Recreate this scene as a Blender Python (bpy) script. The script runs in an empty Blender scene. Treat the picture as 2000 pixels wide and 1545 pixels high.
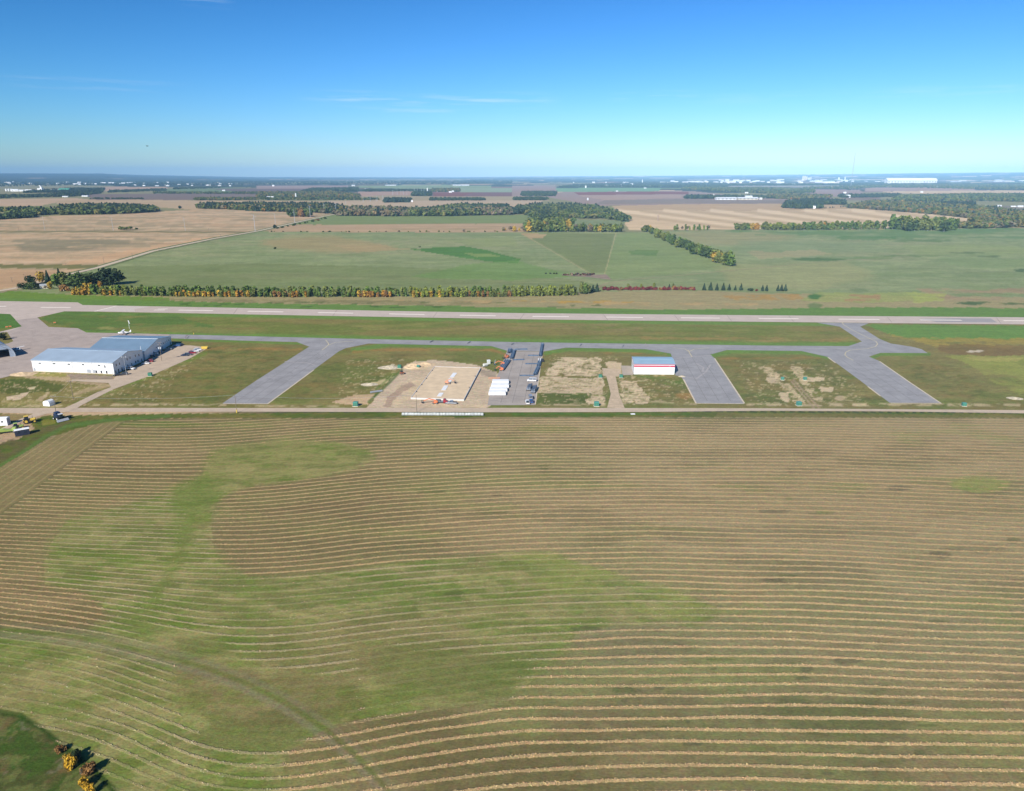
import bpy, bmesh, math, random
import numpy as np
from mathutils import Vector, Matrix
random.seed(7)
RNG = np.random.default_rng(7)
sc = bpy.context.scene
COL = sc.collection
# ------------------------------------------------------------------ camera, sky, sun, exposure
FOC, CX, CY, HC, YH = 1388.0, 1000.0, 772.5, 115.0, 341.0      # a drone 115 m above the fields
PIT = math.atan((CY - YH) / FOC)
cam_d = bpy.data.cameras.new('camera'); cam = bpy.data.objects.new('camera', cam_d); COL.objects.link(cam)
cam.location = (0, 0, HC); cam.rotation_euler = (math.pi / 2 - PIT, 0, 0)
cam_d.sensor_width = 36.0; cam_d.lens = FOC * 36.0 / 2000.0; cam_d.clip_start = 1.0; cam_d.clip_end = 120000.0
sc.camera = cam
SUN_EL, SUN_AZ = math.radians(33.2), math.radians(-154.7)      # azimuth clockwise from +Y
SUN_DIR = Vector((math.cos(SUN_EL) * math.sin(SUN_AZ), math.cos(SUN_EL) * math.cos(SUN_AZ), math.sin(SUN_EL)))
wd = bpy.data.worlds.new('World'); sc.world = wd; wd.use_nodes = True
wn, wl = wd.node_tree.nodes, wd.node_tree.links
wn.clear()
w_out = wn.new('ShaderNodeOutputWorld'); w_bg = wn.new('ShaderNodeBackground'); w_sky = wn.new('ShaderNodeTexSky')
w_sky.sky_type = 'NISHITA'; w_sky.sun_disc = False; w_sky.sun_elevation = SUN_EL; w_sky.sun_rotation = SUN_AZ
w_sky.altitude = 700; w_sky.air_density = 1.0; w_sky.dust_density = 0.35; w_sky.ozone_density = 3.0
SKY_STRENGTH = 0.1
w_bg.inputs['Strength'].default_value = SKY_STRENGTH
# thin streaks of cirrus low in the sky, by direction
w_tc = wn.new('ShaderNodeTexCoord'); w_sep = wn.new('ShaderNodeSeparateXYZ'); wl.new(w_tc.outputs['Generated'], w_sep.inputs[0])
def wmath(op, a, b=None, c=None):
    n = wn.new('ShaderNodeMath'); n.operation = op
    for i, v in enumerate((a, b, c)):
        if v is None: continue
        if hasattr(v, 'links'): wl.new(v, n.inputs[i])
        else: n.inputs[i].default_value = v
    return n.outputs[0]
w_az = wmath('ARCTAN2', w_sep.outputs[0], w_sep.outputs[1]); w_el = wmath('ARCSINE', w_sep.outputs[2])
w_cb = wn.new('ShaderNodeCombineXYZ')
wl.new(wmath('MULTIPLY', w_az, 9.0), w_cb.inputs[0]); wl.new(wmath('MULTIPLY', w_el, 170.0), w_cb.inputs[1])
w_ns = wn.new('ShaderNodeTexNoise'); w_ns.inputs['Scale'].default_value = 1.0; w_ns.inputs['Detail'].default_value = 5.0; w_ns.inputs['Roughness'].default_value = 0.62
wl.new(w_cb.outputs[0], w_ns.inputs['Vector'])
def band(el, half, a0, a1):
    e = wmath('SUBTRACT', 1.0, wmath('DIVIDE', wmath('ABSOLUTE', wmath('SUBTRACT', w_el, math.radians(el))), math.radians(half)))
    e = wmath('MAXIMUM', e, 0.0)
    m = (a0 + a1) / 2; h = (a1 - a0) / 2
    a = wmath('SUBTRACT', 1.0, wmath('DIVIDE', wmath('ABSOLUTE', wmath('SUBTRACT', w_az, math.radians(m))), math.radians(h)))
    return wmath('MULTIPLY', e, wmath('MINIMUM', wmath('MULTIPLY', wmath('MAXIMUM', a, 0.0), 2.5), 1.0))
w_m = band(5.25, 0.75, -16.0, 4.0)
for args, k in (((5.45, 0.55, 7.0, 14.0), .8), ((5.2, 0.5, 12.0, 38.0), .5), ((4.55, .4, -10, -4), .7), ((5.6, 0.45, -34.0, -22.0), .6), ((11.3, .8, -24, -19), .6), ((1.0, .28, -0.5, 3.5), .9), ((1.0, .22, 10, 12), .7)):
    w_m = wmath('MAXIMUM', w_m, wmath('MULTIPLY', band(*args), k))
w_k = wmath('MULTIPLY', w_m, wmath('MINIMUM', wmath('MAXIMUM', wmath('MULTIPLY', wmath('SUBTRACT', w_ns.outputs['Fac'], 0.47), 5.0), 0.0), 1.0))
w_mix = wn.new('ShaderNodeMix'); w_mix.data_type = 'RGBA'
wl.new(wmath('MULTIPLY', w_k, 0.30), w_mix.inputs['Factor'])
def wscale(v, k):                                                     # deepen the clear blue towards the zenith
    n = wn.new('ShaderNodeVectorMath'); n.operation = 'MULTIPLY'; wl.new(v, n.inputs[0]); n.inputs[1].default_value = k; return n.outputs[0]
w_rgb = wn.new('ShaderNodeSeparateXYZ'); wl.new(wscale(w_sky.outputs[0], (.12, .12, .12)), w_rgb.inputs[0])
w_cmb = wn.new('ShaderNodeCombineXYZ')
for w_i, (w_g, w_t) in enumerate(((2.1, 6.3), (1.55, 7.3), (1.65, 9.8))): wl.new(wmath('MULTIPLY', wmath('POWER', w_rgb.outputs[w_i], w_g), w_t), w_cmb.inputs[w_i])
w_blue = w_cmb.outputs[0]
wl.new(w_blue, w_mix.inputs['A']); w_mix.inputs['B'].default_value = (7.5, 8.2, 8.6, 1)
wl.new(w_mix.outputs['Result'], w_bg.inputs['Color']); wl.new(w_bg.outputs[0], w_out.inputs[0])
sun_d = bpy.data.lights.new('sun', 'SUN'); sun = bpy.data.objects.new('sun', sun_d); COL.objects.link(sun)
sun_d.energy = 5.0; sun_d.angle = math.radians(0.53); sun_d.color = (1.0, 0.95, 0.86)
sun.rotation_euler = (-SUN_DIR).to_track_quat('-Z', 'Y').to_euler()
sc.view_settings.view_transform = 'Standard'; sc.view_settings.look = 'None'; sc.view_settings.exposure = 0.3; sc.view_settings.gamma = 1.0
sc.cycles.max_bounces = 5; sc.cycles.diffuse_bounces = 2; sc.cycles.glossy_bounces = 2; sc.cycles.volume_bounces = 0
sc.cycles.use_adaptive_sampling = False
KG = np.array([1.05, 1.13, 1.27])   # brightness of a sunlit horizontal surface of base colour 1

# ------------------------------------------------------------------ where a spot of the photo lies on the ground
SP, CP = math.sin(PIT), math.cos(PIT)
def P(px, py, z=0.0):
    r = (px - CX) / FOC; u = (CY - py) / FOC
    fw = CP + u * SP; up = -SP + u * CP
    t = (z - HC) / up
    return Vector((r * t, fw * t, z))
def ppm(v):                                   # photo pixels per metre at a point
    return FOC / (v[1] * CP - (v[2] - HC) * SP)
def hgt(bx, by, ty, z0=0.0):                  # height of a thing standing at (bx, by) whose top is seen at ty
    b = P(bx, by, z0); u = (CY - ty) / FOC
    return HC + b.y * (u * CP - SP) / (CP + u * SP) - z0
def project(X, Y, Z=0.0):
    v = Z - HC
    d = Y * CP - v * SP; u = Y * SP + v * CP
    return CX + FOC * X / d, CY - FOC * u / d

# ------------------------------------------------------------------ colours and materials
def srgb(h):
    h = h.lstrip('#'); c = [int(h[i:i + 2], 16) / 255 for i in (0, 2, 4)]
    return np.array([x / 12.92 if x <= .04045 else ((x + .055) / 1.055) ** 2.4 for x in c])
def alb(h, k=None):                           # base colour of a surface that shows as h in full sun
    return np.minimum(srgb(h) / (KG if k is None else k), 0.86)
MATS = {}
def mat(name, rgb, rough=0.6, metal=0.0, noise=0.12, scale=2.0, spec=0.4, bump=0.0, rnd=0.0):
    if name in MATS: return MATS[name]
    m = bpy.data.materials.new(name); m.use_nodes = True; MATS[name] = m
    n, l = m.node_tree.nodes, m.node_tree.links; b = n['Principled BSDF']
    b.inputs['Roughness'].default_value = rough; b.inputs['Metallic'].default_value = metal
    b.inputs['Specular IOR Level'].default_value = spec
    if isinstance(rgb, str): rgb = alb(rgb)
    g = n.new('ShaderNodeNewGeometry'); t = n.new('ShaderNodeTexNoise'); t.inputs['Scale'].default_value = scale; t.inputs['Detail'].default_value = 3
    l.new(g.outputs['Position'], t.inputs['Vector'])
    mr = n.new('ShaderNodeMapRange'); mr.inputs['From Min'].default_value = .3; mr.inputs['From Max'].default_value = .7
    mr.inputs['To Min'].default_value = 1 - noise; mr.inputs['To Max'].default_value = 1 + noise
    l.new(t.outputs['Fac'], mr.inputs['Value'])
    fac = mr.outputs[0]
    if rnd:
        oi = n.new('ShaderNodeObjectInfo'); r2 = n.new('ShaderNodeMapRange'); r2.inputs['To Min'].default_value = 1 - rnd; r2.inputs['To Max'].default_value = 1 + rnd
        l.new(oi.outputs['Random'], r2.inputs['Value'])
        mm = n.new('ShaderNodeMath'); mm.operation = 'MULTIPLY'; l.new(fac, mm.inputs[0]); l.new(r2.outputs[0], mm.inputs[1]); fac = mm.outputs[0]
    vm = n.new('ShaderNodeVectorMath'); vm.operation = 'SCALE'; vm.inputs[0].default_value = tuple(rgb); l.new(fac, vm.inputs['Scale'])
    l.new(vm.outputs[0], b.inputs['Base Color'])
    if bump:
        bp = n.new('ShaderNodeBump'); bp.inputs['Strength'].default_value = bump; bp.inputs['Distance'].default_value = .1
        l.new(t.outputs['Fac'], bp.inputs['Height']); l.new(bp.outputs[0], b.inputs['Normal'])
    return m
def foliage(name, h, rnd=0.22, scale=0.5, noise=0.35):
    m = mat(name, h, 0.85, 0, noise, scale, 0.15, rnd=rnd); return m
def attr_mat(name, layers, rough=0.95, stripes=False, spec=0.1):
    """base colour from the surface's own colour attribute, broken up by noise layers (scale, amount, stretch)"""
    m = bpy.data.materials.new(name); m.use_nodes = True
    n, l = m.node_tree.nodes, m.node_tree.links; b = n['Principled BSDF']
    b.inputs['Roughness'].default_value = rough; b.inputs['Specular IOR Level'].default_value = spec
    a = n.new('ShaderNodeAttribute'); a.attribute_name = 'col'
    g = n.new('ShaderNodeNewGeometry')
    def mth(op, x, y=None, z=None):
        q = n.new('ShaderNodeMath'); q.operation = op
        for i, v in enumerate((x, y, z)):
            if v is None: continue
            if hasattr(v, 'links'): l.new(v, q.inputs[i])
            else: q.inputs[i].default_value = v
        return q.outputs[0]
    fac = None
    for (s, amt, st) in layers:
        mp = n.new('ShaderNodeMapping'); mp.inputs['Scale'].default_value = (1 / st, 1, 1); l.new(g.outputs['Position'], mp.inputs['Vector'])
        t = n.new('ShaderNodeTexNoise'); t.inputs['Scale'].default_value = s; t.inputs['Detail'].default_value = 4; t.inputs['Roughness'].default_value = .65
        l.new(mp.outputs[0], t.inputs['Vector'])
        mr = n.new('ShaderNodeMapRange'); mr.inputs['From Min'].default_value = .28; mr.inputs['From Max'].default_value = .72
        mr.inputs['To Min'].default_value = 1 - amt; mr.inputs['To Max'].default_value = 1 + amt; l.new(t.outputs['Fac'], mr.inputs['Value'])
        fac = mr.outputs[0] if fac is None else mth('MULTIPLY', fac, mr.outputs[0])
    col = a.outputs['Color']
    vm = n.new('ShaderNodeVectorMath'); vm.operation = 'SCALE'; l.new(col, vm.inputs[0]); l.new(fac, vm.inputs['Scale'])
    hn_ = n.new('ShaderNodeTexNoise'); hn_.inputs['Scale'].default_value = .8; hn_.inputs['Detail'].default_value = 5; hn_.inputs['Roughness'].default_value = .75; l.new(g.outputs['Position'], hn_.inputs['Vector'])
    h2 = n.new('ShaderNodeVectorMath'); h2.operation = 'MULTIPLY_ADD'; l.new(hn_.outputs['Color'], h2.inputs[0]); h2.inputs[1].default_value = (.9, .8, .7); h2.inputs[2].default_value = (.55, .6, .65)
    h3 = n.new('ShaderNodeVectorMath'); h3.operation = 'MULTIPLY'; l.new(vm.outputs[0], h3.inputs[0]); l.new(h2.outputs[0], h3.inputs[1])
    out = h3.outputs[0]
    if stripes:
        r = n.new('ShaderNodeAttribute'); r.attribute_name = 'row'
        hs = n.new('ShaderNodeAttribute'); hs.attribute_name = 'hay'
        hc = n.new('ShaderNodeAttribute'); hc.attribute_name = 'haycol'
        # wander and width of the swaths
        t1 = n.new('ShaderNodeTexNoise'); t1.inputs['Scale'].default_value = .9; t1.inputs['Detail'].default_value = 5; t1.inputs['Roughness'].default_value = .7; l.new(g.outputs['Position'], t1.inputs['Vector'])
        t3 = n.new('ShaderNodeTexNoise'); t3.inputs['Scale'].default_value = 2.6; t3.inputs['Detail'].default_value = 3; l.new(g.outputs['Position'], t3.inputs['Vector'])
        ph = mth('ADD', r.outputs['Fac'], mth('MULTIPLY', mth('SUBTRACT', t1.outputs['Fac'], .5), .42))
        rid = n.new('ShaderNodeTexWhiteNoise'); rid.noise_dimensions = '1D'; l.new(mth('FLOOR', ph), rid.inputs['W'])
        t4 = n.new('ShaderNodeTexNoise'); t4.inputs['Scale'].default_value = .22; t4.inputs['Detail'].default_value = 4; t4.inputs['Roughness'].default_value = .7; l.new(g.outputs['Position'], t4.inputs['Vector'])
        fr = mth('ABSOLUTE', mth('SUBTRACT', mth('FRACT', ph), .5))
        pr = n.new('ShaderNodeMapRange'); pr.interpolation_type = 'SMOOTHSTEP'
        pr.inputs['From Min'].default_value = .165; pr.inputs['From Max'].default_value = .085; l.new(fr, pr.inputs['Value'])
        # gaps where the crop was thin
        gp = n.new('ShaderNodeMapRange'); gp.inputs['From Min'].default_value = .2; gp.inputs['From Max'].default_value = .55; l.new(t1.outputs['Fac'], gp.inputs['Value'])
        k = mth('MULTIPLY', mth('MULTIPLY', pr.outputs[0], hs.outputs['Fac']), mth('MULTIPLY', mth('ADD', mth('MULTIPLY', gp.outputs[0], .5), .5), mth('MULTIPLY', mth('ADD', mth('MULTIPLY', rid.outputs['Value'], .35), .7), mth('MINIMUM', mth('ADD', mth('MULTIPLY', t4.outputs['Fac'], 1.3), .3), 1.0))))
        hv = n.new('ShaderNodeVectorMath'); hv.operation = 'SCALE'; l.new(hc.outputs['Color'], hv.inputs[0])
        l.new(mth('ADD', mth('MULTIPLY', t3.outputs['Fac'], 1.3), .36), hv.inputs['Scale'])
        mx = n.new('ShaderNodeMix'); mx.data_type = 'RGBA'; l.new(k, mx.inputs['Factor']); l.new(out, mx.inputs['A']); l.new(hv.outputs[0], mx.inputs['B'])
        out = mx.outputs['Result']
        bp = n.new('ShaderNodeBump'); bp.inputs['Strength'].default_value = .7; bp.inputs['Distance'].default_value = .35
        l.new(mth('ADD', k, mth('MULTIPLY', t3.outputs['Fac'], .25)), bp.inputs['Height']); l.new(bp.outputs[0], b.inputs['Normal'])
    l.new(out, b.inputs['Base Color'])
    return m

# ------------------------------------------------------------------ mesh and object helpers
class MB:
    def __init__(s): s.v = []; s.f = []; s.m = []
    def add(s, vs, fs, mi=0):
        o = len(s.v); s.v += [tuple(v) for v in vs]; s.f += [tuple(i + o for i in f) for f in fs]; s.m += [mi] * len(fs)
        return s
    def box(s, c, d, rz=0.0, mi=0, taper=1.0):
        x, y, z = d[0] / 2, d[1] / 2, d[2] / 2; q = []
        for k, sz in ((1.0, -z), (taper, z)):
            for sx, sy in ((-1, -1), (1, -1), (1, 1), (-1, 1)):
                a, b = sx * x * k, sy * y * k
                q.append((c[0] + a * math.cos(rz) - b * math.sin(rz), c[1] + a * math.sin(rz) + b * math.cos(rz), c[2] + sz))
        return s.add(q, [(3, 2, 1, 0), (4, 5, 6, 7), (0, 1, 5, 4), (1, 2, 6, 5), (2, 3, 7, 6), (3, 0, 4, 7)], mi)
    def cbox(s, c, d, ch=0.05, mi=0):                                # box with chamfered vertical and top edges
        x, y, z = d[0] / 2, d[1] / 2, d[2] / 2
        def ring(ax, ay, zz): return [(c[0] + p, c[1] + q, c[2] + zz) for p, q in ((-ax + ch, -ay), (ax - ch, -ay), (ax, -ay + ch), (ax, ay - ch), (ax - ch, ay), (-ax + ch, ay), (-ax, ay - ch), (-ax, -ay + ch))]
        return s.loft([ring(x, y, -z), ring(x, y, z - ch), ring(x - ch, y - ch, z)], mi)
    def loft(s, rings, mi=0, caps=True):
        n = len(rings[0]); o = len(s.v); fs = []
        for i in range(len(rings) - 1):
            for j in range(n):
                a = i * n + j; b = i * n + (j + 1) % n; fs.append((a, b, b + n, a + n))
        if caps: fs.append(tuple(reversed(range(n)))); fs.append(tuple(range((len(rings) - 1) * n, len(rings) * n)))
        return s.add([v for r in rings for v in r], fs, mi)
    def tube(s, a, b, r0, r1=None, n=6, mi=0, caps=True):
        a, b = Vector(a), Vector(b); r1 = r0 if r1 is None else r1
        d = (b - a).normalized(); u = d.orthogonal().normalized(); w = d.cross(u)
        R = lambda c, r: [c + (u * math.cos(2 * math.pi * i / n) + w * math.sin(2 * math.pi * i / n)) * r for i in range(n)]
        return s.loft([R(a, r0), R(b, r1)], mi, caps)
    def bar(s, a, b, w, h, mi=0):                                    # rectangular bar between two points
        a, b = Vector(a), Vector(b); d = (b - a).normalized(); u = d.cross(Vector((0, 0, 1)))
        if u.length < 1e-4: u = Vector((1, 0, 0))
        u.normalize(); t = u.cross(d); q = lambda c: [c - u * w / 2 - t * h / 2, c + u * w / 2 - t * h / 2, c + u * w / 2 + t * h / 2, c - u * w / 2 + t * h / 2]
        return s.loft([q(a), q(b)], mi)
    def extrude_profile(s, prof, y0, y1, mi=0, inset=None):          # profile in x-z, swept along y
        k0 = [(x, y0, z) for x, z in prof]; k1 = [(x, y1, z) for x, z in prof]
        return s.loft([k0, k1], mi)
    def build(s, name, mats, parent=None, loc=None, rz=0.0, smooth=False):
        me = bpy.data.meshes.new(name); me.from_pydata(s.v, [], s.f)
        if not isinstance(mats, (list, tuple)): mats = [mats]
        for m in mats: me.materials.append(m)
        if len(mats) > 1: me.polygons.foreach_set('material_index', s.m)
        bm = bmesh.new(); bm.from_mesh(me); bmesh.ops.recalc_face_normals(bm, faces=bm.faces); bm.to_mesh(me); bm.free()
        if smooth: me.polygons.foreach_set('use_smooth', [True] * len(me.polygons))
        o = bpy.data.objects.new(name, me); COL.objects.link(o)
        if parent is not None: o.parent = parent
        if loc is not None: o.location = loc
        if rz: o.rotation_euler = (0, 0, rz)
        return o
def tag(o, label, cat, group=None, kind=None):
    if label: o['label'] = label
    if cat: o['category'] = cat
    if group: o['group'] = group
    if kind: o['kind'] = kind
    return o
def thing(name, label, cat, loc=(0, 0, 0), rz=0.0, group=None, scale=1.0):
    o = bpy.data.objects.new(name, None); COL.objects.link(o); o.empty_display_size = .5
    o.location = loc; o.rotation_euler = (0, 0, rz); o.scale = (scale,) * 3
    return tag(o, label, cat, group)
def dup(root, loc, rz=0.0, label=None, group=None, scale=1.0):
    r = root.copy(); COL.objects.link(r); r.location = loc; r.rotation_euler = (0, 0, rz); r.scale = (scale,) * 3 if not isinstance(scale, tuple) else scale
    if label: r['label'] = label
    if group: r['group'] = group
    elif 'group' in r.keys() and label and group is None: pass
    for ch in list(root.children):
        c = ch.copy(); COL.objects.link(c); c.parent = r
        for g in list(ch.children):
            d = g.copy(); COL.objects.link(d); d.parent = c
    return r
def repaint(root, swap):                                             # give copied parts their own meshes with other materials
    for ch in root.children:
        if any(m and m.name in swap for m in ch.data.materials):
            ch.data = ch.data.copy()
            for i, m in enumerate(ch.data.materials):
                if m and m.name in swap: ch.data.materials[i] = swap[m.name]
    return root
def structure(name, mesh_obj):
    mesh_obj.name = name; mesh_obj['kind'] = 'structure'; return mesh_obj
def sheet(name, px_pts, z, m, parent=None, kind='structure', inner=None):
    """a flat patch of ground whose outline is given by the spots of the photo it covers"""
    bm = bmesh.new(); vs = [bm.verts.new(P(x, y, z)) for x, y in px_pts]
    f = bm.faces.new(vs); bm.normal_update()
    if f.normal.z < 0: f.normal_flip()
    bmesh.ops.triangulate(bm, faces=[f])
    me = bpy.data.meshes.new(name); bm.to_mesh(me); bm.free(); me.materials.append(m)
    o = bpy.data.objects.new(name, me); COL.objects.link(o)
    if parent is not None: o.parent = parent
    if kind: o['kind'] = kind
    return o
def strip_mb(mb, pts, w, z, mi=0):                                   # ribbon of width w metres along ground points
    pts = [Vector((p[0], p[1], z)) for p in pts]; L = []; R = []
    for i, p in enumerate(pts):
        d = (pts[min(i + 1, len(pts) - 1)] - pts[max(i - 1, 0)]); d.z = 0; d.normalize(); n = Vector((-d.y, d.x, 0))
        ww = w[i] if isinstance(w, (list, tuple)) else w
        L.append(p + n * ww / 2); R.append(p - n * ww / 2)
    k = len(pts)
    return mb.add(L + R, [(i + k, i + k + 1, i + 1, i) for i in range(k - 1)], mi)
def ribbon(name, px_pts, w, z, m, kind='structure', parent=None):
    mb = MB(); strip_mb(mb, [P(x, y) for x, y in px_pts], w, z); o = mb.build(name, m, parent)
    if kind: o['kind'] = kind
    return o
# ------------------------------------------------------------------ noise for painting the ground's own colours
def hash2(ix, iy, seed):
    h = (ix.astype(np.int64) * 374761393 + iy.astype(np.int64) * 668265263 + seed * 144665) & 0xffffffff
    h = ((h ^ (h >> 13)) * 1274126177) & 0xffffffff
    return ((h ^ (h >> 16)) & 0xffff) / 65535.0
def vnoise(x, y, seed=0):
    ix, iy = np.floor(x), np.floor(y); fx, fy = x - ix, y - iy
    fx = fx * fx * (3 - 2 * fx); fy = fy * fy * (3 - 2 * fy)
    a, b, c, d = hash2(ix, iy, seed), hash2(ix + 1, iy, seed), hash2(ix, iy + 1, seed), hash2(ix + 1, iy + 1, seed)
    return (a * (1 - fx) + b * fx) * (1 - fy) + (c * (1 - fx) + d * fx) * fy
def fbm(x, y, s, seed=0, o=4):
    v = 0; k = 0.5; t = 0; x = x / s; y = y / s
    for i in range(o):
        v = v + k * vnoise(x, y, seed + i * 17); t += k; k *= .55; x = x * 2.03 + 5.1; y = y * 2.03 + 1.7
    return v / t
def sstep(a, b, x):
    t = np.clip((x - a) / (b - a), 0, 1); return t * t * (3 - 2 * t)
def inside(pts, x, y):
    r = np.zeros(len(x), bool); n = len(pts)
    for i in range(n):
        x0, y0 = pts[i]; x1, y1 = pts[(i + 1) % n]
        if y0 == y1: continue
        c = ((y0 > y) != (y1 > y)) & (x < (x1 - x0) * (y - y0) / (y1 - y0) + x0); r ^= c
    return r
def polydist(pts, x, y):                                             # distance to an open line
    d = np.full(len(x), 1e9)
    for (x0, y0), (x1, y1) in zip(pts[:-1], pts[1:]):
        dx, dy = x1 - x0, y1 - y0; t = np.clip(((x - x0) * dx + (y - y0) * dy) / (dx * dx + dy * dy + 1e-9), 0, 1)
        d = np.minimum(d, np.hypot(x - x0 - t * dx, y - y0 - t * dy))
    return d

# ------------------------------------------------------------------ the terrain grid: finer near, coarser far, 94 degrees wide, to 32 km
ys_ = np.concatenate([np.arange(1625, 420, -1.9), np.arange(420, 352, -1.0), np.linspace(352, YH + 5.2, 14)])
dep = np.arctan((ys_ - CY) / FOC) + PIT
dist = HC / np.tan(dep)
azi = np.radians(np.arange(-47.0, 47.01, 0.08))
AZ, DI = np.meshgrid(azi, dist)
GX, GY = (DI * np.sin(AZ)).ravel(), (DI * np.cos(AZ)).ravel()
NR, NC = len(dist), len(azi)
GPX, GPY = project(GX, GY, 0.0)
# low rolling country at the horizon
hx = np.array([-400, 0, 200, 260, 500, 700, 900, 1000, 1300, 1500, 1750, 2000, 2400]); hy = np.array([339, 339.2, 339.2, 341.5, 345.6, 346.3, 346.3, 345.3, 343.4, 341.8, 339.2, 337.8, 337])
zr = HC + 32000 * (YH - np.interp(GPX, hx, hy)) / 1522.0
GD = np.hypot(GX, GY)
GZ = np.maximum(zr, 0) * sstep(9000, 30000, GD) ** 1.3 * (0.93 + .14 * fbm(GX, GY, 2600, 5))
GZ += np.where(GD > 5500, 1, 0) * 14 * sstep(5500, 12000, GD) * (fbm(GX, GY, 1500, 9) - .5)
GCOL = np.zeros((len(GX), 3))
def paint(pts, h, rag=0.0, rs=14.0, a=1.0, patch=None, seed=1, w=None):
    """colour the ground inside an outline (spots of the photo); ragged edge by rag photo pixels, patchy by patch=(metres, lo, hi)"""
    p = np.array(pts, float); m = rag * 2 + 3
    s = np.nonzero((GPX > p[:, 0].min() - m) & (GPX < p[:, 0].max() + m) & (GPY > p[:, 1].min() - m) & (GPY < p[:, 1].max() + m))[0]
    if not len(s): return
    x, y = GPX[s], GPY[s]
    if rag:
        x = x + rag * 2 * (fbm(GX[s], GY[s], rs, seed * 31 + 1, 3) - .5) * 2; y = y + rag * .7 * (fbm(GX[s], GY[s], rs, seed * 31 + 2, 3) - .5) * 2
    if rag >= 6: k = sum(inside(pts, x + rag * dx, y + rag * .5 * dy).astype(float) for dx, dy in ((-.9, -.5), (-.3, .8), (.5, -.9), (.9, .4), (0, 0))) / 5 * a
    else: k = inside(pts, x, y).astype(float) * a
    if patch: k = k * sstep(patch[1], patch[2], fbm(GX[s], GY[s] * (patch[3] if len(patch) > 3 else 1), patch[0], seed * 7 + 3))
    c = alb(h) if isinstance(h, str) else np.array(h)
    GCOL[s] = GCOL[s] * (1 - k[:, None]) + c * k[:, None]
def blob(cx, cy, rx, ry, h, a=1.0, rag=.5, rs=12.0, seed=1):
    s = np.nonzero((abs(GPX - cx) < rx * 1.8) & (abs(GPY - cy) < ry * 1.8))[0]
    r = np.hypot((GPX[s] - cx) / rx, (GPY[s] - cy) / ry) + rag * 2 * (fbm(GX[s], GY[s], rs, seed * 13) - .5)
    k = sstep(1.15, .75, r) * a; GCOL[s] = GCOL[s] * (1 - k[:, None]) + alb(h) * k[:, None]
def trail(pts, wpx, h, a=1.0, soft=.5, seed=1, patch=None):
    p = np.array(pts, float); m = wpx * 2 + 2
    s = np.nonzero((GPX > p[:, 0].min() - m) & (GPX < p[:, 0].max() + m) & (GPY > p[:, 1].min() - m) & (GPY < p[:, 1].max() + m))[0]
    d = polydist(pts, GPX[s], GPY[s]); k = sstep(wpx * (1 + soft), wpx * (1 - soft), d) * a
    if patch: k = k * sstep(patch[1], patch[2], fbm(GX[s], GY[s], patch[0], seed * 7 + 3))
    GCOL[s] = GCOL[s] * (1 - k[:, None]) + alb(h) * k[:, None]
def mottle(sel, h, amt, s, lo, hi, seed, sx=1.0):
    s_ = np.nonzero(sel)[0]; k = sstep(lo, hi, fbm(GX[s_] / sx, GY[s_], s, seed)) * amt
    GCOL[s_] = GCOL[s_] * (1 - k[:, None]) + alb(h) * k[:, None]

# --- far country: quarter-sections of stubble, ploughland, grass and bush
ca, sa = math.cos(.07), math.sin(.07)
U, V = GX * ca + GY * sa, -GX * sa + GY * ca
cell = hash2(np.floor(U / 820), np.floor(V / 410), 3)
cell2 = hash2(np.floor(U / 1640), np.floor(V / 820), 8)
pal = [alb(c) for c in ('#3a4a33', '#34452f', '#414d3a', '#c2ab8b', '#8a7468', '#788a5e', '#c9b79b', '#384a30', '#95816e', '#3d4b38')]
ci = (cell * 9.99).astype(int); GCOL[:] = np.array(pal)[ci]
bush = fbm(GX / 1.6, GY, 420, 21); k = sstep(.52, .6, bush + .10 * sstep(6000, 11000, GD))[:, None]; GCOL[:] = GCOL * (1 - k) + alb('#3a4834') * k
far = GD > 9500
left_hill = sstep(900, 300, GPX) * sstep(6000, 9000, GD)
k = (left_hill * sstep(.35, .5, fbm(GX / 2, GY, 900, 33) + .12))[:, None]; GCOL[:] = GCOL * (1 - k) + alb('#35442f') * k
mid = GD < 7200
# --- fields between the horizon and the pasture
paint([(-500, 385), (2500, 372), (2500, 470), (-500, 470)], '#8b8a63')
paint([(-300, 369), (460, 366), (640, 370), (640, 380), (300, 382), (-300, 395)], '#8c8a64', 1)
paint([(110, 364), (325, 365), (330, 372), (200, 373), (110, 368)], '#b29a86')
paint([(320, 369), (440, 366), (560, 371), (560, 377), (300, 378)], '#71855f')
paint([(170, 379), (330, 377.5), (560, 377), (500, 389), (385, 391), (180, 391)], '#7d6f68', .5, 30)
paint([(-400, 396), (60, 388), (150, 387), (190, 391), (110, 395), (80, 402), (-400, 408)], '#bda589', 1)
paint([(110, 392), (250, 390), (400, 391.5), (640, 393), (640, 412), (400, 412), (300, 404), (200, 404), (110, 398)], '#b7a283', .6)
paint([(500, 363), (680, 362), (680, 368), (500, 369)], '#9d8a84')
paint([(400, 368), (600, 369), (600, 374), (470, 375)], '#73635f')
paint([(700, 363), (870, 361), (960, 363), (960, 372), (700, 367)], '#879972')
paint([(700, 374), (810, 373), (800, 382), (700, 383)], '#ae9282')
paint([(840, 375.5), (1030, 375), (1030, 383.5), (845, 384)], '#7e5f5e')
paint([(845, 375.5), (930, 375.5), (900, 383.5), (850, 383.5)], '#82554d')
paint([(900, 368), (1000, 367), (1000, 376), (900, 376)], '#8fa184')
paint([(700, 383), (1060, 384), (1075, 393), (700, 392)], '#a5987a')
paint([(640, 392), (1060, 391.5), (1060, 404), (640, 404)], '#b9a68c', .8)
paint([(1000, 363), (1085, 361), (1090, 382), (1000, 384)], '#9d8880')
paint([(1085, 368), (1160, 366.5), (1290, 367.5), (1288, 373.5), (1090, 375)], '#79a078')
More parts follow.
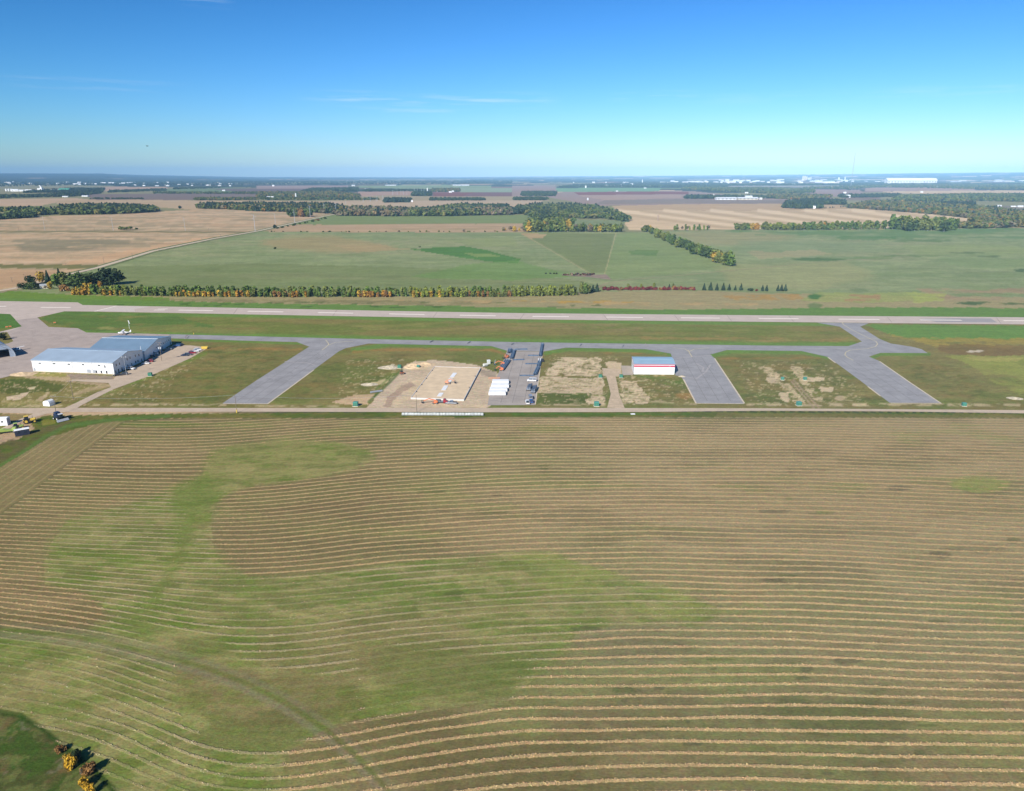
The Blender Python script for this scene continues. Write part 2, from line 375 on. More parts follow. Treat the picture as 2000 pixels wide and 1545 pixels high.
paint([(1050, 382), (1100, 375), (1350, 373), (1420, 380), (1420, 384), (1620, 384), (1640, 397), (1150, 402), (1120, 394)], '#9c8981', .5)
paint([(1120, 375.5), (1200, 374.5), (1345, 374), (1345, 379), (1130, 381)], '#85524a', .3)
paint([(1130, 382), (1330, 380), (1330, 386), (1180, 391)], '#ad9484', 2, 60, .8)
paint([(1180, 391), (1330, 389), (1640, 391), (1640, 398), (1330, 397.5), (1160, 399)], '#8b7e74', .6)
paint([(1195, 402), (1330, 399), (1640, 397), (1660, 409), (1500, 412), (1205, 412)], '#b9a07d', .5)
paint([(1204, 411), (1540, 411.5), (1760, 405), (1860, 424), (1950, 430), (1950, 446), (1228, 449)], '#cfb896', .4)
for i in range(16):
    x0 = 1190 + i * 46
    trail([(x0 - 30, 411), (x0 + 250, 447)], 3.2, '#dec9a8' if i % 2 else '#b8a280', .75, .6)
paint([(1550, 369), (1680, 371), (1690, 382), (1600, 385)], '#9c867f', .5)
paint([(1500, 358), (1640, 356), (1640, 364), (1560, 366)], '#a48e87')
paint([(1690, 366), (1900, 366), (1905, 372), (1690, 374)], '#a98f83')
paint([(1720, 374), (1830, 372.5), (2300, 370), (2300, 378.5), (1880, 379), (1830, 379), (1740, 377)], '#cdb492', .4)
paint([(1400, 362), (1660, 361), (1660, 366), (1400, 366)], '#9a948a')
paint([(1650, 383), (1720, 384), (1720, 392), (1640, 391)], '#847568')
paint([(1800, 388), (1900, 386), (1900, 393), (1830, 393)], '#9d7f74', .4)
paint([(1900, 402), (2300, 400), (2300, 416), (1930, 414)], '#827a67', .6)
# --- stubble left of the country road
STUB = [(-400, 398), (60, 424), (300, 414), (400, 408), (480, 409), (650, 413), (655, 417.5), (500, 452), (300, 490), (190, 522), (30, 566), (-400, 680)]
paint(STUB, '#bfa585', .5)
st = inside(STUB, GPX, GPY)
mottle(st, '#968e72', .75, 34, .48, .62, 41, 6.0); mottle(st, '#cdb597', .7, 30, .5, .64, 43, 6.0); mottle(st, '#a89a7c', .5, 12, .5, .64, 44, 4.0); paint([(100, 518), (190, 500), (330, 474), (480, 455), (440, 462), (300, 488), (190, 517)], '#cda984', 5, 30, .6)
paint([(20, 470), (80, 464), (200, 461), (300, 465), (270, 474), (190, 487), (100, 493), (40, 489)], '#87836a', 6, 40, .8, (40, .3, .5))
paint([(-400, 515), (190, 517), (200, 521), (150, 525), (-400, 520)], '#77764a', .6)
trail([(-400, 452), (120, 452.4), (480, 453.4)], 1.2, '#6d7047', .95)
paint([(-400, 530), (60, 526), (120, 530), (60, 552), (-400, 640)], '#b99c7b', 2, 30)
# --- green and tan strips north of the pasture
paint([(620, 425), (650, 418.5), (800, 421), (1040, 420), (1060, 437), (800, 438.5), (560, 439)], '#7c8c58', .5)
paint([(560, 439), (800, 438), (1030, 437), (1030, 453), (800, 454), (505, 453)], '#b39b7d', .6)
mottle(inside([(560, 439), (1030, 437), (1030, 453), (505, 453)], GPX, GPY), '#978a66', .6, 30, .5, .7, 45, 4)
paint([(1110, 428), (1225, 430), (1215, 441), (1110, 440)], '#7f8c63')
# --- the pasture
PAST = [(505, 452.5), (760, 454), (1000, 453), (1260, 452.5), (1450, 449), (1880, 446), (2500, 440), (2500, 600), (1500, 600), (1000, 590), (300, 585), (-300, 575), (30, 567), (192, 523.5), (300, 491)]
paint(PAST, '#87946a', .5)
pa = inside(PAST, GPX, GPY)
mottle(pa, '#9a9b76', .6, 60, .48, .66, 51, 3.0); mottle(pa, '#748858', .55, 45, .5, .66, 53, 2.5); mottle(pa, '#939f72', .6, 16, .48, .64, 55, 2.5); mottle(pa, '#7b8c5c', .5, 9, .5, .64, 56, 2.5)
paint([(240, 520), (500, 515), (760, 521), (1010, 533), (1130, 548), (1180, 560), (1180, 585), (100, 585), (150, 540)], '#6f7d49', 2, 40, .5)
paint([(505, 470), (560, 462), (650, 461), (720, 472), (780, 484), (720, 490), (640, 492), (560, 486), (500, 478)], '#a3946c', 8, 60, .75)
paint([(640, 478), (745, 477), (800, 487), (700, 493)], '#a8966f', 5, 50, .6)
paint([(800, 486), (905, 481), (945, 487), (975, 495), (1015, 506), (1012, 515), (950, 511), (870, 498)], '#567f3c', 2, 30)
paint([(905, 494), (960, 496), (985, 502), (930, 502)], '#86985a', 1.5, 30, .8)
paint([(870, 470), (1000, 462), (1010, 480), (940, 482)], '#8b9863', 4, 50, .6)
paint([(1022, 457), (1200, 456), (1181, 534), (1150, 532), (1090, 495)], '#75814f', .8, 30, .7)
trail([(1018, 456), (1090, 497), (1152, 534)], .9, '#a39c74', .8); trail([(1203, 455), (1181, 536)], .9, '#a8a47a', .9)
paint([(1015, 455), (1070, 457), (1060, 464), (1035, 466)], '#ad9a74', 1.5, 30)
paint([(1206, 456), (1265, 456), (1425, 523), (1190, 546), (1182, 535)], '#7f935a', .6, 30, .6)
paint([(1225, 490), (1290, 488), (1280, 500), (1235, 498)], '#5f8044', 3, 30, .7); paint([(1000, 508), (1090, 528), (1150, 540), (1000, 548), (800, 540), (900, 520)], '#6c9048', 5, 60, .6)
paint([(1310, 452), (1480, 451), (1560, 462), (1460, 478), (1360, 474)], '#98956c', 8, 60, .8)
paint([(1400, 450), (1700, 448), (2500, 440), (2500, 460), (1750, 466), (1640, 462), (1450, 457)], '#658450', 5, 60, .85, (60, .3, .55, 1))
paint([(1440, 470), (1700, 472), (1740, 490), (1560, 500), (1440, 494)], '#82926a', 6, 60, .6)
paint([(1460, 492), (1600, 488), (1620, 498), (1480, 505)], '#a19a75', 5, 60, .7); paint([(1400, 520), (1640, 508), (1720, 540), (1600, 565), (1430, 560)], '#989b6d', 8, 60, .75)
paint([(1760, 480), (1900, 478), (2200, 486), (2200, 496), (1800, 500)], '#8b9b62', 6, 60, .6); paint([(1820, 505), (2200, 500), (2200, 520), (1900, 525)], '#7f9460', 5, 60, .6)
blob(1595, 507, 50, 4, '#4f6f3c', .8); blob(1690, 504, 60, 2.5, '#66844a', .6); blob(1890, 494, 30, 2, '#587044', .7); blob(1930, 501, 25, 1.6, '#54693f', .7); blob(1780, 500, 60, 2.2, '#5f7d45', .7); blob(1995, 528, 14, 3, '#44603a', .8)
blob(1690, 465, 70, 4, '#557c41', .7); blob(1800, 470, 60, 3, '#567840', .6)
# --- between the hedgerow and the runway
VER = [(-400, 566), (30, 566), (140, 572), (400, 580), (1000, 579), (1180, 568), (1360, 566), (1560, 572), (2500, 560), (2500, 660), (1000, 622), (-400, 600)]
paint([(-400, 566), (140, 574), (400, 580), (1000, 579), (1180, 569), (1370, 568), (1560, 574), (1700, 577), (2500, 585), (2500, 640), (1000, 616), (-400, 592)], '#9c946d', 1.5, 20)
ve = inside([(-400, 560), (2500, 555), (2500, 625), (-400, 600)], GPX, GPY)
paint([(-400, 567), (20, 568), (130, 575), (330, 581), (330, 600), (-400, 590)], '#6c8a3a', 1, 20)
paint([(-400, 578), (250, 586), (500, 592), (800, 597), (1000, 600), (1300, 605), (1700, 600), (2500, 603), (2500, 640), (1000, 616), (-400, 595)], '#678842', 2.5, 25)
paint([(250, 583), (700, 586), (1000, 592), (900, 596), (450, 591)], '#7d7a55', 2, 20, .7, (15, .35, .55))
paint([(700, 585), (1000, 588), (1480, 592), (1480, 597), (1000, 595)], '#b59c6f', 2, 18, .7, (14, .4, .6))
paint([(1000, 587), (1240, 588), (1230, 592), (1010, 592)], '#b4923d', 1.5, 12, .7, (9, .4, .6)); paint([(1405, 577), (1560, 574), (1570, 584), (1440, 588)], '#ab8848', 2, 12, .7, (9, .35, .55))
paint([(1600, 570), (1700, 574), (1780, 570), (1850, 578), (1800, 590), (1690, 592), (1560, 588)], '#94a05a', 4, 25, .7, (25, .3, .5)); paint([(1660, 575), (1720, 575), (1720, 588), (1650, 588)], '#a3835f', 3, 18, .8, (12, .4, .6))
paint([(1780, 562), (2400, 565), (2400, 590), (1850, 586)], '#9c8a6c', 3, 22, .85, (25, .35, .55)); paint([(1770, 570), (1850, 568), (1840, 588), (1790, 592)], '#a0aa5a', 3, 18, .7, (12, .35, .5))
blob(1590, 579, 16, 5, '#3f7033', .9); blob(1680, 566, 20, 4, '#6f8058', .7); blob(1590, 597, 16, 6, '#416f2e', .6); blob(1900, 592, 28, 3, '#2f5c28', .8, .8, 6); blob(1980, 594, 26, 2.5, '#356029', .7, .8, 6)
for i in range(26): blob(200 + RNG.random() * 1050, 590 + RNG.random() * 10, 6 + 12 * RNG.random(), 1.3, '#38591f', .6, .8, 5, i)
# --- airfield grass between runway, taxiway and the gravel road
AIR = [(-500, 600), (0, 600), (500, 612), (1000, 622), (2000, 632), (2600, 640), (2600, 815), (2000, 806), (1000, 801), (0, 802), (-500, 806)]
paint(AIR, '#7d7a49', .5)
ai = inside(AIR, GPX, GPY)
mottle(ai, '#8a8350', .6, 22, .45, .65, 61, 3.0); mottle(ai, '#667838', .6, 12, .5, .68, 63, 2.0); mottle(ai, '#7b6840', .35, 9, .55, .7, 65, 2.0)
INF = [(-500, 603), (120, 608), (500, 614), (1000, 623), (1640, 631), (1690, 668), (1500, 675), (1000, 668), (500, 657), (170, 650), (-500, 650)]
paint(INF, '#6f7b3b', .6); inf = inside(INF, GPX, GPY)
mottle(inf, '#857b4a', .8, 16, .44, .62, 71, 5.0); mottle(inf, '#8f8a52', .5, 9, .5, .66, 73, 4.0)
for (L, w) in (([(60, 611), (500, 617), (1000, 627), (1640, 634)], 3.2), ([(160, 648), (500, 655), (1000, 665.5), (1500, 672.5), (1670, 672)], 3.4)): trail(L, w, '#698b41', .95, .5)
paint([(-500, 606), (20, 612), (60, 640), (-500, 652)], '#557a38', 1); paint([(75, 622), (130, 608), (330, 612), (420, 640), (170, 648)], '#587838', 5, 20, .8, (20, .25, .5))
blob(210, 641, 20, 3, '#a09b62', .6); paint([(240, 640), (330, 636), (500, 645), (500, 652), (250, 650)], '#7d8548', 4, 20, .7)
paint([(860, 626), (1270, 632), (1260, 650), (900, 640)], '#8f8158', 6, 18, .7, (16, .35, .6, 3)); paint([(1240, 656), (1660, 660), (1640, 668), (1260, 664)], '#94804f', 4, 14, .8, (12, .35, .6, 3))
paint([(1690, 634), (2600, 640), (2600, 668), (1800, 662), (1740, 655)], '#698b42', 2, 18); paint([(1733, 651), (1800, 660), (2600, 664), (2600, 680), (1830, 678)], '#9b8d45', 4, 14, .85, (12, .3, .55, 2))
paint([(1830, 672), (1990, 674), (2600, 678), (2600, 698), (1880, 694), (1840, 688)], '#7b6541', 4, 14, .7); blob(1905, 686, 14, 1.6, '#d8d0c0', .8)
paint([(1850, 694), (2600, 698), (2600, 790), (1990, 770), (1900, 720)], '#90974e', 5, 20, .85, (20, .3, .5)); paint([(1880, 697), (2000, 698), (1990, 705), (1900, 705)], '#b5aa68', 3, 12, .4)
# lots between the taxiway lanes
for (L, w) in (([(340, 663), (470, 667), (590, 671)], 2.2), ([(690, 684), (760, 673), (960, 677), (985, 684)], 4.5), ([(1066, 690), (1110, 682), (1262, 685), (1312, 692)], 4.0), ([(1390, 694), (1430, 686), (1570, 688), (1618, 698)], 4.2), ([(1700, 700), (1720, 692), (1815, 692)], 3.2)): trail(L, w, '#688940', .95, .5)
for (L, w) in (([(690, 687), (780, 683), (960, 683), (985, 690)], 2.5), ([(1080, 692), (1150, 689), (1300, 692)], 2.0), ([(400, 681), (590, 682)], 2.5), ([(1400, 700), (1600, 699)], 2)): trail(L, w, '#a07c48', .7, .7, 3, (12, .35, .55))
for lot in ([(400, 672), (600, 690), (440, 785), (180, 792), (300, 735)], [(650, 700), (800, 690), (720, 760), (560, 785)], [(1080, 695), (1330, 740), (1360, 785), (1060, 790)], [(1400, 700), (1610, 702), (1735, 785), (1460, 788)], [(1730, 705), (1850, 710), (1960, 780), (1850, 782)]):
    paint(lot, '#626d38', 8, 12, .6, (10, .45, .62, 2)); paint(lot, '#8a7748', 8, 12, .5, (14, .5, .66, 2)); paint(lot, '#565f33', 8, 7, .45, (6, .55, .68, 2))
for (L, w) in (([(130, 796), (330, 720), (400, 690)], 4),): trail(L, w, '#6c8a35', .6, .6, 4, (6, .4, .55))
for (L, w, a) in (([(0, 793), (120, 793)], 2, .8), ([(165, 791), (320, 790), (440, 791)], 2.2, .75), ([(500, 793), (700, 794)], 2, .6), ([(1060, 789), (1180, 790)], 3, .7), ([(1460, 790), (1560, 791), (1730, 791)], 2.2, .8), ([(1600, 790), (1990, 791)], 2.5, .75), ([(1260, 783), (1360, 789)], 2, .6)):
    trail(L, w, '#c6b795', a, .8, 5, (4, .42, .58))
D1, D2 = '#d0bea2', '#c2b093'
# bare patches by the left hangars
paint([(40, 728), (66, 727), (230, 735), (260, 727), (300, 732), (225, 757), (120, 745), (50, 738)], '#b3a182', 2, 8, .95, (7, .28, .42)); paint([(0, 740), (60, 741), (130, 752), (110, 765), (0, 770)], '#4f5f2a', 3, 10, .8)
paint([(66, 729), (130, 730), (130, 736), (66, 735)], '#8a8a45', 1.5, 8, .8); paint([(130, 730), (222, 734), (222, 742), (140, 740)], '#8a8078', 2, 8, .8)
paint([(12, 775), (30, 771), (62, 765), (50, 774), (40, 781), (14, 782)], '#cdbba2', 2, 5); paint([(55, 758), (72, 754), (70, 758), (58, 761)], '#cbbf9f', 1, 4); paint([(70, 781), (95, 765), (90, 777), (75, 785)], '#bba98b', 2, 5, .8)
trail([(145, 770), (170, 762), (215, 752)], 3, '#b3a080', .8); blob(44, 731, 9, 4, '#cbb9a0', .9); paint([(0, 782), (90, 783), (80, 792), (0, 793)], '#a9a06f', 3, 6, .6, (5, .4, .55))
# gravelly lots right of the construction site
paint([(1100, 699), (1168, 699), (1180, 735), (1060, 733), (1075, 720)], D1, 5, 8, .95, (6, .26, .44)); paint([(1055, 735), (1140, 738), (1176, 738), (1180, 790), (1155, 788), (1150, 768), (1050, 768)], '#c6b59a', 4, 7, .95, (5, .25, .43, 1.5))
paint([(1052, 768), (1155, 769), (1160, 788), (1048, 790)], '#566530', 3, 8, .85); paint([(1143, 780), (1160, 778), (1175, 786), (1150, 790)], D1, 2, 5)
paint([(1183, 707), (1213, 708), (1212, 735), (1190, 735)], D1, 2, 7, .9); paint([(1210, 742), (1240, 745), (1270, 775), (1268, 788), (1215, 791)], D1, 4, 7, .95, (5, .3, .42)); paint([(1232, 731), (1300, 732), (1290, 745), (1230, 744)], '#bdb08a', 3, 5, .8, (5, .42, .58))
paint([(1232, 733), (1330, 737), (1340, 750), (1280, 748)], '#5c7a30', 3, 7, .7, (6, .42, .58)); blob(1340, 772, 22, 6, '#a8804e', .55)
for L, w in (([(1187, 735), (1193, 755), (1198, 790)], 4), ([(1170, 735), (1176, 790)], 3), ): trail(L, w, '#55652c' if w == 4 else D2, .8, .5, 6, (5, .35, .5))
paint([(1480, 715), (1500, 716), (1535, 742), (1575, 788), (1555, 790), (1520, 748)], '#c3b391', 2, 5, .9, (4, .34, .48)); paint([(1543, 715), (1568, 718), (1572, 740), (1605, 780), (1590, 782), (1555, 735)], '#c3b391', 2, 5, .9, (4, .34, .48))
paint([(1495, 738), (1520, 735), (1525, 748), (1500, 748)], D1, 2, 5, .85); paint([(1575, 736), (1608, 737), (1610, 744), (1580, 746)], D1, 2, 4, .85); paint([(1600, 757), (1628, 756), (1625, 766), (1605, 765)], D1, 2, 4, .85); paint([(1520, 768), (1540, 765), (1542, 785), (1530, 786)], D1, 2, 4, .8); blob(1640, 778, 10, 5, D2, .7)
for L in ([(1550, 742), (1575, 770), (1600, 797)], [(1546, 745), (1570, 774), (1590, 797)]): trail(L, 1.6, '#a5937b', .85, .6)
for k_, pg in enumerate(([(1085, 700), (1168, 700), (1178, 735), (1062, 733)], [(1056, 738), (1174, 740), (1178, 788), (1155, 786), (1148, 768), (1052, 766)], [(1212, 744), (1240, 747), (1268, 775), (1266, 788), (1217, 790)], [(1482, 716), (1500, 718), (1572, 786), (1520, 748)], [(1545, 716), (1568, 720), (1602, 778), (1555, 735)])):
    paint(pg, '#7d7c48', 4, 4, .65, (2.6, .5, .6, 1.6), 60 + k_); paint(pg, '#d6c8aa', 4, 4, .6, (2.0, .56, .66, 1.6), 70 + k_)
for k_, pg in enumerate(([(1075, 693), (1225, 696), (1230, 790), (1048, 790)], [(1210, 735), (1345, 740), (1358, 790), (1212, 790)], [(1440, 705), (1625, 708), (1700, 788), (1470, 788)], [(680, 700), (800, 700), (770, 760), (650, 792)], [(10, 740), (200, 755), (150, 795), (0, 795)], [(180, 770), (330, 715), (400, 690), (300, 790)])):
    paint(pg, '#c2b38e', 6, 5, .55, (2.2, .60, .70, 1.8), 80 + k_)
# bare ground of the construction site
paint([(805, 708), (840, 702), (935, 713), (975, 730), (972, 745), (962, 790), (950, 797), (715, 797), (735, 775), (760, 745), (785, 720)], '#c6b6a0', 2, 8)
cs = inside([(780, 706), (975, 706), (965, 797), (715, 797)], GPX, GPY)
paint([(735, 790), (790, 745), (835, 725), (815, 770), (790, 790)], '#cfbd9e', 4, 6, .7, (6, .42, .58)); paint([(745, 795), (760, 770), (800, 745), (810, 752), (775, 775), (760, 795)], '#a58f80', 3, 6, .7); paint([(745, 792), (950, 790), (950, 797), (745, 798)], '#cdbb9c', 2, 6, .6, (6, .4, .55))
paint([(795, 712), (812, 705), (838, 712), (832, 722), (800, 722)], '#cdbb9e', 2, 6, .95); paint([(935, 720), (970, 726), (968, 740), (940, 732)], '#a69a8a', 1.5, 6); paint([(905, 785), (935, 735), (965, 740), (955, 780)], '#bcae98', 3, 6, .7, (6, .4, .55))
paint([(648, 785), (690, 772), (735, 768), (720, 790), (690, 792)], '#c5ad8e', 3, 7, .95); paint([(752, 716), (768, 710), (770, 718), (760, 722)], '#cfc6b0', 2, 4, .95); paint([(765, 738), (768, 727), (758, 745), (745, 752), (716, 750), (735, 746)], '#cbbd93', 2, 4, .9)
trail([(720, 785), (760, 748), (785, 722)], 2.5, '#4f6a2a', .8, .6); trail([(735, 760), (770, 730)], 2.0, '#5a7a30', .6, .6)
# --- verge south of the gravel road
SOU = [(-500, 805), (0, 808), (120, 812), (330, 808), (1000, 803), (2000, 807), (2600, 812), (2600, 824), (2000, 817), (1000, 815), (330, 818), (200, 830), (100, 852), (0, 914), (-500, 1120)]
paint(SOU, '#606a30', .8, 8); so = inside(SOU, GPX, GPY)
mottle(so, '#7d7440', .7, 8, .45, .62, 81, 3); mottle(so, '#47621f', .7, 6, .5, .65, 83, 2)
paint([(1400, 806), (2000, 811), (2000, 817), (1400, 814)], '#7c7446', 2, 8, .6); paint([(1000, 806), (1350, 808), (1350, 811), (1000, 810)], '#4f7429', 1.5, 6, .7)
paint([(-300, 870), (0, 845), (20, 828), (62, 812), (100, 806), (60, 822), (65, 838), (35, 858), (0, 866), (-300, 1000)], '#b29c82', 2, 6, .95); paint([(-300, 815), (30, 808), (66, 806), (60, 815), (0, 832), (-300, 850)], '#97865f', 2, 6, .8)
paint([(0, 866), (60, 842), (80, 826), (120, 826), (150, 822), (100, 850), (0, 905), (-300, 1000), (-300, 930)], '#66603f', 3, 5, .8, (4, .35, .55)); paint([(80, 820), (105, 818), (110, 828), (85, 832)], '#8f8a3e', 2, 4, .6)
trail([(330, 812), (200, 822), (130, 832), (85, 855), (50, 880), (0, 910), (-300, 1060)], 3.4, '#5c7a3c', .85, .8); trail([(95, 862), (50, 889), (0, 918), (-300, 1070)], 2.2, '#2b4a16', .8, .5)

# --- the hay field: colours between the swaths
HAY = [(-500, 1125), (0, 914), (50, 885), (100, 856), (150, 838), (205, 826), (330, 817.5), (700, 817.5), (1000, 816), (1500, 816), (2000, 818), (2700, 826), (2700, 1700), (-500, 1700)]
HAY = [(x, y - 1.3) for x, y in HAY]
hf = inside(HAY, GPX, GPY)
GCOL[hf] = alb('#7d7350')
k = sstep(1050, 1400, GPY) * hf; GCOL[:] = GCOL * (1 - k[:, None]) + alb('#706a45') * k[:, None]
k = sstep(650, 1250, GPX) * sstep(1480, 1250, GPY) * hf * .95; kk = sstep(980, 1250, GPY)[:, None]; GCOL[:] = GCOL * (1 - k[:, None]) + (alb('#9b8f6c') * (1 - kk) + alb('#8b8763') * kk) * k[:, None]  # brightening opposite the sun put into the base colour of the right half
mottle(hf, '#7d7d52', .5, 34, .46, .66, 91, 2.0); mottle(hf, '#968764', .5, 26, .5, .68, 93, 2.0); mottle(hf, '#696445', .4, 12, .55, .7, 95, 2.5); mottle(hf, '#828a50', .45, 18, .6, .72, 97, 2.5)
paint([(430, 975), (560, 945), (760, 935), (800, 1010), (700, 1090), (500, 1125), (430, 1090)], '#756a4c', 20, 25, .45)
GREEN = [(385, 935), (420, 940), (470, 945), (450, 962), (420, 985), (412, 1010), (415, 1060), (428, 1100), (480, 1126), (560, 1127), (640, 1118), (800, 1098), (1000, 1078), (1070, 1079), (1130, 1100), (1300, 1145), (1420, 1195), (1380, 1213), (1200, 1222), (1120, 1235), (1090, 1280), (1050, 1320), (1000, 1362), (690, 1406), (640, 1420), (560, 1470), (545, 1545), (500, 1700), (-500, 1700), (-500, 1230), (0, 1228), (110, 1232), (165, 1225), (215, 1200), (170, 1150), (88, 1140), (85, 1100), (100, 1060), (130, 1018), (230, 990), (320, 968)]
G2 = [(403, 905), (420, 880), (470, 866), (560, 858), (660, 864), (720, 880), (735, 895), (700, 915), (600, 935), (500, 950), (440, 965), (400, 960), (385, 940), (398, 922)]
for g, s in ((GREEN, 11), (G2, 12)):
    paint(g, '#737c44', 12, 18, .88, None, s)
    gs = inside(g, GPX, GPY); mottle(gs, '#8f8a5a', .7, 14, .42, .62, s * 7 + 100, 2.5); mottle(gs, '#63792f', .6, 9, .5, .68, s * 7 + 102, 2.0); mottle(gs, '#a29c6a', .5, 4, .5, .66, s * 7 + 104, 2.5); mottle(gs, '#6b8436', .45, 3, .54, .68, s * 7 + 106, 2.0)
paint(G2, '#94915c', 6, 10, .6, (9, .4, .6, 3)); paint([(330, 965), (410, 920), (440, 965), (400, 1000), (360, 1050), (330, 1120), (280, 1160), (210, 1230), (300, 1250), (340, 1120)], '#6a7f38', 10, 12, .55)
paint([(1000, 1085), (1070, 1079), (1130, 1100), (1300, 1145), (1420, 1195), (1350, 1212), (1200, 1190), (1050, 1140)], '#868f4a', 12, 14, .65, (12, .35, .55)); paint([(350, 1290), (480, 1310), (700, 1330), (690, 1400), (480, 1430), (350, 1380)], '#6c6040', 18, 20, .35)
paint([(500, 1220), (900, 1200), (1000, 1300), (700, 1330), (520, 1300)], '#777048', 18, 20, .4); paint([(760, 1240), (1080, 1250), (1040, 1330), (900, 1380), (740, 1370)], '#68713a', 16, 18, .5)
blob(1905, 946, 55, 16, '#8b9150', .75); blob(1630, 1500 - 100, 140, 45, '#5a6136', .55, .6); blob(1080, 838, 70, 7, '#7c8248', .6); blob(300, 829, 110, 6, '#69793c', .8)
for i in range(60):
    x = 800 + RNG.random() * 1300; y = 880 + RNG.random() * 650; blob(x, y, 6 + 26 * RNG.random(), 1.5 + 5 * RNG.random(), ('#6f8040', '#4d4c3c', '#4f5a30')[i % 3], .45, .8, 5, i)
TRK = [(-300, 1215), (0, 1229), (120, 1240), (200, 1252), (300, 1276), (400, 1304), (480, 1334), (560, 1374), (640, 1428), (700, 1480), (760, 1545), (830, 1640)]
trail([(x + 8, y - 9) for x, y in TRK], 6, '#7f7d60', .5, .7); trail([(x - 7, y + 10) for x, y in TRK], 7, '#848068', .55, .7); trail(TRK, 5, '#5f6e34', .5, .8)
paint([(-500, 1250), (0, 1392), (45, 1398), (80, 1420), (120, 1455), (180, 1498), (225, 1545), (300, 1700), (-500, 1700)], '#4d572d', 5, 6, 1)
cor = inside([(-500, 1250), (0, 1392), (45, 1398), (120, 1455), (180, 1498), (225, 1545), (300, 1700), (-500, 1700)], GPX, GPY)
mottle(cor, '#6e6040', .7, 6, .48, .62, 111); mottle(cor, '#405a22', .8, 4, .48, .62, 113); mottle(cor, '#6f7545', .6, 2.5, .5, .62, 117); mottle(cor, '#77735f', .6, 3, .62, .72, 115)
trail([(-300, 1300), (0, 1391), (40, 1398), (80, 1422), (130, 1462), (180, 1500), (230, 1550)], 6, '#2f4a17', .75, .6)
# swath phase, strength and colour
yc = np.arange(800, 1760, 2.0)
LV = [800, 850, 900, 1000, 1075, 1365, 1700]
XS = [-500, 0, 150, 275, 350, 450, 550, 650, 750, 1000, 1250, 1600, 2000, 2700]
SS = [[0, 14, 18, 20, 20, 16, 10, 5, 3, 0, 0, 2, 5, 10], [10, 24, 30, 33, 34, 28, 20, 11, 6, 0, 0, 2, 8, 16], [20, 34, 40, 44, 46, 46, 37, 25, 15, 2, 0, 2, 13, 28], [15, 32, 38, 42, 45, 48, 43, 32, 20, 5, 0, 5, 22, 44],
      [0, 20, 30, 36, 42, 46, 42, 33, 23, 7, 0, 8, 28, 55], [-170, -62, -36, 8, 44, 70, 72, 62, 42, 9, 0, 0, 12, 30], [-190, -75, -40, 5, 48, 76, 76, 60, 40, 8, 0, 0, 12, 30]]
xf = np.arange(-500, 2701, 10.0); ker = np.hanning(25); ker /= ker.sum()
SF = []
for r in SS:
    v = np.interp(xf, XS, r); SF.append(np.convolve(np.pad(v, 12, mode='edge'), ker, mode='valid'))
SF = np.array(SF); SL = np.array([[np.interp(l, LV, SF[:, i]) for i in range(len(xf))] for l in np.arange(780, 1720, 10.0)])
hsel = np.nonzero(hf)[0]; hpx, hpy = np.clip(GPX[hsel], -499, 2699), GPY[hsel]
def Sval(x, l):
    fx = np.clip((x + 500) / 10, 0, len(xf) - 1.001); fl = np.clip((l - 780) / 10, 0, len(SL) - 1.001); i, j = fx.astype(int), fl.astype(int); fx -= i; fl -= j
    return (SL[j, i] * (1 - fx) + SL[j, i + 1] * fx) * (1 - fl) + (SL[j + 1, i] * (1 - fx) + SL[j + 1, i + 1] * fx) * fl
Lc = hpy.copy()
for _ in range(14): Lc = hpy - Sval(hpx, Lc)
dl = np.arctan((Lc - CY) / FOC) + PIT
ROW = np.zeros(len(GX)); HAYS = np.zeros(len(GX)); HCOL = np.zeros((len(GX), 3))
def wander(x, y): return .55 * (fbm(x, y * 3, 34, 171, 2) - .5)
ROW[hsel] = HC / np.tan(np.clip(dl, .05, 1.2)) / 3.46 + wander(GX[hsel], GY[hsel])
HAYS[hsel] = 0.92; HCOL[hsel] = alb('#ccb388')
k = (sstep(1000, 1700, GPX) * .5 + .1) * sstep(1250, 950, GPY); k = k[hsel][:, None]; HCOL[hsel] = HCOL[hsel] * (1 - k) + alb('#b89a6e') * k
gx2 = GPX + 16 * 2 * (fbm(GX, GY, 12, 401, 3) - .5); gy2 = GPY + 6 * 2 * (fbm(GX, GY, 12, 402, 3) - .5)
def softin(p, r): return sum(inside(p, gx2 + r * dx, gy2 + r * .5 * dy).astype(float) for dx, dy in ((-.9, -.5), (-.3, .8), (.5, -.9), (.9, .4), (0, 0))) / 5
g1, g2 = softin(GREEN, 12), softin(G2, 9)
HAYS = HAYS * (1 - g1) + g1 * (.3 + .5 * sstep(.38, .6, fbm(GX / 3, GY, 22, 141))); HCOL = HCOL * (1 - g1[:, None]) + alb('#bdb08e') * g1[:, None]; HAYS = HAYS * (1 - g2) + .1 * g2
for pg, v in (([(330, 960), (410, 915), (440, 965), (420, 1010), (370, 1070), (340, 1140), (300, 1190), (210, 1240), (290, 1180), (330, 1100), (360, 1010)], .06), ([(350, 1280), (700, 1320), (690, 1410), (560, 1460), (400, 1450), (330, 1380)], .05), ([(690, 1250), (1060, 1290), (990, 1370), (690, 1406)], .12), ([(230, 1200), (430, 1250), (520, 1330), (330, 1290)], .1)):
    q = softin(pg, 12); HAYS = HAYS * (1 - q) + np.minimum(HAYS, v) * q
HAYS[(GPY > 1238) & (GPX < 340) & hf] *= .6; HAYS[cor] = 0; HAYS[hsel] *= sstep(2.0, 9.0, polydist(TRK, GPX[hsel], GPY[hsel])) * .8 + .2
HAYS[hsel] *= (.75 + .45 * fbm(GX[hsel] / 2.5, GY[hsel], 16, 151))
a0, a1 = P(0, 1005), P(207, 850); hn = Vector((-(a1 - a0).y, (a1 - a0).x)).normalized()
hd = (GX - a0.x) * hn.x + (GY - a0.y) * hn.y
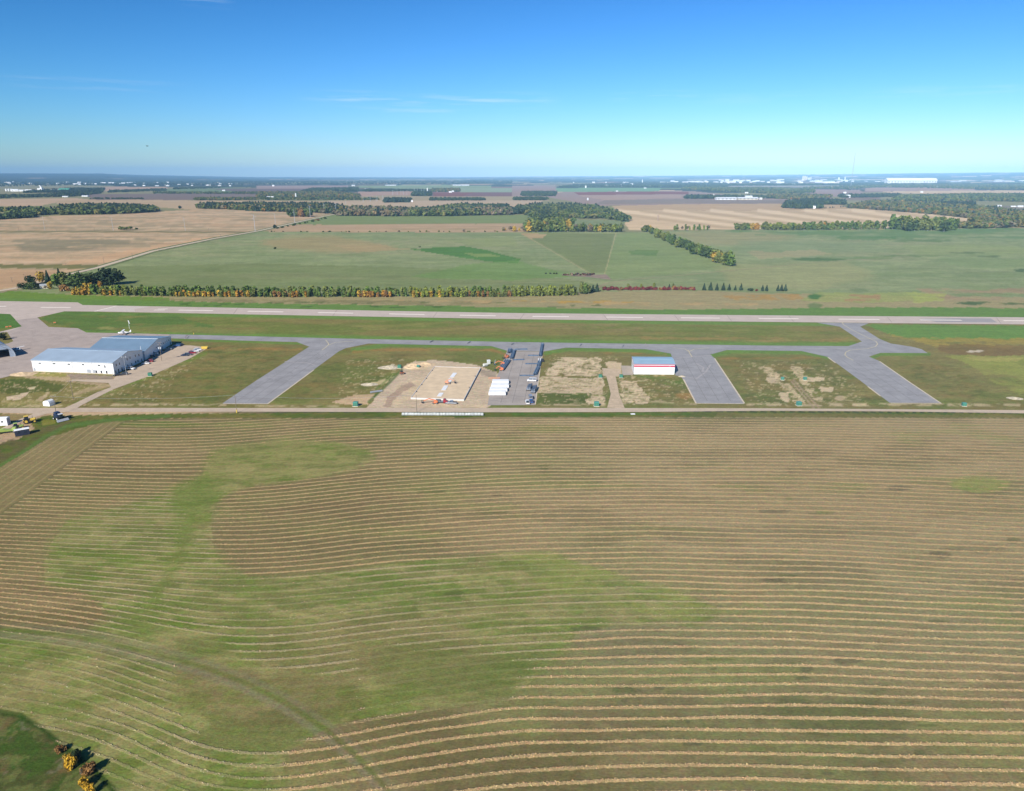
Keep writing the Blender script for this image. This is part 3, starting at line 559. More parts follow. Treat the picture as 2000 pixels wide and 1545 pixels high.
head = hf & (hd > 0) & (GPX < 420); ROW[head] = hd[head] / 3.5; HAYS[head] = .12 + .25 * fbm(GX[head] / 3, GY[head], 9, 77); GCOL[head] = GCOL[head] * .3 + alb('#8a8059') * .7
near_h = np.nonzero(hf & (np.abs(hd) < 1.2) & (GPX < 215) & (GPX > -60))[0]; pass
HAYS[hf & (np.hypot((GPX - 1905) / 50, (GPY - 946) / 14) < 1)] = .2
HAYS[hf & (GPY < 816.5)] *= .3

# --- split the grid into its fields and build each as one surface
def quads_mesh(name, qsel, m, extra=False):
    q = QUADS[qsel]; u, inv = np.unique(q.ravel(), return_inverse=True)
    me = bpy.data.meshes.new(name); nv, nq = len(u), len(q)
    me.vertices.add(nv); me.vertices.foreach_set('co', np.stack([GX[u], GY[u], GZ[u]], 1).astype(np.float32).ravel())
    me.loops.add(nq * 4); me.loops.foreach_set('vertex_index', inv.astype(np.int32))
    me.polygons.add(nq); me.polygons.foreach_set('loop_start', (np.arange(nq) * 4).astype(np.int32))
    me.update(calc_edges=True)
    me.polygons.foreach_set('use_smooth', np.ones(nq, bool))
    def vcol(nm, arr):
        at = me.attributes.new(nm, 'FLOAT_COLOR', 'POINT'); at.data.foreach_set('color', np.concatenate([arr[u], np.ones((nv, 1))], 1).astype(np.float32).ravel())
    vcol('col', GCOL)
    if extra:
        vcol('haycol', HCOL)
        for nm, arr in (('row', ROW), ('hay', HAYS)):
            at = me.attributes.new(nm, 'FLOAT', 'POINT'); at.data.foreach_set('value', arr[u].astype(np.float32))
    me.materials.append(m); o = bpy.data.objects.new(name, me); COL.objects.link(o); o['kind'] = 'structure'
    return o
ii = (np.arange(NR - 1)[:, None] * NC + np.arange(NC - 1)[None, :]).ravel()
QUADS = np.stack([ii, ii + 1, ii + NC + 1, ii + NC], 1)
qx, qy = GPX[QUADS].mean(1), GPY[QUADS].mean(1)
HAYX = HAY[:1] + HAY[1:]
rh = inside(HAYX, qx, qy) | (qy > 1500)
ra = ~rh & (qy > 566) & inside([(-9999, 566), (30, 566), (140, 574), (400, 580), (1000, 579), (1180, 568), (1560, 572), (9999, 560), (9999, 3000), (-9999, 3000)], qx, qy)
rp = ~rh & ~ra & inside(PAST, qx, qy)
rs_ = ~rh & ~ra & ~rp & inside(STUB, qx, qy)
rf = ~(rh | ra | rp | rs_)
M_FIELD = attr_mat('field_ground', [(.06, .12, 3), (.02, .12, 9), (.5, .14, 2)])
M_GRASS = attr_mat('mown_grass', [(.12, .15, 2.5), (.55, .22, 1.8), (2.0, .25, 1.3)])
M_HAY = attr_mat('hay_ground', [(.1, .10, 2), (.7, .18, 2.5), (2.6, .30, 2.0)], stripes=True)
M_PAST = attr_mat('pasture_grass', [(.03, .12, 3), (.12, .12, 2), (.5, .18, 2)])
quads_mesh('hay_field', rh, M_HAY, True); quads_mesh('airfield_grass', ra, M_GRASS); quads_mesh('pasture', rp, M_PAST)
quads_mesh('stubble_field', rs_, M_FIELD); quads_mesh('farmland', rf, M_FIELD)
g = MB(); g.add([(33500 * math.cos(i * math.pi / 24), 33500 * math.sin(i * math.pi / 24), -1.0) for i in range(48)], [tuple(range(48))])
structure('ground', g.build('ground', mat('base_ground', '#8b8a63', .95)))

# --- loose straw lying in the swaths: many small tilted tufts along every row
n_ = 2600000; sa_ = np.radians(-45 + 90 * RNG.random(n_)); sd_ = np.sqrt(100 ** 2 + (360 ** 2 - 100 ** 2) * RNG.random(n_)); sx_, sy_ = sd_ * np.sin(sa_), sd_ * np.cos(sa_)
ppx, ppy = project(sx_, sy_, 0.0); k = inside(HAY, ppx, ppy) & (ppx > -150) & (ppx < 2150) & (ppy < 1640); sx_, sy_, ppx, ppy = sx_[k], sy_[k], ppx[k], ppy[k]
Lc = ppy.copy(); cx_ = np.clip(ppx, -499, 2699)
for _ in range(14): Lc = ppy - Sval(cx_, Lc)
rw_ = HC / np.tan(np.clip(np.arctan((Lc - CY) / FOC) + PIT, .05, 1.2)) / 3.46 + wander(sx_, sy_); fr_ = np.abs(rw_ - np.floor(rw_) - .5)
gi = np.clip(np.searchsorted(dist, np.hypot(sx_, sy_)), 0, NR - 1) * NC + np.clip(((np.degrees(np.arctan2(sx_, sy_)) + 47) / .08).astype(int), 0, NC - 1)
hds = (sx_ - a0.x) * hn.x + (sy_ - a0.y) * hn.y; ok = (RNG.random(len(sx_)) < HAYS[gi] * sstep(.17, .04, fr_) * (.45 + .55 * sstep(950, 1250, ppy)) * (.55 + .45 * hash2(np.floor(rw_), np.floor(rw_) * 0, 5)) * (1 - .6 * g1[gi])) & ~((hds > -2) & (ppx < 420)) & (HAYS[gi] > .12)
sx_, sy_, gi, fr_ = sx_[ok], sy_[ok], gi[ok], fr_[ok]; n_ = len(sx_)
u_ = RNG.normal(size=(n_, 3)) * np.array([1, 1, .10]); u_ /= np.linalg.norm(u_, axis=1)[:, None]; v_ = np.cross(u_, RNG.normal(size=(n_, 3)) * np.array([.5, .5, .3]) + np.array([0, 0, 1.3])); v_ /= np.linalg.norm(v_, axis=1)[:, None]
s_ = (.07 + .15 * RNG.random(n_))[:, None]; c_ = np.stack([sx_, sy_, .03 + .14 * RNG.random(n_) * (1 - fr_ / .2)], 1)
SV = np.stack([c_ - u_ * s_ * 1.3 - v_ * s_ * .3, c_ - v_ * s_ * .5 + u_ * s_ * .2, c_ + u_ * s_ * 1.3 + v_ * s_ * .2, c_ + v_ * s_ * .55], 1).reshape(-1, 3)
tint = np.stack([1 + .22 * (RNG.random(n_) - .35), 1 + .22 * (RNG.random(n_) - .4), 1 + .22 * (RNG.random(n_) - .4)], 1) * (.82 + .42 * RNG.random(n_))[:, None]
SC = np.repeat(np.minimum(HCOL[gi] * tint * .93, .8), 4, 0)
me = bpy.data.meshes.new('straw'); me.vertices.add(n_ * 4); me.vertices.foreach_set('co', SV.astype(np.float32).ravel()); me.loops.add(n_ * 4); me.loops.foreach_set('vertex_index', np.arange(n_ * 4, dtype=np.int32)); me.polygons.add(n_); me.polygons.foreach_set('loop_start', (np.arange(n_) * 4).astype(np.int32)); me.update(calc_edges=True)
at_ = me.attributes.new('col', 'FLOAT_COLOR', 'POINT'); at_.data.foreach_set('color', np.concatenate([SC, np.ones((n_ * 4, 1))], 1).astype(np.float32).ravel()); me.materials.append(attr_mat('cut_straw', [(1.5, .12, 1)]))
so_ = bpy.data.objects.new('hay_straw', me); COL.objects.link(so_); tag(so_, 'pale cut hay lying in long curving swaths over the near field', 'hay', None, 'stuff'); print('straw', n_)
# ------------------------------------------------------------------ runway, taxiway, aprons, roads
def pave_mat(name, h, crack=.0, stain=.16, scale=.12, rough=.85):
    m = bpy.data.materials.new(name); m.use_nodes = True; n, l = m.node_tree.nodes, m.node_tree.links; b = n['Principled BSDF']
    b.inputs['Roughness'].default_value = rough; b.inputs['Specular IOR Level'].default_value = .25
    g = n.new('ShaderNodeNewGeometry'); mp = n.new('ShaderNodeMapping'); mp.inputs['Rotation'].default_value = (0, 0, .09); l.new(g.outputs['Position'], mp.inputs['Vector'])
    t = n.new('ShaderNodeTexNoise'); t.inputs['Scale'].default_value = scale; t.inputs['Detail'].default_value = 6; t.inputs['Roughness'].default_value = .7; l.new(mp.outputs[0], t.inputs['Vector'])
    t2 = n.new('ShaderNodeTexNoise'); t2.inputs['Scale'].default_value = 1.2; t2.inputs['Detail'].default_value = 3; l.new(mp.outputs[0], t2.inputs['Vector'])
    def mr(v, a, bb, c, d):
        q = n.new('ShaderNodeMapRange'); q.inputs['From Min'].default_value = a; q.inputs['From Max'].default_value = bb; q.inputs['To Min'].default_value = c; q.inputs['To Max'].default_value = d; l.new(v, q.inputs['Value']); return q.outputs[0]
    def mul(a, c):
        q = n.new('ShaderNodeMath'); q.operation = 'MULTIPLY'; l.new(a, q.inputs[0]); l.new(c, q.inputs[1]); return q.outputs[0]
    f = mul(mr(t.outputs['Fac'], .3, .7, 1 - stain, 1 + stain), mr(t2.outputs['Fac'], .3, .7, .94, 1.06))
    if crack:
        v = n.new('ShaderNodeTexVoronoi'); v.feature = 'DISTANCE_TO_EDGE'; v.inputs['Scale'].default_value = .055; 
        w = n.new('ShaderNodeVectorMath'); w.operation = 'ADD'; l.new(mp.outputs[0], w.inputs[0])
        s2 = n.new('ShaderNodeVectorMath'); s2.operation = 'SCALE'; s2.inputs['Scale'].default_value = 9; l.new(t2.outputs['Color'], s2.inputs[0]); l.new(s2.outputs[0], w.inputs[1]); l.new(w.outputs[0], v.inputs['Vector'])
        f = mul(f, mr(v.outputs['Distance'], 0, .012, 1 - crack, 1))
    vm = n.new('ShaderNodeVectorMath'); vm.operation = 'SCALE'; vm.inputs[0].default_value = tuple(alb(h)); l.new(f, vm.inputs['Scale']); l.new(vm.outputs[0], b.inputs['Base Color'])
    return m
M_RUN = pave_mat('runway_asphalt', '#c6bbb6', .22, .09); M_APR = pave_mat('old_apron_asphalt', '#b2a8a5', .4, .14); M_TAXI = pave_mat('taxiway_asphalt', '#9b9da5', .32, .18, .09)
M_TAXIL = pave_mat('worn_asphalt', '#a8a3a2', .2, .16, .07); M_GRAV = pave_mat('gravel', '#c4b5a5', 0, .12, .15); M_PATCH = pave_mat('new_asphalt', '#a3a1a6', 0, .06)
M_WHITE = mat('white_marking', '#f2eeea', .8, noise=.05); M_FADED = mat('faded_marking', '#cfc8c5', .8, noise=.12, scale=.6); M_YEL = mat('yellow_marking', '#cdc4a6', .8, noise=.15, scale=1); M_GRYL = mat('grey_line', '#b5b3b8', .8)
RUN_N = [(-500, 582), (-150, 586), (0, 588), (152, 590.6), (161.5, 595.7), (340, 599), (500, 602), (750, 607), (1000, 611.3), (1250, 613.8), (1500, 615.8), (1750, 617.8), (2000, 619.7), (2600, 624)]
RUN_S = [(2600, 640), (2000, 633.6), (1750, 631.3), (1500, 628.6), (1250, 626.2), (1000, 623.2), (750, 618.8), (500, 614.4), (340, 611.2), (187, 608.6), (126, 608)]
rw = sheet('runway', RUN_N + RUN_S + [(73, 620), (95, 638.5), (152, 641), (169, 649.5), (260, 651), (330, 653), (330, 662), (290, 668), (190, 690), (120, 720), (60, 727), (30, 731.5), (0, 739), (-300, 800), (-300, 690), (0, 672), (15, 671), (26, 666.5), (14, 648.5), (0, 649.7), (-300, 668), (-300, 664), (0, 648), (42.5, 637.5), (20, 613.5), (0, 612.6), (-300, 610), (-500, 606)], .05, M_RUN)
rw2 = sheet('apron', [(95, 638.5), (152, 641), (169, 649.5), (260, 651), (330, 653), (330, 662), (290, 668), (190, 690), (120, 720), (60, 727), (30, 731.5), (0, 739), (-300, 800), (-300, 690), (0, 672), (15, 671), (26, 666.5), (14, 648.5), (42.5, 637.5), (30, 625), (73, 620)], .06, M_APR)
sheet('runway_threshold', [(188, 607.4), (228, 597.6), (294, 598.8), (262, 603.8), (264, 609)], .07, M_FADED, rw, None)
sheet('new_runway_patch', [(1795, 623), (1860, 621.4), (1935, 622), (1948, 629.8), (1830, 629)], .07, M_PATCH, rw, None)
mk = MB()
def pxbar(mb, a, b, w, z): strip_mb(mb, [P(*a), P(*b)], w, z)
def cl(x): return np.interp(x, [0, 340, 500, 750, 1000, 1250, 1500, 1750, 2000, 2600], [598.0, 605.6, 608.3, 613.0, 617.6, 620.2, 622.2, 624.6, 626.6, 631])
for x0, x1 in ((-60, 12), (80, 138), (349, 416), (484, 553), (621, 690), (760, 829), (898, 968), (1040, 1111), (1184, 1256), (1330, 1406), (1482, 1560), (1638, 1718), (1797, 1878), (1960, 2040)):
    y0 = cl(x0) if x0 > 300 else 600.6; y1 = cl(x1) if x0 > 300 else 600.9
    if x0 < 0: y0 = y1 = 598.5
    pxbar(mk, (x0, y0), (x1, y1), 3.0, .085)
pxbar(mk, (184.6, 608.2), (228, 597.6), 2.0, .085)
for a, b in (((301, 605.6), (322, 605.7)), ((308, 603.6), (328, 603.5))): pxbar(mk, a, b, 2.4, .085)
mk.build('runway_marking', M_WHITE, rw)
mk = MB()                                                            # joints across the runway
for x in (460, 654, 850, 1020, 1182, 1321, 1424, 1545, 1737, 1950): pxbar(mk, (x + 4 if x < 1128 else x - 4, cl(x) - 5.4), (x - 4 if x < 1128 else x + 5, cl(x) + 5.6), .35, .08)
mk.build('asphalt_joint', mat('joint_sealer', '#938680', .9), rw)
tx = sheet('taxiway', [(330, 652.8), (340, 653), (500, 657), (625, 660), (750, 663), (1000, 668), (1250, 671.5), (1500, 675), (1657, 676), (1683.7, 667), (1640, 638), (1595, 630.2), (1697, 631.4), (1680, 638), (1718, 662), (1740, 671), (1780, 677), (1800, 682), (1812, 689.6), (1720, 689), (1697, 696.5), (1715, 704), (1777, 746), (1838, 787), (1737.5, 786.5), (1677, 741), (1617, 697), (1565, 685.5), (1420, 683.5), (1387, 692.5), (1395, 699), (1453.5, 788), (1359, 787), (1334, 741), (1330, 735), (1319, 733), (1318, 712), (1310, 690.5), (1262, 682), (1105, 679), (1061.5, 686.5), (990.4, 685), (960, 676), (720, 671), (675, 680), (662, 686), (613, 722), (523, 788.5), (434, 788), (500, 743.5), (604, 677), (580, 668), (500, 666), (340, 661), (330, 660.8)], .05, M_TAXI)
ap = sheet('construction_apron', [(990.4, 685.5), (1061.5, 687), (1058.8, 692.4), (1052.8, 729.6), (1044.4, 791), (952, 791.5), (955.6, 774), (970, 737), (974.8, 726)], .07, M_TAXIL)
mk = MB()
for L in ([(345, 657), (500, 661), (640, 663.5), (760, 666.6), (990, 671)], [(1062, 673.5), (1250, 676), (1500, 679), (1640, 681)], [(1590, 680.5), (1660, 682)]): strip_mb(mk, [P(*q) for q in L], .3, .075)
mk.build('taxiway_centre_line', M_GRYL, tx)
mk = MB()
for L in ([(636, 664), (641, 670), (642, 673), (638, 677), (629, 684)], [(642, 674), (655, 669), (690, 666.5)], [(1344, 684), (1347, 690), (1352, 697.5)], [(1346, 687.5), (1338, 682), (1315, 679)], [(1346, 687), (1356, 682), (1385, 679.5)],
          [(1645, 629), (1647, 634), (1665, 645), (1700, 662), (1711, 667), (1714, 672), (1710, 677), (1695, 681), (1660, 684), (1652, 688), (1650, 693), (1655, 698), (1667, 704)], [(1676, 661.8), (1718, 661.8)]): strip_mb(mk, [P(*q) for q in L], .55, .08)
mk.build('turn_line', M_YEL, tx)
mk = MB()
for L in ([(556, 706), (600, 709), (615, 713)], [(1322, 700), (1350, 697), (1390, 694)], [(1340, 736), (1360, 740), (1378, 727), (1388, 712)], [(1360, 710), (1374, 718), (1372, 726)]): strip_mb(mk, [P(*q) for q in L], 1.1, .074)
mk.build('asphalt_seam', mat('asphalt_seam', '#aaa8ae', .9), tx)
mk = MB()                                                            # paving seams and sealed cracks along the lanes
for L0, L1, R0, R1 in (((604, 678), (436, 787), (660, 687), (521, 788)), ((1311, 692), (1360, 786), (1386, 694), (1452, 787)), ((1619, 699), (1738, 786), (1699, 699), (1836, 786)), ((991, 687), (954, 790), (1061, 688), (1046, 790))):
    for t_ in (.25, .5, .75):
        q0 = [l + (r - l) * t_ for l, r in zip(L0, R0)]; q1 = [l + (r - l) * t_ for l, r in zip(L1, R1)]; strip_mb(mk, [P(q0[0] + (q1[0] - q0[0]) * s_, q0[1] + (q1[1] - q0[1]) * s_) for s_ in (.04, .5, .97)], .22, .076)
    for _ in range(9):
        s_, t0_ = .05 + .9 * RNG.random(), RNG.random() * .6; pts_ = []
        for j_ in range(4):
            t_ = t0_ + .12 * j_; ss = min(.98, max(.02, s_ + (RNG.random() - .5) * .03)); l_ = [a_ + (b_ - a_) * ss for a_, b_ in zip(L0, L1)]; r_ = [a_ + (b_ - a_) * ss for a_, b_ in zip(R0, R1)]; pts_.append(P(l_[0] + (r_[0] - l_[0]) * t_, l_[1] + (r_[1] - l_[1]) * t_))
        strip_mb(mk, pts_, .3, .077)
mk.build('crack_seal', mat('crack_seal', '#7d7c80', .9, noise=.2), tx)
mk = MB()                                                            # pale gravel shoulders along the lanes
for L in ([(613, 722.5), (523, 788.8)], [(1395.5, 700), (1454, 788)], [(1335, 741), (1347, 764), (1359.5, 788)], [(1718, 706), (1777, 747), (1838, 788)], [(1617, 698), (1632, 709)], [(1695, 755), (1720, 774)], [(1453, 788.6), (1359, 788)], [(1740, 787.5), (1838, 788)], [(1059, 692), (1053, 730), (1045, 790)], [(524, 789), (436, 788.6)]):
    strip_mb(mk, [P(*q) for q in L], .8, .065)
mk.build('gravel_shoulder', mat('shoulder_gravel', '#d2c8b8', .95, noise=.25, scale=1.0), tx)
rd = sheet('gravel_road', [(-500, 795), (0, 797), (125, 796.6), (500, 796.8), (1000, 796.6), (1500, 797.4), (2000, 801), (2600, 806), (2600, 813), (2000, 807.3), (1750, 803.4), (1500, 802.2), (1250, 804.6), (1000, 805.2), (500, 804), (125, 804.8), (90, 808), (45, 822), (20, 836), (-200, 900), (-200, 868), (0, 838), (40, 818), (66, 808), (0, 806), (-500, 807)], .05, M_GRAV)
sheet('parking_lot', [(125, 797.2), (150, 786), (190, 766), (217, 756), (212, 748), (140, 744), (141, 741), (222, 741), (226, 735), (240, 729), (275, 712), (330, 680), (338, 674), (372, 674.5), (398, 677.5), (402, 682), (371, 700), (298, 732), (222, 760), (160, 791), (150, 797.2)], .06, M_GRAV)
mk = MB(); strip_mb(mk, [P(1193, 735), P(1197, 750), P(1201, 770), P(1203, 797)], [5.5, 5, 4.5, 9], .055); strip_mb(mk, [P(1193, 735), P(1195, 720)], [9, 12], .052)
structure('dirt_track', mk.build('dirt_track', pave_mat('track_dirt', '#c4b39d', 0, .2, .3)))
sheet('concrete_pad', [(1213, 714), (1233, 714.5), (1234.5, 716), (1237, 732), (1216, 733)], .07, pave_mat('pad_concrete', '#b0a79e', 0, .08))
ribbon('country_road', [(-400, 640), (0, 568), (30, 563), (100, 544), (192, 522.5), (300, 490), (420, 465.5), (505, 451), (585, 433), (655, 418)], 8.5, .12, pave_mat('country_gravel', '#c9bcaa', 0, .06, .02))
vb = MB(); strip_mb(vb, [P(x, y) for x, y in [(100, 541.5), (192, 520.5), (300, 488), (420, 463.8), (505, 449.5), (585, 432), (655, 417.2)]], 8, .1); strip_mb(vb, [P(x, y) for x, y in [(200, 523.5), (300, 493), (420, 467.4), (505, 452.6), (585, 434.6), (655, 419)]], 8, .1)
structure('road_verge', vb.build('road_verge', mat('verge_grass', '#66733f', .95, noise=.3, scale=.1)))
ribbon('farm_lane', [(1165, 563), (1185, 553), (1230, 546), (1320, 539), (1400, 531), (1500, 522), (1600, 512), (1800, 499), (1960, 486)], [4, 3.4, 3, 3, 3, 3, 2, 1.5, 1], .1, mat('lane_dirt', '#938a68', .95, noise=.2, scale=.1))
ribbon('farm_driveway', [(0, 572), (14, 568), (45, 566.5)], 6, .11, MATS.get('lane_dirt'))

# ------------------------------------------------------------------ hangars
def ribbed(name, h, rough=.42, metal=.35, pitch=.9, axis='X'):
    m = mat(name, h, rough, metal, .06, .15, .5); n, l = m.node_tree.nodes, m.node_tree.links
    g = n.new('ShaderNodeTexCoord'); w = n.new('ShaderNodeTexWave'); w.bands_direction = axis; w.inputs['Scale'].default_value = .314 / pitch * 1.0; l.new(g.outputs['Object'], w.inputs['Vector'])
    bp = n.new('ShaderNodeBump'); bp.inputs['Strength'].default_value = .25; bp.inputs['Distance'].default_value = .06; l.new(w.outputs['Fac'], bp.inputs['Height']); l.new(bp.outputs[0], n['Principled BSDF'].inputs['Normal'])
    return m
M_WWALL = ribbed('white_siding', np.array((.80, .80, .80)), .5, 0, 1.0); M_ROOFA = ribbed('galvanised_roof', np.array((.40, .50, .60)), .5, .25, .9); M_ROOFB = ribbed('blue_grey_roof', np.array((.22, .33, .44)), .5, .2, .9)
M_ROOFR = ribbed('sky_blue_roof', np.array((.36, .52, .63)), .45, .2, .9); M_TRIMW = mat('white_trim', np.array((.8, .8, .8)), .5, noise=.03); M_RED = mat('red_band', np.array((.52, .05, .10)), .5, noise=.05)
M_GLASS = mat('dark_glass', np.array((.03, .04, .05)), .12, 0, .05, 1, .6); M_DOOR = mat('grey_door', np.array((.35, .37, .40)), .5, noise=.05); M_CONC = mat('concrete', '#c8c2b8', .9, noise=.12, scale=1.2)
M_DARK = mat('dark_metal', np.array((.035, .038, .045)), .5, .3, .1); M_STEEL = mat('galvanised_steel', np.array((.45, .47, .5)), .45, .5, .1); M_WOODP = mat('pole_timber', np.array((.20, .16, .12)), .9, 0, .2, 2)
def V2(v): return Vector((v[0], v[1], 0))
def shed(name, label, cat, sw, se, ne, nw, eave, ridge, wallm, roofm, over=.35, group=None, roof_t=.18, split=None):
    """gabled shed on four ground corners, ridge running sw-se; returns root and a frame for its openings"""
    sw, se, ne, nw = map(V2, (sw, se, ne, nw)); root = thing(name, label, cat, sw, 0, group)
    A, B, C_, D = [v - sw for v in (sw, se, ne, nw)]; up = lambda v, z: Vector((v.x, v.y, z))
    m0, m1 = (A + D) / 2, (B + C_) / 2
    w = MB(); w.add([up(A, 0), up(B, 0), up(C_, 0), up(D, 0), up(A, eave), up(B, eave), up(C_, eave), up(D, eave), up(m0, ridge), up(m1, ridge)],
                    [(0, 1, 5, 4), (2, 3, 7, 6), (1, 2, 6, 9, 5), (3, 0, 4, 8, 7)]); w.build('wall', wallm, root)
    ex = (B - A).normalized(); ny = (D - A).normalized(); sl = (ridge - eave) / ((D - A).length / 2)
    r = MB()
    for (e0, e1, q0, q1, sg) in ((A, B, m0, m1, -1), (D, C_, m0, m1, 1)):
        a = up(e0 - ex * over + ny * sg * over, eave - sl * over + .02); b = up(e1 + ex * over + ny * sg * over, eave - sl * over + .02); c = up(q1 + ex * over, ridge + .02); d = up(q0 - ex * over, ridge + .02)
        t = Vector((0, 0, roof_t)); r.add([a, b, c, d, a + t, b + t, c + t, d + t], [(0, 1, 2, 3), (4, 5, 6, 7), (0, 1, 5, 4), (1, 2, 6, 5), (2, 3, 7, 6), (3, 0, 4, 7)])
    ro = r.build('roof', roofm, root)
    rc = MB(); rc.bar(up(m0 - ex * over, ridge + roof_t + .06), up(m1 + ex * over, ridge + roof_t + .06), .6, .1); rc.build('ridge_cap', M_TRIMW if roofm is M_ROOFB else roofm, ro)
    return root, dict(A=A, B=B, C=C_, D=D, up=up)
def opening(root, name, p, q, s, z, w, h, m, out=.05, frame=None, label=None):
    """a door or window on the wall from p to q, centred at fraction s, sill height z"""
    d = (q - p).normalized(); n = Vector((d.y, -d.x, 0)); c = p.lerp(q, s)
    b = MB(); o = c + n * (out / 2 + .004); rz = math.atan2(d.y, d.x)
    b.box((o.x, o.y, z + h / 2), (w, out, h), rz); ob = b.build(name, m, root)
    if frame:
        f = MB(); e = .12
        for (dx, dz, ww, hh) in ((0, -e / 2, w + 2 * e, e), (0, h + e / 2, w + 2 * e, e), (-w / 2 - e / 2, h / 2, e, h), (w / 2 + e / 2, h / 2, e, h)):
            f.box((o.x + d.x * dx, o.y + d.y * dx, z + dz), (ww, out + .03, hh), rz)
        f.build('frame', frame, ob)
    return ob
def wallp(a, b, sx):                        # fraction along the wall a-b that shows at photo column sx (ground line)
    best = min((abs(project(*(Vector(a).lerp(Vector(b), t / 200)).to_tuple()[:2])[0] - sx), t / 200) for t in range(201)); return best[1]
# front left hangar
h_sw, h_se, h_ne = P(65.5, 725.6), P(223.6, 731.4), P(281, 705)
h_nw = h_sw + (h_ne - h_se)
e1 = (hgt(223.6, 731.4, 707.4) + hgt(65.5, 725.6, 704.5)) / 2; mid = (h_se + h_ne) / 2; mpx = project(mid.x, mid.y)
r1 = hgt(mpx[0], mpx[1], 686.7)
hg, F = shed('hangar', 'long white metal hangar with pale grey gabled roof beside the gravel parking lot', 'hangar', h_sw, h_se, h_ne, h_nw, e1, r1, M_WWALL, M_ROOFA)
for px in (81, 109, 138, 165, 196): opening(hg, 'window', F['A'], F['B'], wallp(h_sw, h_se, px), e1 * .70, 1.7, .75, M_GLASS, .04, M_TRIMW)
opening(hg, 'window', F['A'], F['B'], wallp(h_sw, h_se, 207.5), e1 * .55, .8, 1.6, M_GLASS, .04, M_TRIMW)
for px, w, h in ((68.6, 1.4, 2.2), (174.5, 2.6, 2.6), (185, 1.4, 2.4), (189.5, 1.0, 2.1), (199, 1.0, 2.1), (209.5, 1.0, 2.1)):
    d_ = opening(hg, 'door', F['A'], F['B'], wallp(h_sw, h_se, px), .05, w, h, M_DOOR if w > 1.2 else M_DARK, .06, M_TRIMW)
for t, z, w, h in ((.05, .5, .9, 1.5), (.14, .05, 1.1, 2.2), (.25, .05, 1.1, 2.2), (.45, .9, .9, 1.4), (.58, .05, 1.0, 2.1), (.72, .9, 1.0, 1.5), (.80, .9, 1.0, 1.5), (.93, .05, 1.0, 2.1), (.1, 4.3, .9, 1.4), (.2, 4.3, .9, 1.4), (.46, 4.9, .9, 1.4), (.56, 5.1, .9, 1.4), (.74, 4.8, .9, 1.4), (.86, 4.4, .9, 1.4)):
    opening(hg, 'window' if z > .1 else 'door', F['B'], F['C'], t, z, w, h, M_GLASS if z > .1 else M_DARK, .05, M_TRIMW)
b = MB(); b.box(((F['B'] - F['A']).x * .5 + .1, (F['B'] - F['A']).y * .5 - .12, .25), ((F['B'] - F['A']).length, .25, .5), math.atan2(F['B'].y - F['A'].y, F['B'].x - F['A'].x)); b.build('foundation', M_CONC, hg)
# rear left hangar
k_se, k_ne = P(283.5, 703.5), P(335.5, 672); e2 = hgt(335.5, 672, 657.2)
wl2 = abs(P(275.5, 681, e2).x - P(171, 677, e2).x); dv = (h_se - h_sw).normalized(); dv = Vector((dv.x, dv.y * .6, 0)).normalized()
k_sw, k_nw = k_se - dv * wl2, k_ne - dv * wl2; mid = (k_se + k_ne) / 2; mpx = project(mid.x, mid.y); r2 = hgt(mpx[0], mpx[1], 662.2)
k_se2 = k_se + (k_ne - k_se).normalized() * .5; k_sw2 = k_sw + (k_ne - k_se).normalized() * .5
hg2, F2 = shed('hangar', 'larger white hangar with slate blue roof and a white ridge, behind the pale roofed one', 'hangar', k_sw2, k_se2, k_ne, k_nw, e2, r2, M_WWALL, M_ROOFB)
for i in range(9): opening(hg2, 'window', F2['B'], F2['C'], .42 + i * .068, e2 * .62 + min(i, 2) * .05, 1.0, .8, M_GLASS, .05, M_TRIMW)
for t in (.30, .62, .95): opening(hg2, 'door', F2['B'], F2['C'], t, .05, 1.1, 2.2, M_DARK, .05, M_TRIMW)
v = MB(); v.tube((F2['B'].x - 3, F2['B'].y + 2, e2), (F2['B'].x - 3, F2['B'].y + 2, e2 + 3.2), .12, .12, 6); v.build('vent_pipe', M_TRIMW, hg2)
for rt_, F_, e_ in ((hg, F, e1), (hg2, F2, e2)):
    d_ = F_['B'] - F_['A']; nv_ = Vector((d_.y, -d_.x, 0)).normalized(); b = MB(); b.bar(F_['up'](F_['A'] + nv_ * .42, e_ - .12), F_['up'](F_['B'] + nv_ * .42, e_ - .12), .18, .2)
    for k_ in range(5): q_ = F_['A'] + d_ * (.02 + .24 * k_) + nv_ * .1; b.box((q_.x, q_.y, e_ / 2), (.14, .14, e_ - .3))
    b.build('gutter', mat('gutter_grey', np.array((.5, .52, .54)), .5), rt_)
print('hangars', e1, r1, e2, r2, wl2)
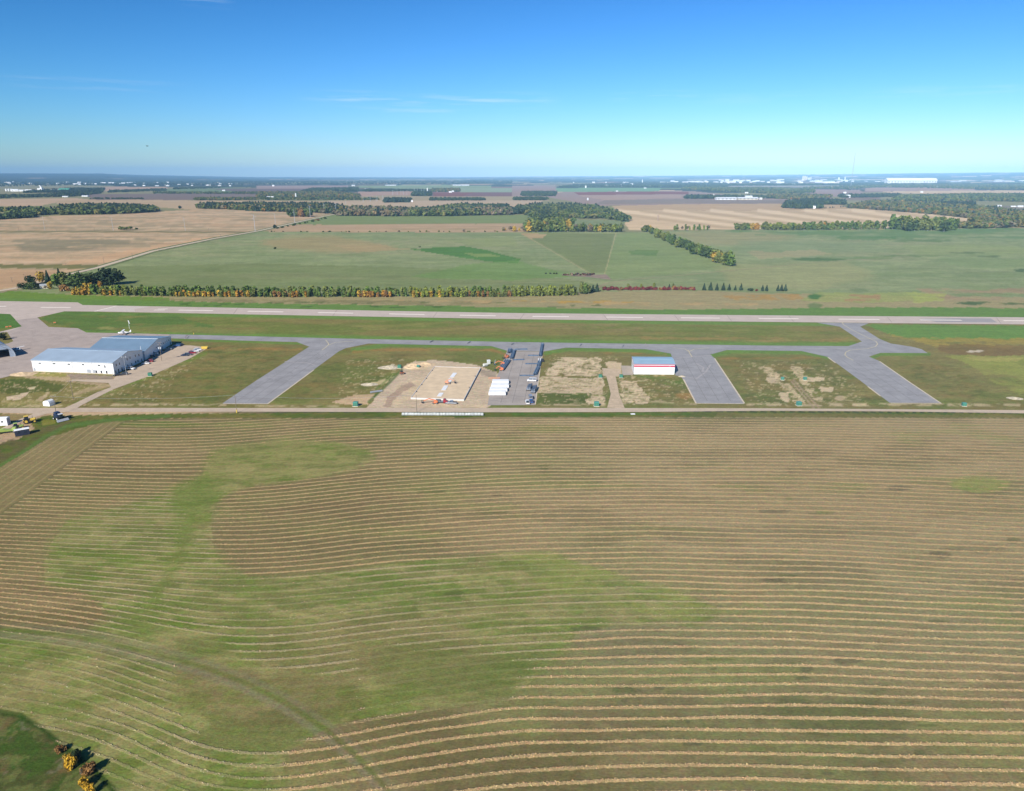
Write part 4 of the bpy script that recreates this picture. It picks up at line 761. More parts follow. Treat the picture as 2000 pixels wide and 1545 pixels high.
# red banded hangar
r_sw, r_se = P(1237.6, 731), P(1317, 731.6); er = hgt(1237.6, 731, 711.2); dpt = 17.5; dn = Vector((.085, 1, 0)).normalized()
rh_, FR = shed('hangar', 'white hangar with red band and sky blue roof standing alone between the aprons', 'hangar', r_sw, r_se, r_se + dn * dpt, r_sw + dn * dpt, er, er + .9, M_WWALL, M_ROOFR, .25)
d = (FR['B'] - FR['A']); nv = Vector((d.y, -d.x, 0)).normalized(); c = d / 2 + nv * .03
b = MB(); b.box((c.x, c.y, er * .80), (d.length + .1, .06, er * .15), math.atan2(d.y, d.x)); b.build('red_band', M_RED, rh_)
b = MB(); b.bar(FR['up'](FR['A'] + nv * .3, er - .08), FR['up'](FR['B'] + nv * .3, er - .08), .06, .3)
b.bar(FR['up'](FR['D'] - d.normalized() * .27, er - .08), FR['up']((FR['A'] + FR['D']) / 2 - d.normalized() * .27, er + .84), .06, .3); b.bar(FR['up']((FR['A'] + FR['D']) / 2 - d.normalized() * .27, er + .84), FR['up'](FR['A'] - d.normalized() * .27, er - .08), .06, .3)
b.build('fascia', MATS['red_band'], rh_)
opening(rh_, 'hangar_door', FR['D'], FR['A'], .5, .1, dpt * .7, er * .62, M_TRIMW, .08, M_DARK); opening(rh_, 'door', FR['A'], FR['B'], .345, .05, .95, 2.0, M_TRIMW, .04, M_STEEL); opening(rh_, 'window', FR['D'], FR['A'], .12, 3.9, .8, 1.0, M_GLASS, .05, M_TRIMW)
b = MB(); b.box(((FR['B'] * .88).x, (FR['B'] * .88).y - .14, er * .82), (.35, .2, .25)); b.build('wall_lamp', M_TRIMW, rh_)
# arched hangar at the left edge
qa, qb = P(31.5, 696), P(-35, 706); qd = (qb - qa).normalized(); qn = Vector((qd.y, -qd.x, 0)); R_ = (qb - qa).length / 2; qh = hgt(-2, 701, 671.5)
q0 = (qa + qb) / 2; qn = qn if qn.y > 0 else -qn
quon = thing('arched_hangar', 'silver arched hangar with a dark open doorway at the left edge of the apron', 'hangar', q0)
def arch(n=20, r=1.0, k=1.0): return [(math.cos(math.pi * i / n) * R_ * r, math.sin(math.pi * i / n) * qh * k) for i in range(n + 1)]
rr = MB(); o_, i_ = arch(), arch(20, .97, .96)
def pt(x, z, y): w = -qd * x + qn * y; return (w.x, w.y, z)
for L, rev in ((o_, 0), (i_, 1)):
    n = len(L); rr.add([pt(x, z, 0) for x, z in L] + [pt(x, z, 24) for x, z in L], [(i, i + 1, i + 1 + n, i + n) for i in range(n - 1)])
n = len(o_)
for y in (0, 24): rr.add([pt(x, z, y) for x, z in o_] + [pt(x, z, y) for x, z in i_], [(i, i + 1, i + 1 + n, i + n) for i in range(n - 1)])
rr.build('roof', ribbed('arched_steel', np.array((.42, .47, .53)), .45, .3, .9, 'Y'), quon)
ew = MB(); dw, dh = R_ * .66, qh * .55
pts = [(-R_ * .96, 0), (-dw, 0), (-dw, dh), (dw, dh), (dw, 0), (R_ * .96, 0)] + [p for p in i_[1:-1]]
bmq = bmesh.new(); vs = [bmq.verts.new(pt(x, z, .5)) for x, z in pts]; fq = bmq.faces.new(vs); bmesh.ops.triangulate(bmq, faces=[fq]); me = bpy.data.meshes.new('end_wall'); bmq.to_mesh(me); bmq.free()
me.materials.append(mat('arch_end_wall', np.array((.40, .47, .55)), .5)); ow = bpy.data.objects.new('end_wall', me); COL.objects.link(ow); ow.parent = quon
bw = MB(); bw.add([pt(x, z, 23.5) for x, z in i_], [tuple(range(len(i_)))]); bw.build('back_wall', MATS['arch_end_wall'], quon)
# ------------------------------------------------------------------ vehicles
M_TYRE = mat('tyre_rubber', np.array((.02, .02, .022)), .8, noise=.1); M_RIM = mat('wheel_rim', np.array((.45, .46, .48)), .35, .7, .05); M_LAMP = mat('lamp_glass', np.array((.75, .78, .8)), .15, 0, .03); M_TAIL = mat('tail_lamp', np.array((.45, .02, .02)), .3)
def paintm(nm, rgb, metal=.1): return mat('car_paint_' + nm, np.array(rgb), .28, metal, .03, 1, .6)
PW, PBK, PSV, PNV, PRD, PGY, PBL = paintm('white', (.78, .78, .78)), paintm('black', (.015, .016, .02)), paintm('silver', (.42, .44, .47), .4), paintm('navy', (.02, .035, .08)), paintm('red', (.30, .02, .03)), paintm('grey', (.10, .11, .125), .3), paintm('blue', (.04, .10, .26))
def wheels(root, L, W, r=.34, xs=None):
    for x in xs or (-L * .31, L * .30):
        for s in (-1, 1):
            y = s * (W / 2 - .12)
            w = MB(); w.tube((x, y - .11, r), (x, y + .11, r), r, r, 14); wo = w.build('wheel', M_TYRE, root)
            k = MB(); k.tube((x, y + s * .10, r), (x, y + s * .125, r), r * .6, r * .55, 12); k.build('rim', M_RIM, wo)
def ring(prof, y): return [(x, y, z) for x, z in prof]
def car(kind, label, paint, loc, rz, group=None):
    L, W, H = dict(sedan=(4.7, 1.82, 1.45), suv=(4.7, 1.9, 1.75), pickup=(5.8, 2.0, 1.9), van=(5.4, 2.0, 2.1))[kind]
    root = thing({'sedan': 'parked_car', 'suv': 'parked_suv', 'pickup': 'pickup_truck', 'van': 'parked_van'}[kind], label, {'sedan': 'car', 'suv': 'car', 'pickup': 'pickup truck', 'van': 'van'}[kind], loc, rz, group)
    h = L / 2; belt = H * .60
    if kind == 'sedan': low = [(-h, .45), (-h + .1, .28), (h - .1, .26), (h, .5), (h - .15, .74), (h - 1.25, belt + .02), (-h + .75, belt + .08), (-h + .04, .86)]; cab = [(h - 1.5, belt), (h - 2.25, H), (-h + 1.45, H - .02), (-h + .45, belt + .04)]
    elif kind == 'suv': low = [(-h, .5), (-h + .08, .3), (h - .08, .3), (h, .6), (h - .1, .92), (h - 1.15, belt + .04), (-h + .06, belt + .06)]; cab = [(h - 1.3, belt), (h - 1.95, H), (-h + .35, H), (-h + .08, belt)]
    elif kind == 'van': low = [(-h, .5), (-h + .08, .3), (h - .08, .3), (h, .6), (h - .1, 1.0), (h - .75, belt), (-h + .03, belt)]; cab = [(h - .8, belt), (h - 1.4, H), (-h + .08, H), (-h + .05, belt)]
    else: low = [(-h, .6), (-h + .05, .42), (h - .08, .4), (h, .7), (h - .06, 1.02), (h - 1.5, belt + .04), (-h + .02, belt + .02)]; cab = [(h - 1.55, belt), (h - 2.2, H), (h - 3.6, H), (h - 3.85, belt)]
    b = MB(); ys = [(-W / 2 + .06, .97), (-W / 2, 1.0), (W / 2, 1.0), (W / 2 - .06, .97)]
    mz = sum(z for _, z in low) / len(low)
    b.loft([[(x * .985, -W / 2 + .0, mz + (z - mz) * .9) for x, z in low], ring(low, -W / 2 + .12), ring(low, W / 2 - .12), [(x * .985, W / 2, mz + (z - mz) * .9) for x, z in low]])
    body = b.build('body', paint, root)
    g = MB(); ti = .16
    c_lo = [cab[0], cab[3]]; c_hi = [cab[1], cab[2]]; bt = belt - .04
    g.loft([[(cab[0][0] + .02, -W / 2 + .09, bt), (cab[0][0] + .02, W / 2 - .09, bt), (cab[3][0], W / 2 - .09, bt), (cab[3][0], -W / 2 + .09, bt)], [(cab[1][0], -W / 2 + .09 + ti, H - .07), (cab[1][0], W / 2 - .09 - ti, H - .07), (cab[2][0], W / 2 - .09 - ti, H - .07), (cab[2][0], -W / 2 + .09 + ti, H - .07)]])
    g.build('window', M_GLASS, root)
    r = MB(); r.cbox(((cab[1][0] + cab[2][0]) / 2, 0, H - .035), (cab[1][0] - cab[2][0] + .1, W - .42, .09), .03)
    for s in (-1, 1):
        y0, y1 = s * (W / 2 - .085), s * (W / 2 - .085 - ti)
        r.bar((cab[0][0], y0, bt), (cab[1][0], y1, H - .05), .08, .07); r.bar((cab[3][0], y0, bt), (cab[2][0], y1, H - .05), .12, .08)
        xm = (cab[1][0] + cab[2][0]) / 2 if kind != 'pickup' else (cab[1][0] + cab[2][0]) / 2 - .1; r.bar((xm, y0, bt), (xm, y1, H - .05), .09, .06)
    r.build('roof', paint, root)
    if kind == 'pickup':
        q = MB(); q.box((-h + .98, 0, belt + .035), (1.8, W - .34, .04)); q.build('bed', M_DARK, root)
    wheels(root, L, W, .34 if kind == 'sedan' else .38)
    for s in (-1, 1):
        q = MB(); q.cbox((h - .06, s * (W / 2 - .32), .66 if kind == 'sedan' else .82), (.12, .34, .16), .03); q.build('headlight', M_LAMP, root)
        q = MB(); q.cbox((-h + .03, s * (W / 2 - .22), .78 if kind == 'sedan' else .95), (.1, .22, .2), .03); q.build('tail_light', M_TAIL, root)
    return root
def at(x, y, z=0.06): p = P(x, y); return (p.x, p.y, z)
R = math.radians
GC = 'cars parked beside the white hangars'
for kind, pm, x, y, a, lab in (
    ('sedan', PBK, 229.5, 734.0, 200, 'black car nearest the corner of the front hangar'), ('suv', PGY, 242.0, 732.4, 215, 'dark grey car with a pale nose between the black car and lamp pole'),
    ('pickup', PW, 255.5, 721.8, -12, 'white pickup truck parked end-on to the front hangar wall'), ('sedan', PW, 284.6, 711.2, 190, 'white car beside the dark red car at the hangar wall'),
    ('suv', PRD, 292.0, 707.2, 190, 'dark red car with sunlit nose by the hangar wall'), ('sedan', PGY, 296.5, 697.0, 185, 'grey car half in the shade of the hangars'),
    ('suv', PW, 302.0, 692.8, 185, 'white car next behind the grey one along the hangar wall'), ('sedan', PSV, 311.3, 689.0, 185, 'silver car near the power pole with transformers'),
    ('sedan', PSV, 329.0, 683.2, 185, 'pale silver car standing alone beside the slate roofed hangar'), ('suv', PBL, 346.0, 676.8, 190, 'blue car at the far end of the hangar wall'), ('sedan', PBK, 352.0, 674.6, 190, 'black car beyond the blue car at the far end'),
    ('sedan', PNV, 361.0, 695.4, 12, 'navy car at the near end of the row by the grass'), ('suv', PGY, 368.3, 694.0, 12, 'charcoal car second from the near end of the grass row'),
    ('suv', PRD, 376.0, 690.6, 12, 'maroon car between the charcoal and white cars by the grass'), ('pickup', PW, 380.5, 687.4, 12, 'white pickup truck in the row along the grass'), ('suv', PW, 386.8, 684.8, 12, 'white car at the far end of the row along the grass')):
    car(kind, lab, pm, at(x, y, .065), R(a), GC)
car('van', 'white van standing alone on the construction apron', PW, at(1038.5, 745, .075), R(175))
car('pickup', 'white and blue pickup truck beside the red flatbed at the foundation', PSV, at(882, 789, .03), R(172))
car('pickup', 'white pickup truck at the near corner of the construction apron', PW, at(1030, 788, .075), R(95))
car('suv', 'blue car beside the white pickup at the apron corner', PBL, at(1037.5, 786, .075), R(95))
car('van', 'pale blue van parked behind the two vehicles at the apron corner', PSV, at(1036, 778.5, .075), R(95))
# flatbed trailers with dark loads
def trailer(label, loc, rz, L=9.0):
    t = thing('flatbed_trailer', label, 'trailer', loc, rz, 'trailers on the construction apron'); W = 2.5
    b = MB(); b.box((0, 0, 1.0), (L, W, .18)); b.box((0, .5, .82), (L, .18, .2)); b.box((0, -.5, .82), (L, .18, .2)); b.build('deck', M_STEEL, t)
    wheels(t, L, W, .45, (-L * .38, -L * .27))
    l = MB(); l.cbox((L * .05, -.62, 1.65), (L * .82, .9, 1.1), .08); l.cbox((L * .05, .5, 1.5), (L * .82, 1.0, .8), .08); l.build('load', mat('steel_bundle', np.array((.14, .17, .22)), .5, .4, .25, .8), t)
    s = MB(); s.tube((L * .42, .6, 0), (L * .42, .6, .9), .08); s.tube((L * .42, -.6, 0), (L * .42, -.6, .9), .08); s.build('landing_leg', M_DARK, t)
    return t
trailer('dark loaded trailer at the edge of the construction apron', at(1043, 764, .075), R(80), 11); trailer('narrow pale trailer beside the dark loaded one', at(1034, 760, .075), R(80), 9)
# flatbed truck with a red cab
t = thing('flatbed_truck', 'red cabbed flatbed truck by the boom lift at the foundation corner', 'truck', at(862, 787.5, .03), R(-4))
b = MB(); b.box((-1.2, 0, 1.05), (4.6, 2.3, .2)); b.box((-1.0, 0, .8), (6.6, .9, .25)); b.build('bed', mat('truck_bed', np.array((.25, .27, .3)), .6, .2), t)
b = MB(); b.loft([[(1.2, -1.1, .6), (3.4, -1.1, .6), (3.4, -1.1, 1.4), (2.7, -1.1, 1.5), (2.3, -1.0, 2.4), (1.2, -1.0, 2.4)], [(1.2, 1.1, .6), (3.4, 1.1, .6), (3.4, 1.1, 1.4), (2.7, 1.1, 1.5), (2.3, 1.0, 2.4), (1.2, 1.0, 2.4)]]); b.build('cab', PRD, t)
b = MB(); b.add([(2.72, -.95, 1.55), (2.72, .95, 1.55), (2.36, .9, 2.3), (2.36, -.9, 2.3)], [(0, 1, 2, 3)]); b.build('windscreen', M_GLASS, t); wheels(t, 6, 2.3, .45, (-2.6, 2.4))
b = MB(); b.cbox((-1.6, 0, 1.55), (2.6, 1.7, .8), .1); b.build('crate', mat('crate_dark', np.array((.09, .10, .12)), .7), t)
# boom lifts, skid loader, farm machines
M_OR = mat('orange_paint', np.array((.60, .19, .08)), .4, 0, .06); M_YW = mat('yellow_paint', np.array((.72, .50, .08)), .5, 0, .1); M_LG = mat('light_green_paint', np.array((.36, .48, .12)), .55, 0, .12); M_BRN = mat('rusty_paint', np.array((.28, .10, .05)), .7, 0, .2)
def boom_lift(label, loc, rz, stretch=1.0, group=None, M_OR=M_OR):
    t = thing('boom_lift', label, 'boom lift', loc, rz, group)
    b = MB(); b.cbox((0, 0, .75), (2.6, 1.9, .5), .1); b.cbox((-.5, 0, 1.35), (2.0, 1.5, .7), .15); b.build('chassis', M_OR, t); wheels(t, 3.2, 2.2, .45)
    b = MB(); b.bar((-.9, 0, 1.7), (3.4 * stretch, 0, 2.7), .4, .45); b.bar((3.3 * stretch, 0, 2.7), (6.4 * stretch, 0, 1.5), .34, .38); b.build('boom', M_OR, t)
    b = MB(); x = 6.6 * stretch
    for z in (.55, 1.05, 1.55):
        for a, c in (((x, -.9, z), (x + .9, -.9, z)), ((x + .9, -.9, z), (x + .9, .9, z)), ((x + .9, .9, z), (x, .9, z)), ((x, .9, z), (x, -.9, z))): b.bar(a, c, .07, .07)
    for px_, py_ in ((x, -.9), (x + .9, -.9), (x + .9, .9), (x, .9)): b.bar((px_, py_, .5), (px_, py_, 1.6), .07, .07)
    b.box((x + .45, 0, .52), (.95, 1.85, .06)); b.build('basket', M_DARK, t)
    return t
boom_lift('long orange boom lift lying folded along the foundation front', at(850, 788.5, .03), R(176), .95)
boom_lift('orange boom lift among the steel beams, nearest the taxiway', at(990.5, 699, .03), R(240), .6); boom_lift('orange boom lift parked beside the grey steel stack at the apron edge', at(981, 713, .03), R(185), .7); boom_lift('small orange boom lift at the lower end of the steel stacks', at(979, 724, .03), R(180), .5)
boom_lift('orange boom lift standing on the sand pad across the white strip', at(874, 752, .72), R(10), .6, None, mat('faded_orange', np.array((.62, .30, .18)), .7))
t = thing('skid_loader', 'small brown loader on the bare earth left of the foundation', 'loader', at(785, 731, .03), R(30))
b = MB(); b.cbox((0, 0, .9), (2.3, 1.5, 1.0), .12); b.build('body', M_BRN, t); b = MB(); b.cbox((-.1, 0, 1.75), (1.2, 1.2, .9), .08); b.build('cab', M_DARK, t); wheels(t, 2.2, 1.8, .4)
b = MB(); b.bar((-.8, -.8, 1.6), (1.5, -.8, .7), .14, .2); b.bar((-.8, .8, 1.6), (1.5, .8, .7), .14, .2); b.build('arm', M_BRN, t); b = MB(); b.loft([[(1.4, -.95, .15), (2.3, -.95, .12), (1.5, -.95, .95)], [(1.4, .95, .15), (2.3, .95, .12), (1.5, .95, .95)]]); b.build('bucket', M_DARK, t)
def tractor(label, loc, rz, pm, scale=1.0):
    t = thing('tractor', label, 'tractor', loc, rz, None, scale)
    b = MB(); b.cbox((1.0, 0, 1.35), (2.4, .95, .8), .15); b.cbox((-.3, 0, 1.1), (3.4, .7, .6), .08); b.build('body', pm, t)
    b = MB(); b.box((-.75, 0, 2.2), (1.4, 1.4, 1.3), 0, 0, .9); b.build('cab', M_GLASS, t); b = MB(); b.cbox((-.75, 0, 2.9), (1.55, 1.5, .14), .05); b.build('cab_roof', pm, t)
    for x, r, w in ((-1.0, .95, .5), (1.7, .62, .36)):
        for s in (-1, 1):
            y = s * 1.0; q = MB(); q.tube((x, y - w / 2, r), (x, y + w / 2, r), r, r, 16); wo = q.build('wheel', M_TYRE, t); q = MB(); q.tube((x, y + s * w * .5, r), (x, y + s * (w * .5 + .03), r), r * .55, r * .5, 12); q.build('rim', M_YW, wo)
    b = MB(); b.tube((1.2, .3, 1.7), (1.2, .3, 2.7), .06); b.build('exhaust', M_DARK, t); return t
tractor('yellow tractor in the farm yard at the left edge', at(58, 826, .07), R(35), M_YW, 1.25)
tractor('light green loader tractor hitched in the farm yard behind the tanker', at(36, 838, .07), R(40), M_LG, 1.05)
# grain tanker and combine
t = thing('grain_wagon', 'light green farm wagon at the left edge of the yard', 'wagon', at(14, 846, .07), R(22))
b = MB(); b.loft([[(-4, -.9, 1.0), (4, -.9, 1.0), (4, .9, 1.0), (-4, .9, 1.0)], [(-4.3, -1.3, 2.1), (-1.2, -1.3, 2.1), (-1.2, 1.3, 2.1), (-4.3, 1.3, 2.1)]]); b.cbox((3.2, 0, 1.7), (1.6, 2.2, 1.5), .15); b.build('hopper', M_LG, t); b = MB(); b.box((.2, 0, .85), (9, 1.0, .25)); b.build('frame', M_LG, t); wheels(t, 9, 2.4, .6, (-3.2, 3.0))
t = thing('combine_harvester', 'dark blue farm machine parked on the verge beside the power pole', 'combine', at(116, 820, .05), R(-35))
b = MB(); b.cbox((-.6, 0, 2.1), (4.6, 2.6, 1.9), .25); b.cbox((-1.2, 0, 3.4), (2.6, 2.3, .9), .2); b.build('body', PNV, t); b = MB(); b.box((2.3, 0, 2.6), (1.4, 1.7, 1.6), 0, 0, .88); b.build('cab', M_GLASS, t); b = MB(); b.cbox((2.3, 0, 3.48), (1.7, 1.9, .16), .06); b.build('cab_roof', PW, t)
for x, r in ((1.4, .95), (-2.3, .65)):
    for s in (-1, 1):
        q = MB(); q.tube((x, s * 1.35 - .3, r), (x, s * 1.35 + .3, r), r, r, 16); wo = q.build('wheel', M_TYRE, t); q = MB(); q.tube((x, s * 1.66, r), (x, s * 1.7, r), r * .5, r * .45, 10); q.build('rim', M_TRIMW, wo)
b = MB(); b.loft([[(3.4, -2.6, .3), (4.6, -2.6, .2), (3.6, -2.6, 1.2)], [(3.4, 2.6, .3), (4.6, 2.6, .2), (3.6, 2.6, 1.2)]]); b.build('header', mat('header_paint', np.array((.5, .52, .56)), .4, .3), t)
# containers, tent shed
def container(name, label, loc, rz, L, W, H, wm, rm, door=True):
    t = thing(name, label, 'shed' if 'shed' in name else 'container', loc, rz)
    b = MB(); b.box((0, 0, H / 2), (L, W, H)); b.build('wall', wm, t); b = MB(); b.loft([[(-L / 2 - .15, -W / 2 - .15, H + .01), (L / 2 + .15, -W / 2 - .15, H + .01), (L / 2 + .15, W / 2 + .15, H + .01), (-L / 2 - .15, W / 2 + .15, H + .01)], [(-L / 2 - .1, -.2, H + .35), (L / 2 + .1, -.2, H + .35), (L / 2 + .1, .2, H + .35), (-L / 2 - .1, .2, H + .35)]]); b.build('roof', rm, t)
    b = MB(); b.box((L / 2 + .03, 0, H * .46), (.06, W * .7, H * .86)); dd = b.build('door', M_DOOR, t)
    b = MB(); b.tube((L / 2 + .08, .1, .5), (L / 2 + .08, .1, H * .8), .03); b.build('handle', M_STEEL, dd)
    b = MB()
    for i in range(2): b.box((-L * .25 + i * L * .45, -W / 2 - .03, H * .55), (.9, .06, .7))
    b.build('window', M_GLASS, t)
    return t
container('storage_container', 'white storage container cut by the left edge of the photo', at(3, 830, .07), R(8), 7.0, 3.0, 3.6, M_TRIMW, M_TRIMW)
container('site_shed', 'dark shed with a white roof in the farm yard', at(44, 849, .07), R(38), 5.6, 3.0, 2.7, mat('dark_siding', np.array((.03, .035, .06)), .6), M_TRIMW)
t = thing('tent_shed', 'small white canvas shed beside the gravel road junction', 'shed', at(96.5, 791.5, .05), R(-12))
pr = [(-2.0, 0), (-2.0, 1.7), (-1.5, 2.5), (0, 3.0), (1.5, 2.5), (2.0, 1.7), (2.0, 0)]
b = MB(); b.loft([[(x, -1.8, z) for x, z in pr], [(x, 1.8, z) for x, z in pr]]); b.build('canvas', M_TRIMW, t); b = MB(); b.box((0, -1.83, 1.0), (1.4, .05, 2.0)); b.build('door_flap', mat('flap_grey', np.array((.6, .62, .66)), .7), t)
# yellow machine at the far end of the parking lot
t = thing('yellow_bin', 'bright yellow skip bin at the far end of the parking lot', 'bin', at(400, 681.5, .06), R(10))
b = MB(); b.loft([[(-1.6, -.9, .2), (1.6, -.9, .2), (1.6, .9, .2), (-1.6, .9, .2)], [(-2.2, -1.0, 1.7), (2.2, -1.0, 1.7), (2.2, 1.0, 1.7), (-2.2, 1.0, 1.7)]]); b.build('body', M_YW, t); b = MB(); b.box((0, 0, 1.74), (4.2, 1.9, .05)); b.build('lid', M_YW, t); b = MB(); b.bar((-1.4, -.8, .1), (1.4, -.8, .1), .15, .2); b.bar((-1.4, .8, .1), (1.4, .8, .1), .15, .2); b.build('skid', M_DARK, t)

# ------------------------------------------------------------------ aircraft, windsock
def airplane(label, loc, rz, scale=1.0):
    t = thing('airplane', label, 'airplane', loc, rz, None, scale)
    b = MB(); rings = []
    for x, w, zl, zh in ((3.2, .12, 1.25, 1.5), (3.0, .45, .95, 1.75), (1.8, .58, .75, 1.85), (.9, .6, .7, 2.3), (-.6, .58, .7, 2.3), (-2.4, .32, 1.05, 1.75), (-5.0, .1, 1.4, 1.7)):
        zc, zz = (zl + zh) / 2, (zh - zl) / 2; rings.append([(x, w * math.cos(a), zc + zz * math.sin(a)) for a in [i * math.pi / 5 for i in range(10)]])
    b.loft(rings); b.build('fuselage', M_TRIMW, t, smooth=True)
    b = MB()
    for s in (-1, 1): b.loft([[(1.15, 0, 2.34), (.4, 0, 2.44), (-.45, 0, 2.32), (.4, 0, 2.3)], [(.95, s * 5.4, 2.48), (.4, s * 5.4, 2.54), (-.25, s * 5.4, 2.47), (.4, s * 5.4, 2.46)]])
    b.build('wing', M_TRIMW, t); b = MB()
    for s in (-1, 1): b.loft([[(-4.1, 0, 1.62), (-4.9, 0, 1.62), (-4.5, 0, 1.68)], [(-4.4, s * 1.7, 1.64), (-4.95, s * 1.7, 1.64), (-4.7, s * 1.7, 1.68)]])
    b.build('tailplane', M_TRIMW, t); b = MB(); b.loft([[(-3.9, -.05, 1.7), (-4.95, -.05, 1.7), (-5.15, -.03, 3.0), (-4.7, -.03, 3.0)], [(-3.9, .05, 1.7), (-4.95, .05, 1.7), (-5.15, .03, 3.0), (-4.7, .03, 3.0)]]); b.build('fin', M_TRIMW, t)
    b = MB(); b.loft([[(1.75, -.5, 1.7), (1.75, .5, 1.7), (-.5, .5, 1.75), (-.5, -.5, 1.75)], [(1.0, -.52, 2.28), (1.0, .52, 2.28), (-.4, .5, 2.28), (-.4, -.5, 2.28)]]); b.build('windscreen', M_GLASS, t)
    for x, y in ((2.4, 0), (.3, 1.2), (.3, -1.2)):
        q = MB(); q.bar((x, y * .4, 1.0), (x, y, .25), .1, .08); lg = q.build('landing_leg', M_TRIMW, t); q = MB(); q.tube((x, y - .08, .22), (x, y + .08, .22), .22, .22, 12); q.build('wheel', M_TYRE, lg)
    for s in (-1, 1): q = MB(); q.bar((.4, s * .5, 1.0), (.4, s * 2.6, 2.36), .08, .04); q.build('wing_strut', M_TRIMW, t)
    q = MB(); q.box((3.26, 0, 1.38), (.05, .16, 1.9)); q.build('propeller', M_DARK, t); return t
airplane('white high-wing airplane parked behind the slate roofed hangar', at(241, 653.5, .06), R(195), 1.1)
airplane('white airplane half hidden by the arched hangar', at(33, 686, .06), R(150), 1.0)
t = thing('windsock', 'white windsock on its pole in the grass beyond the hangars', 'windsock', at(253, 642, 0))
zt = hgt(253, 642, 625); b = MB(); b.tube((0, 0, 0), (0, 0, zt), .12, .07, 8); b.build('pole', M_TRIMW, t); b = MB(); b.tube((0, 0, zt - .4), (.7, .1, zt - 3.0), .42, .22, 10); b.build('sock', M_TRIMW, t)

# ------------------------------------------------------------------ poles and wires
def lamp_pole(label, bx, by, ty):
    h = hgt(bx, by, ty); t = thing('lamp_pole', label, 'lamp post', at(bx, by, .05)); b = MB(); b.tube((0, 0, 0), (0, 0, h), .14, .09, 8); b.build('pole', M_STEEL, t)
    b = MB(); b.bar((-1.3, 0, h), (1.3, 0, h), .09, .09); b.build('arm', M_STEEL, t)
    for s in (-1, 1): q = MB(); q.cbox((s * 1.25, 0, h + .05), (.7, .4, .16), .05); q.build('lamp_head', M_TRIMW, t)
    return t
def power_pole(label, bx, by, ty, arms=1, cans=0, guard=False, group=None, rz=0.0, r=.16):
    h = hgt(bx, by, ty); t = thing('power_pole', label, 'power pole', at(bx, by, .03), rz, group); b = MB(); b.tube((0, 0, 0), (0, 0, h), r, r * .62, 8); b.build('pole', M_WOODP, t)
    for k in range(arms):
        q = MB(); q.box((0, .14, h - .35 - 1.5 * k), (2.9, .12, .15)); ca = q.build('crossarm', M_WOODP, t)
        q = MB()
        for x in (-1.3, -.5, .5, 1.3): q.tube((x, .14, h - .27 - 1.5 * k), (x, .14, h + .02 - 1.5 * k), .06, .04, 6)
        q.build('insulator', M_TRIMW, ca)
    for k in range(cans):
        s = -1 if k == 0 else 1; q = MB(); q.tube((s * .55, -.2, h - 4.4), (s * .55, -.2, h - 3.1), .36, .36, 10); q.build('transformer', mat('transformer_grey', np.array((.6, .63, .66)), .4), t)
    if guard: q = MB(); q.tube((0, 0, .02), (0, 0, 1.7), r + .12, r + .12, 8); q.build('guard', M_YW, t)
    return t, Vector(t.location) + Vector((0, 0, h))
lamp_pole('double headed lamp pole at the corner of the front hangar', 247.5, 733.7, 697.5)
_, w3 = power_pole('power pole carrying two white transformers in the parking lot', 316, 705, 668.5, 2, 2)
_, w1 = power_pole('power pole in the grass left of the parking lot road', 143.7, 780, 744, 1)
_, w0 = power_pole('power pole beside the dark farm machine at the road junction', 110.5, 810.5, 773.5, 1)
_, wA = power_pole('roadside power pole with a yellow guard near the first taxi lane', 462.7, 806.5, 771, 0, 0, True)
_, wB = power_pole('dark roadside power pole in front of the sand pad', 814, 805, 771, 0)
def wire(label, a, b, sag=1.2, dy=0.0):
    m_ = MB(); n = 14; pts = [a.lerp(b, i / n) - Vector((0, -dy, sag * 4 * (i / n) * (1 - i / n) + .15)) for i in range(n + 1)]
    for p, q in zip(pts[:-1], pts[1:]): m_.tube(p, q, .035, .035, 4, 0, False)
    return tag(m_.build('overhead_wire', M_STEEL), label, 'wire', 'overhead wires along the gravel road')
wire('overhead wire from the junction pole to the yellow guarded pole', w0, wA, 1.6); wire('overhead wire from the yellow guarded pole to the pole by the sand pad', wA, wB, 1.8); wire('overhead wire from the junction pole to the pole in the grass', w0, w1, .7); wire('overhead wire from the pole in the grass to the transformer pole', w1, w3, 1.2)
GP = 'thin power poles along the country road'
for i, (x, y, ty) in enumerate(((24, 551, 542), (48, 544.5, 535), (129, 519.5, 514.5), (203.5, 515, 503), (259.5, 505, 495), (311, 491.5, 483), (356.5, 482, 473.5), (395, 472, 464.5), (431, 466, 457.5), (37, 451.5, 443), (110, 451.5, 444), (185, 451.8, 443.5), (334, 453, 446), (408, 453, 445))):
    power_pole('thin wooden power pole beside the ' + ('country road' if i < 9 else 'field hedge line'), x, y, ty, 1, 0, False, GP if i < 9 else 'thin power poles along the field hedge', R(60 if i < 9 else 90), .22)
M_TP = mat('white_steel_pole', np.array((.45, .47, .5)), .5, .2, .03)
GT = 'tall white transmission poles crossing the fields'
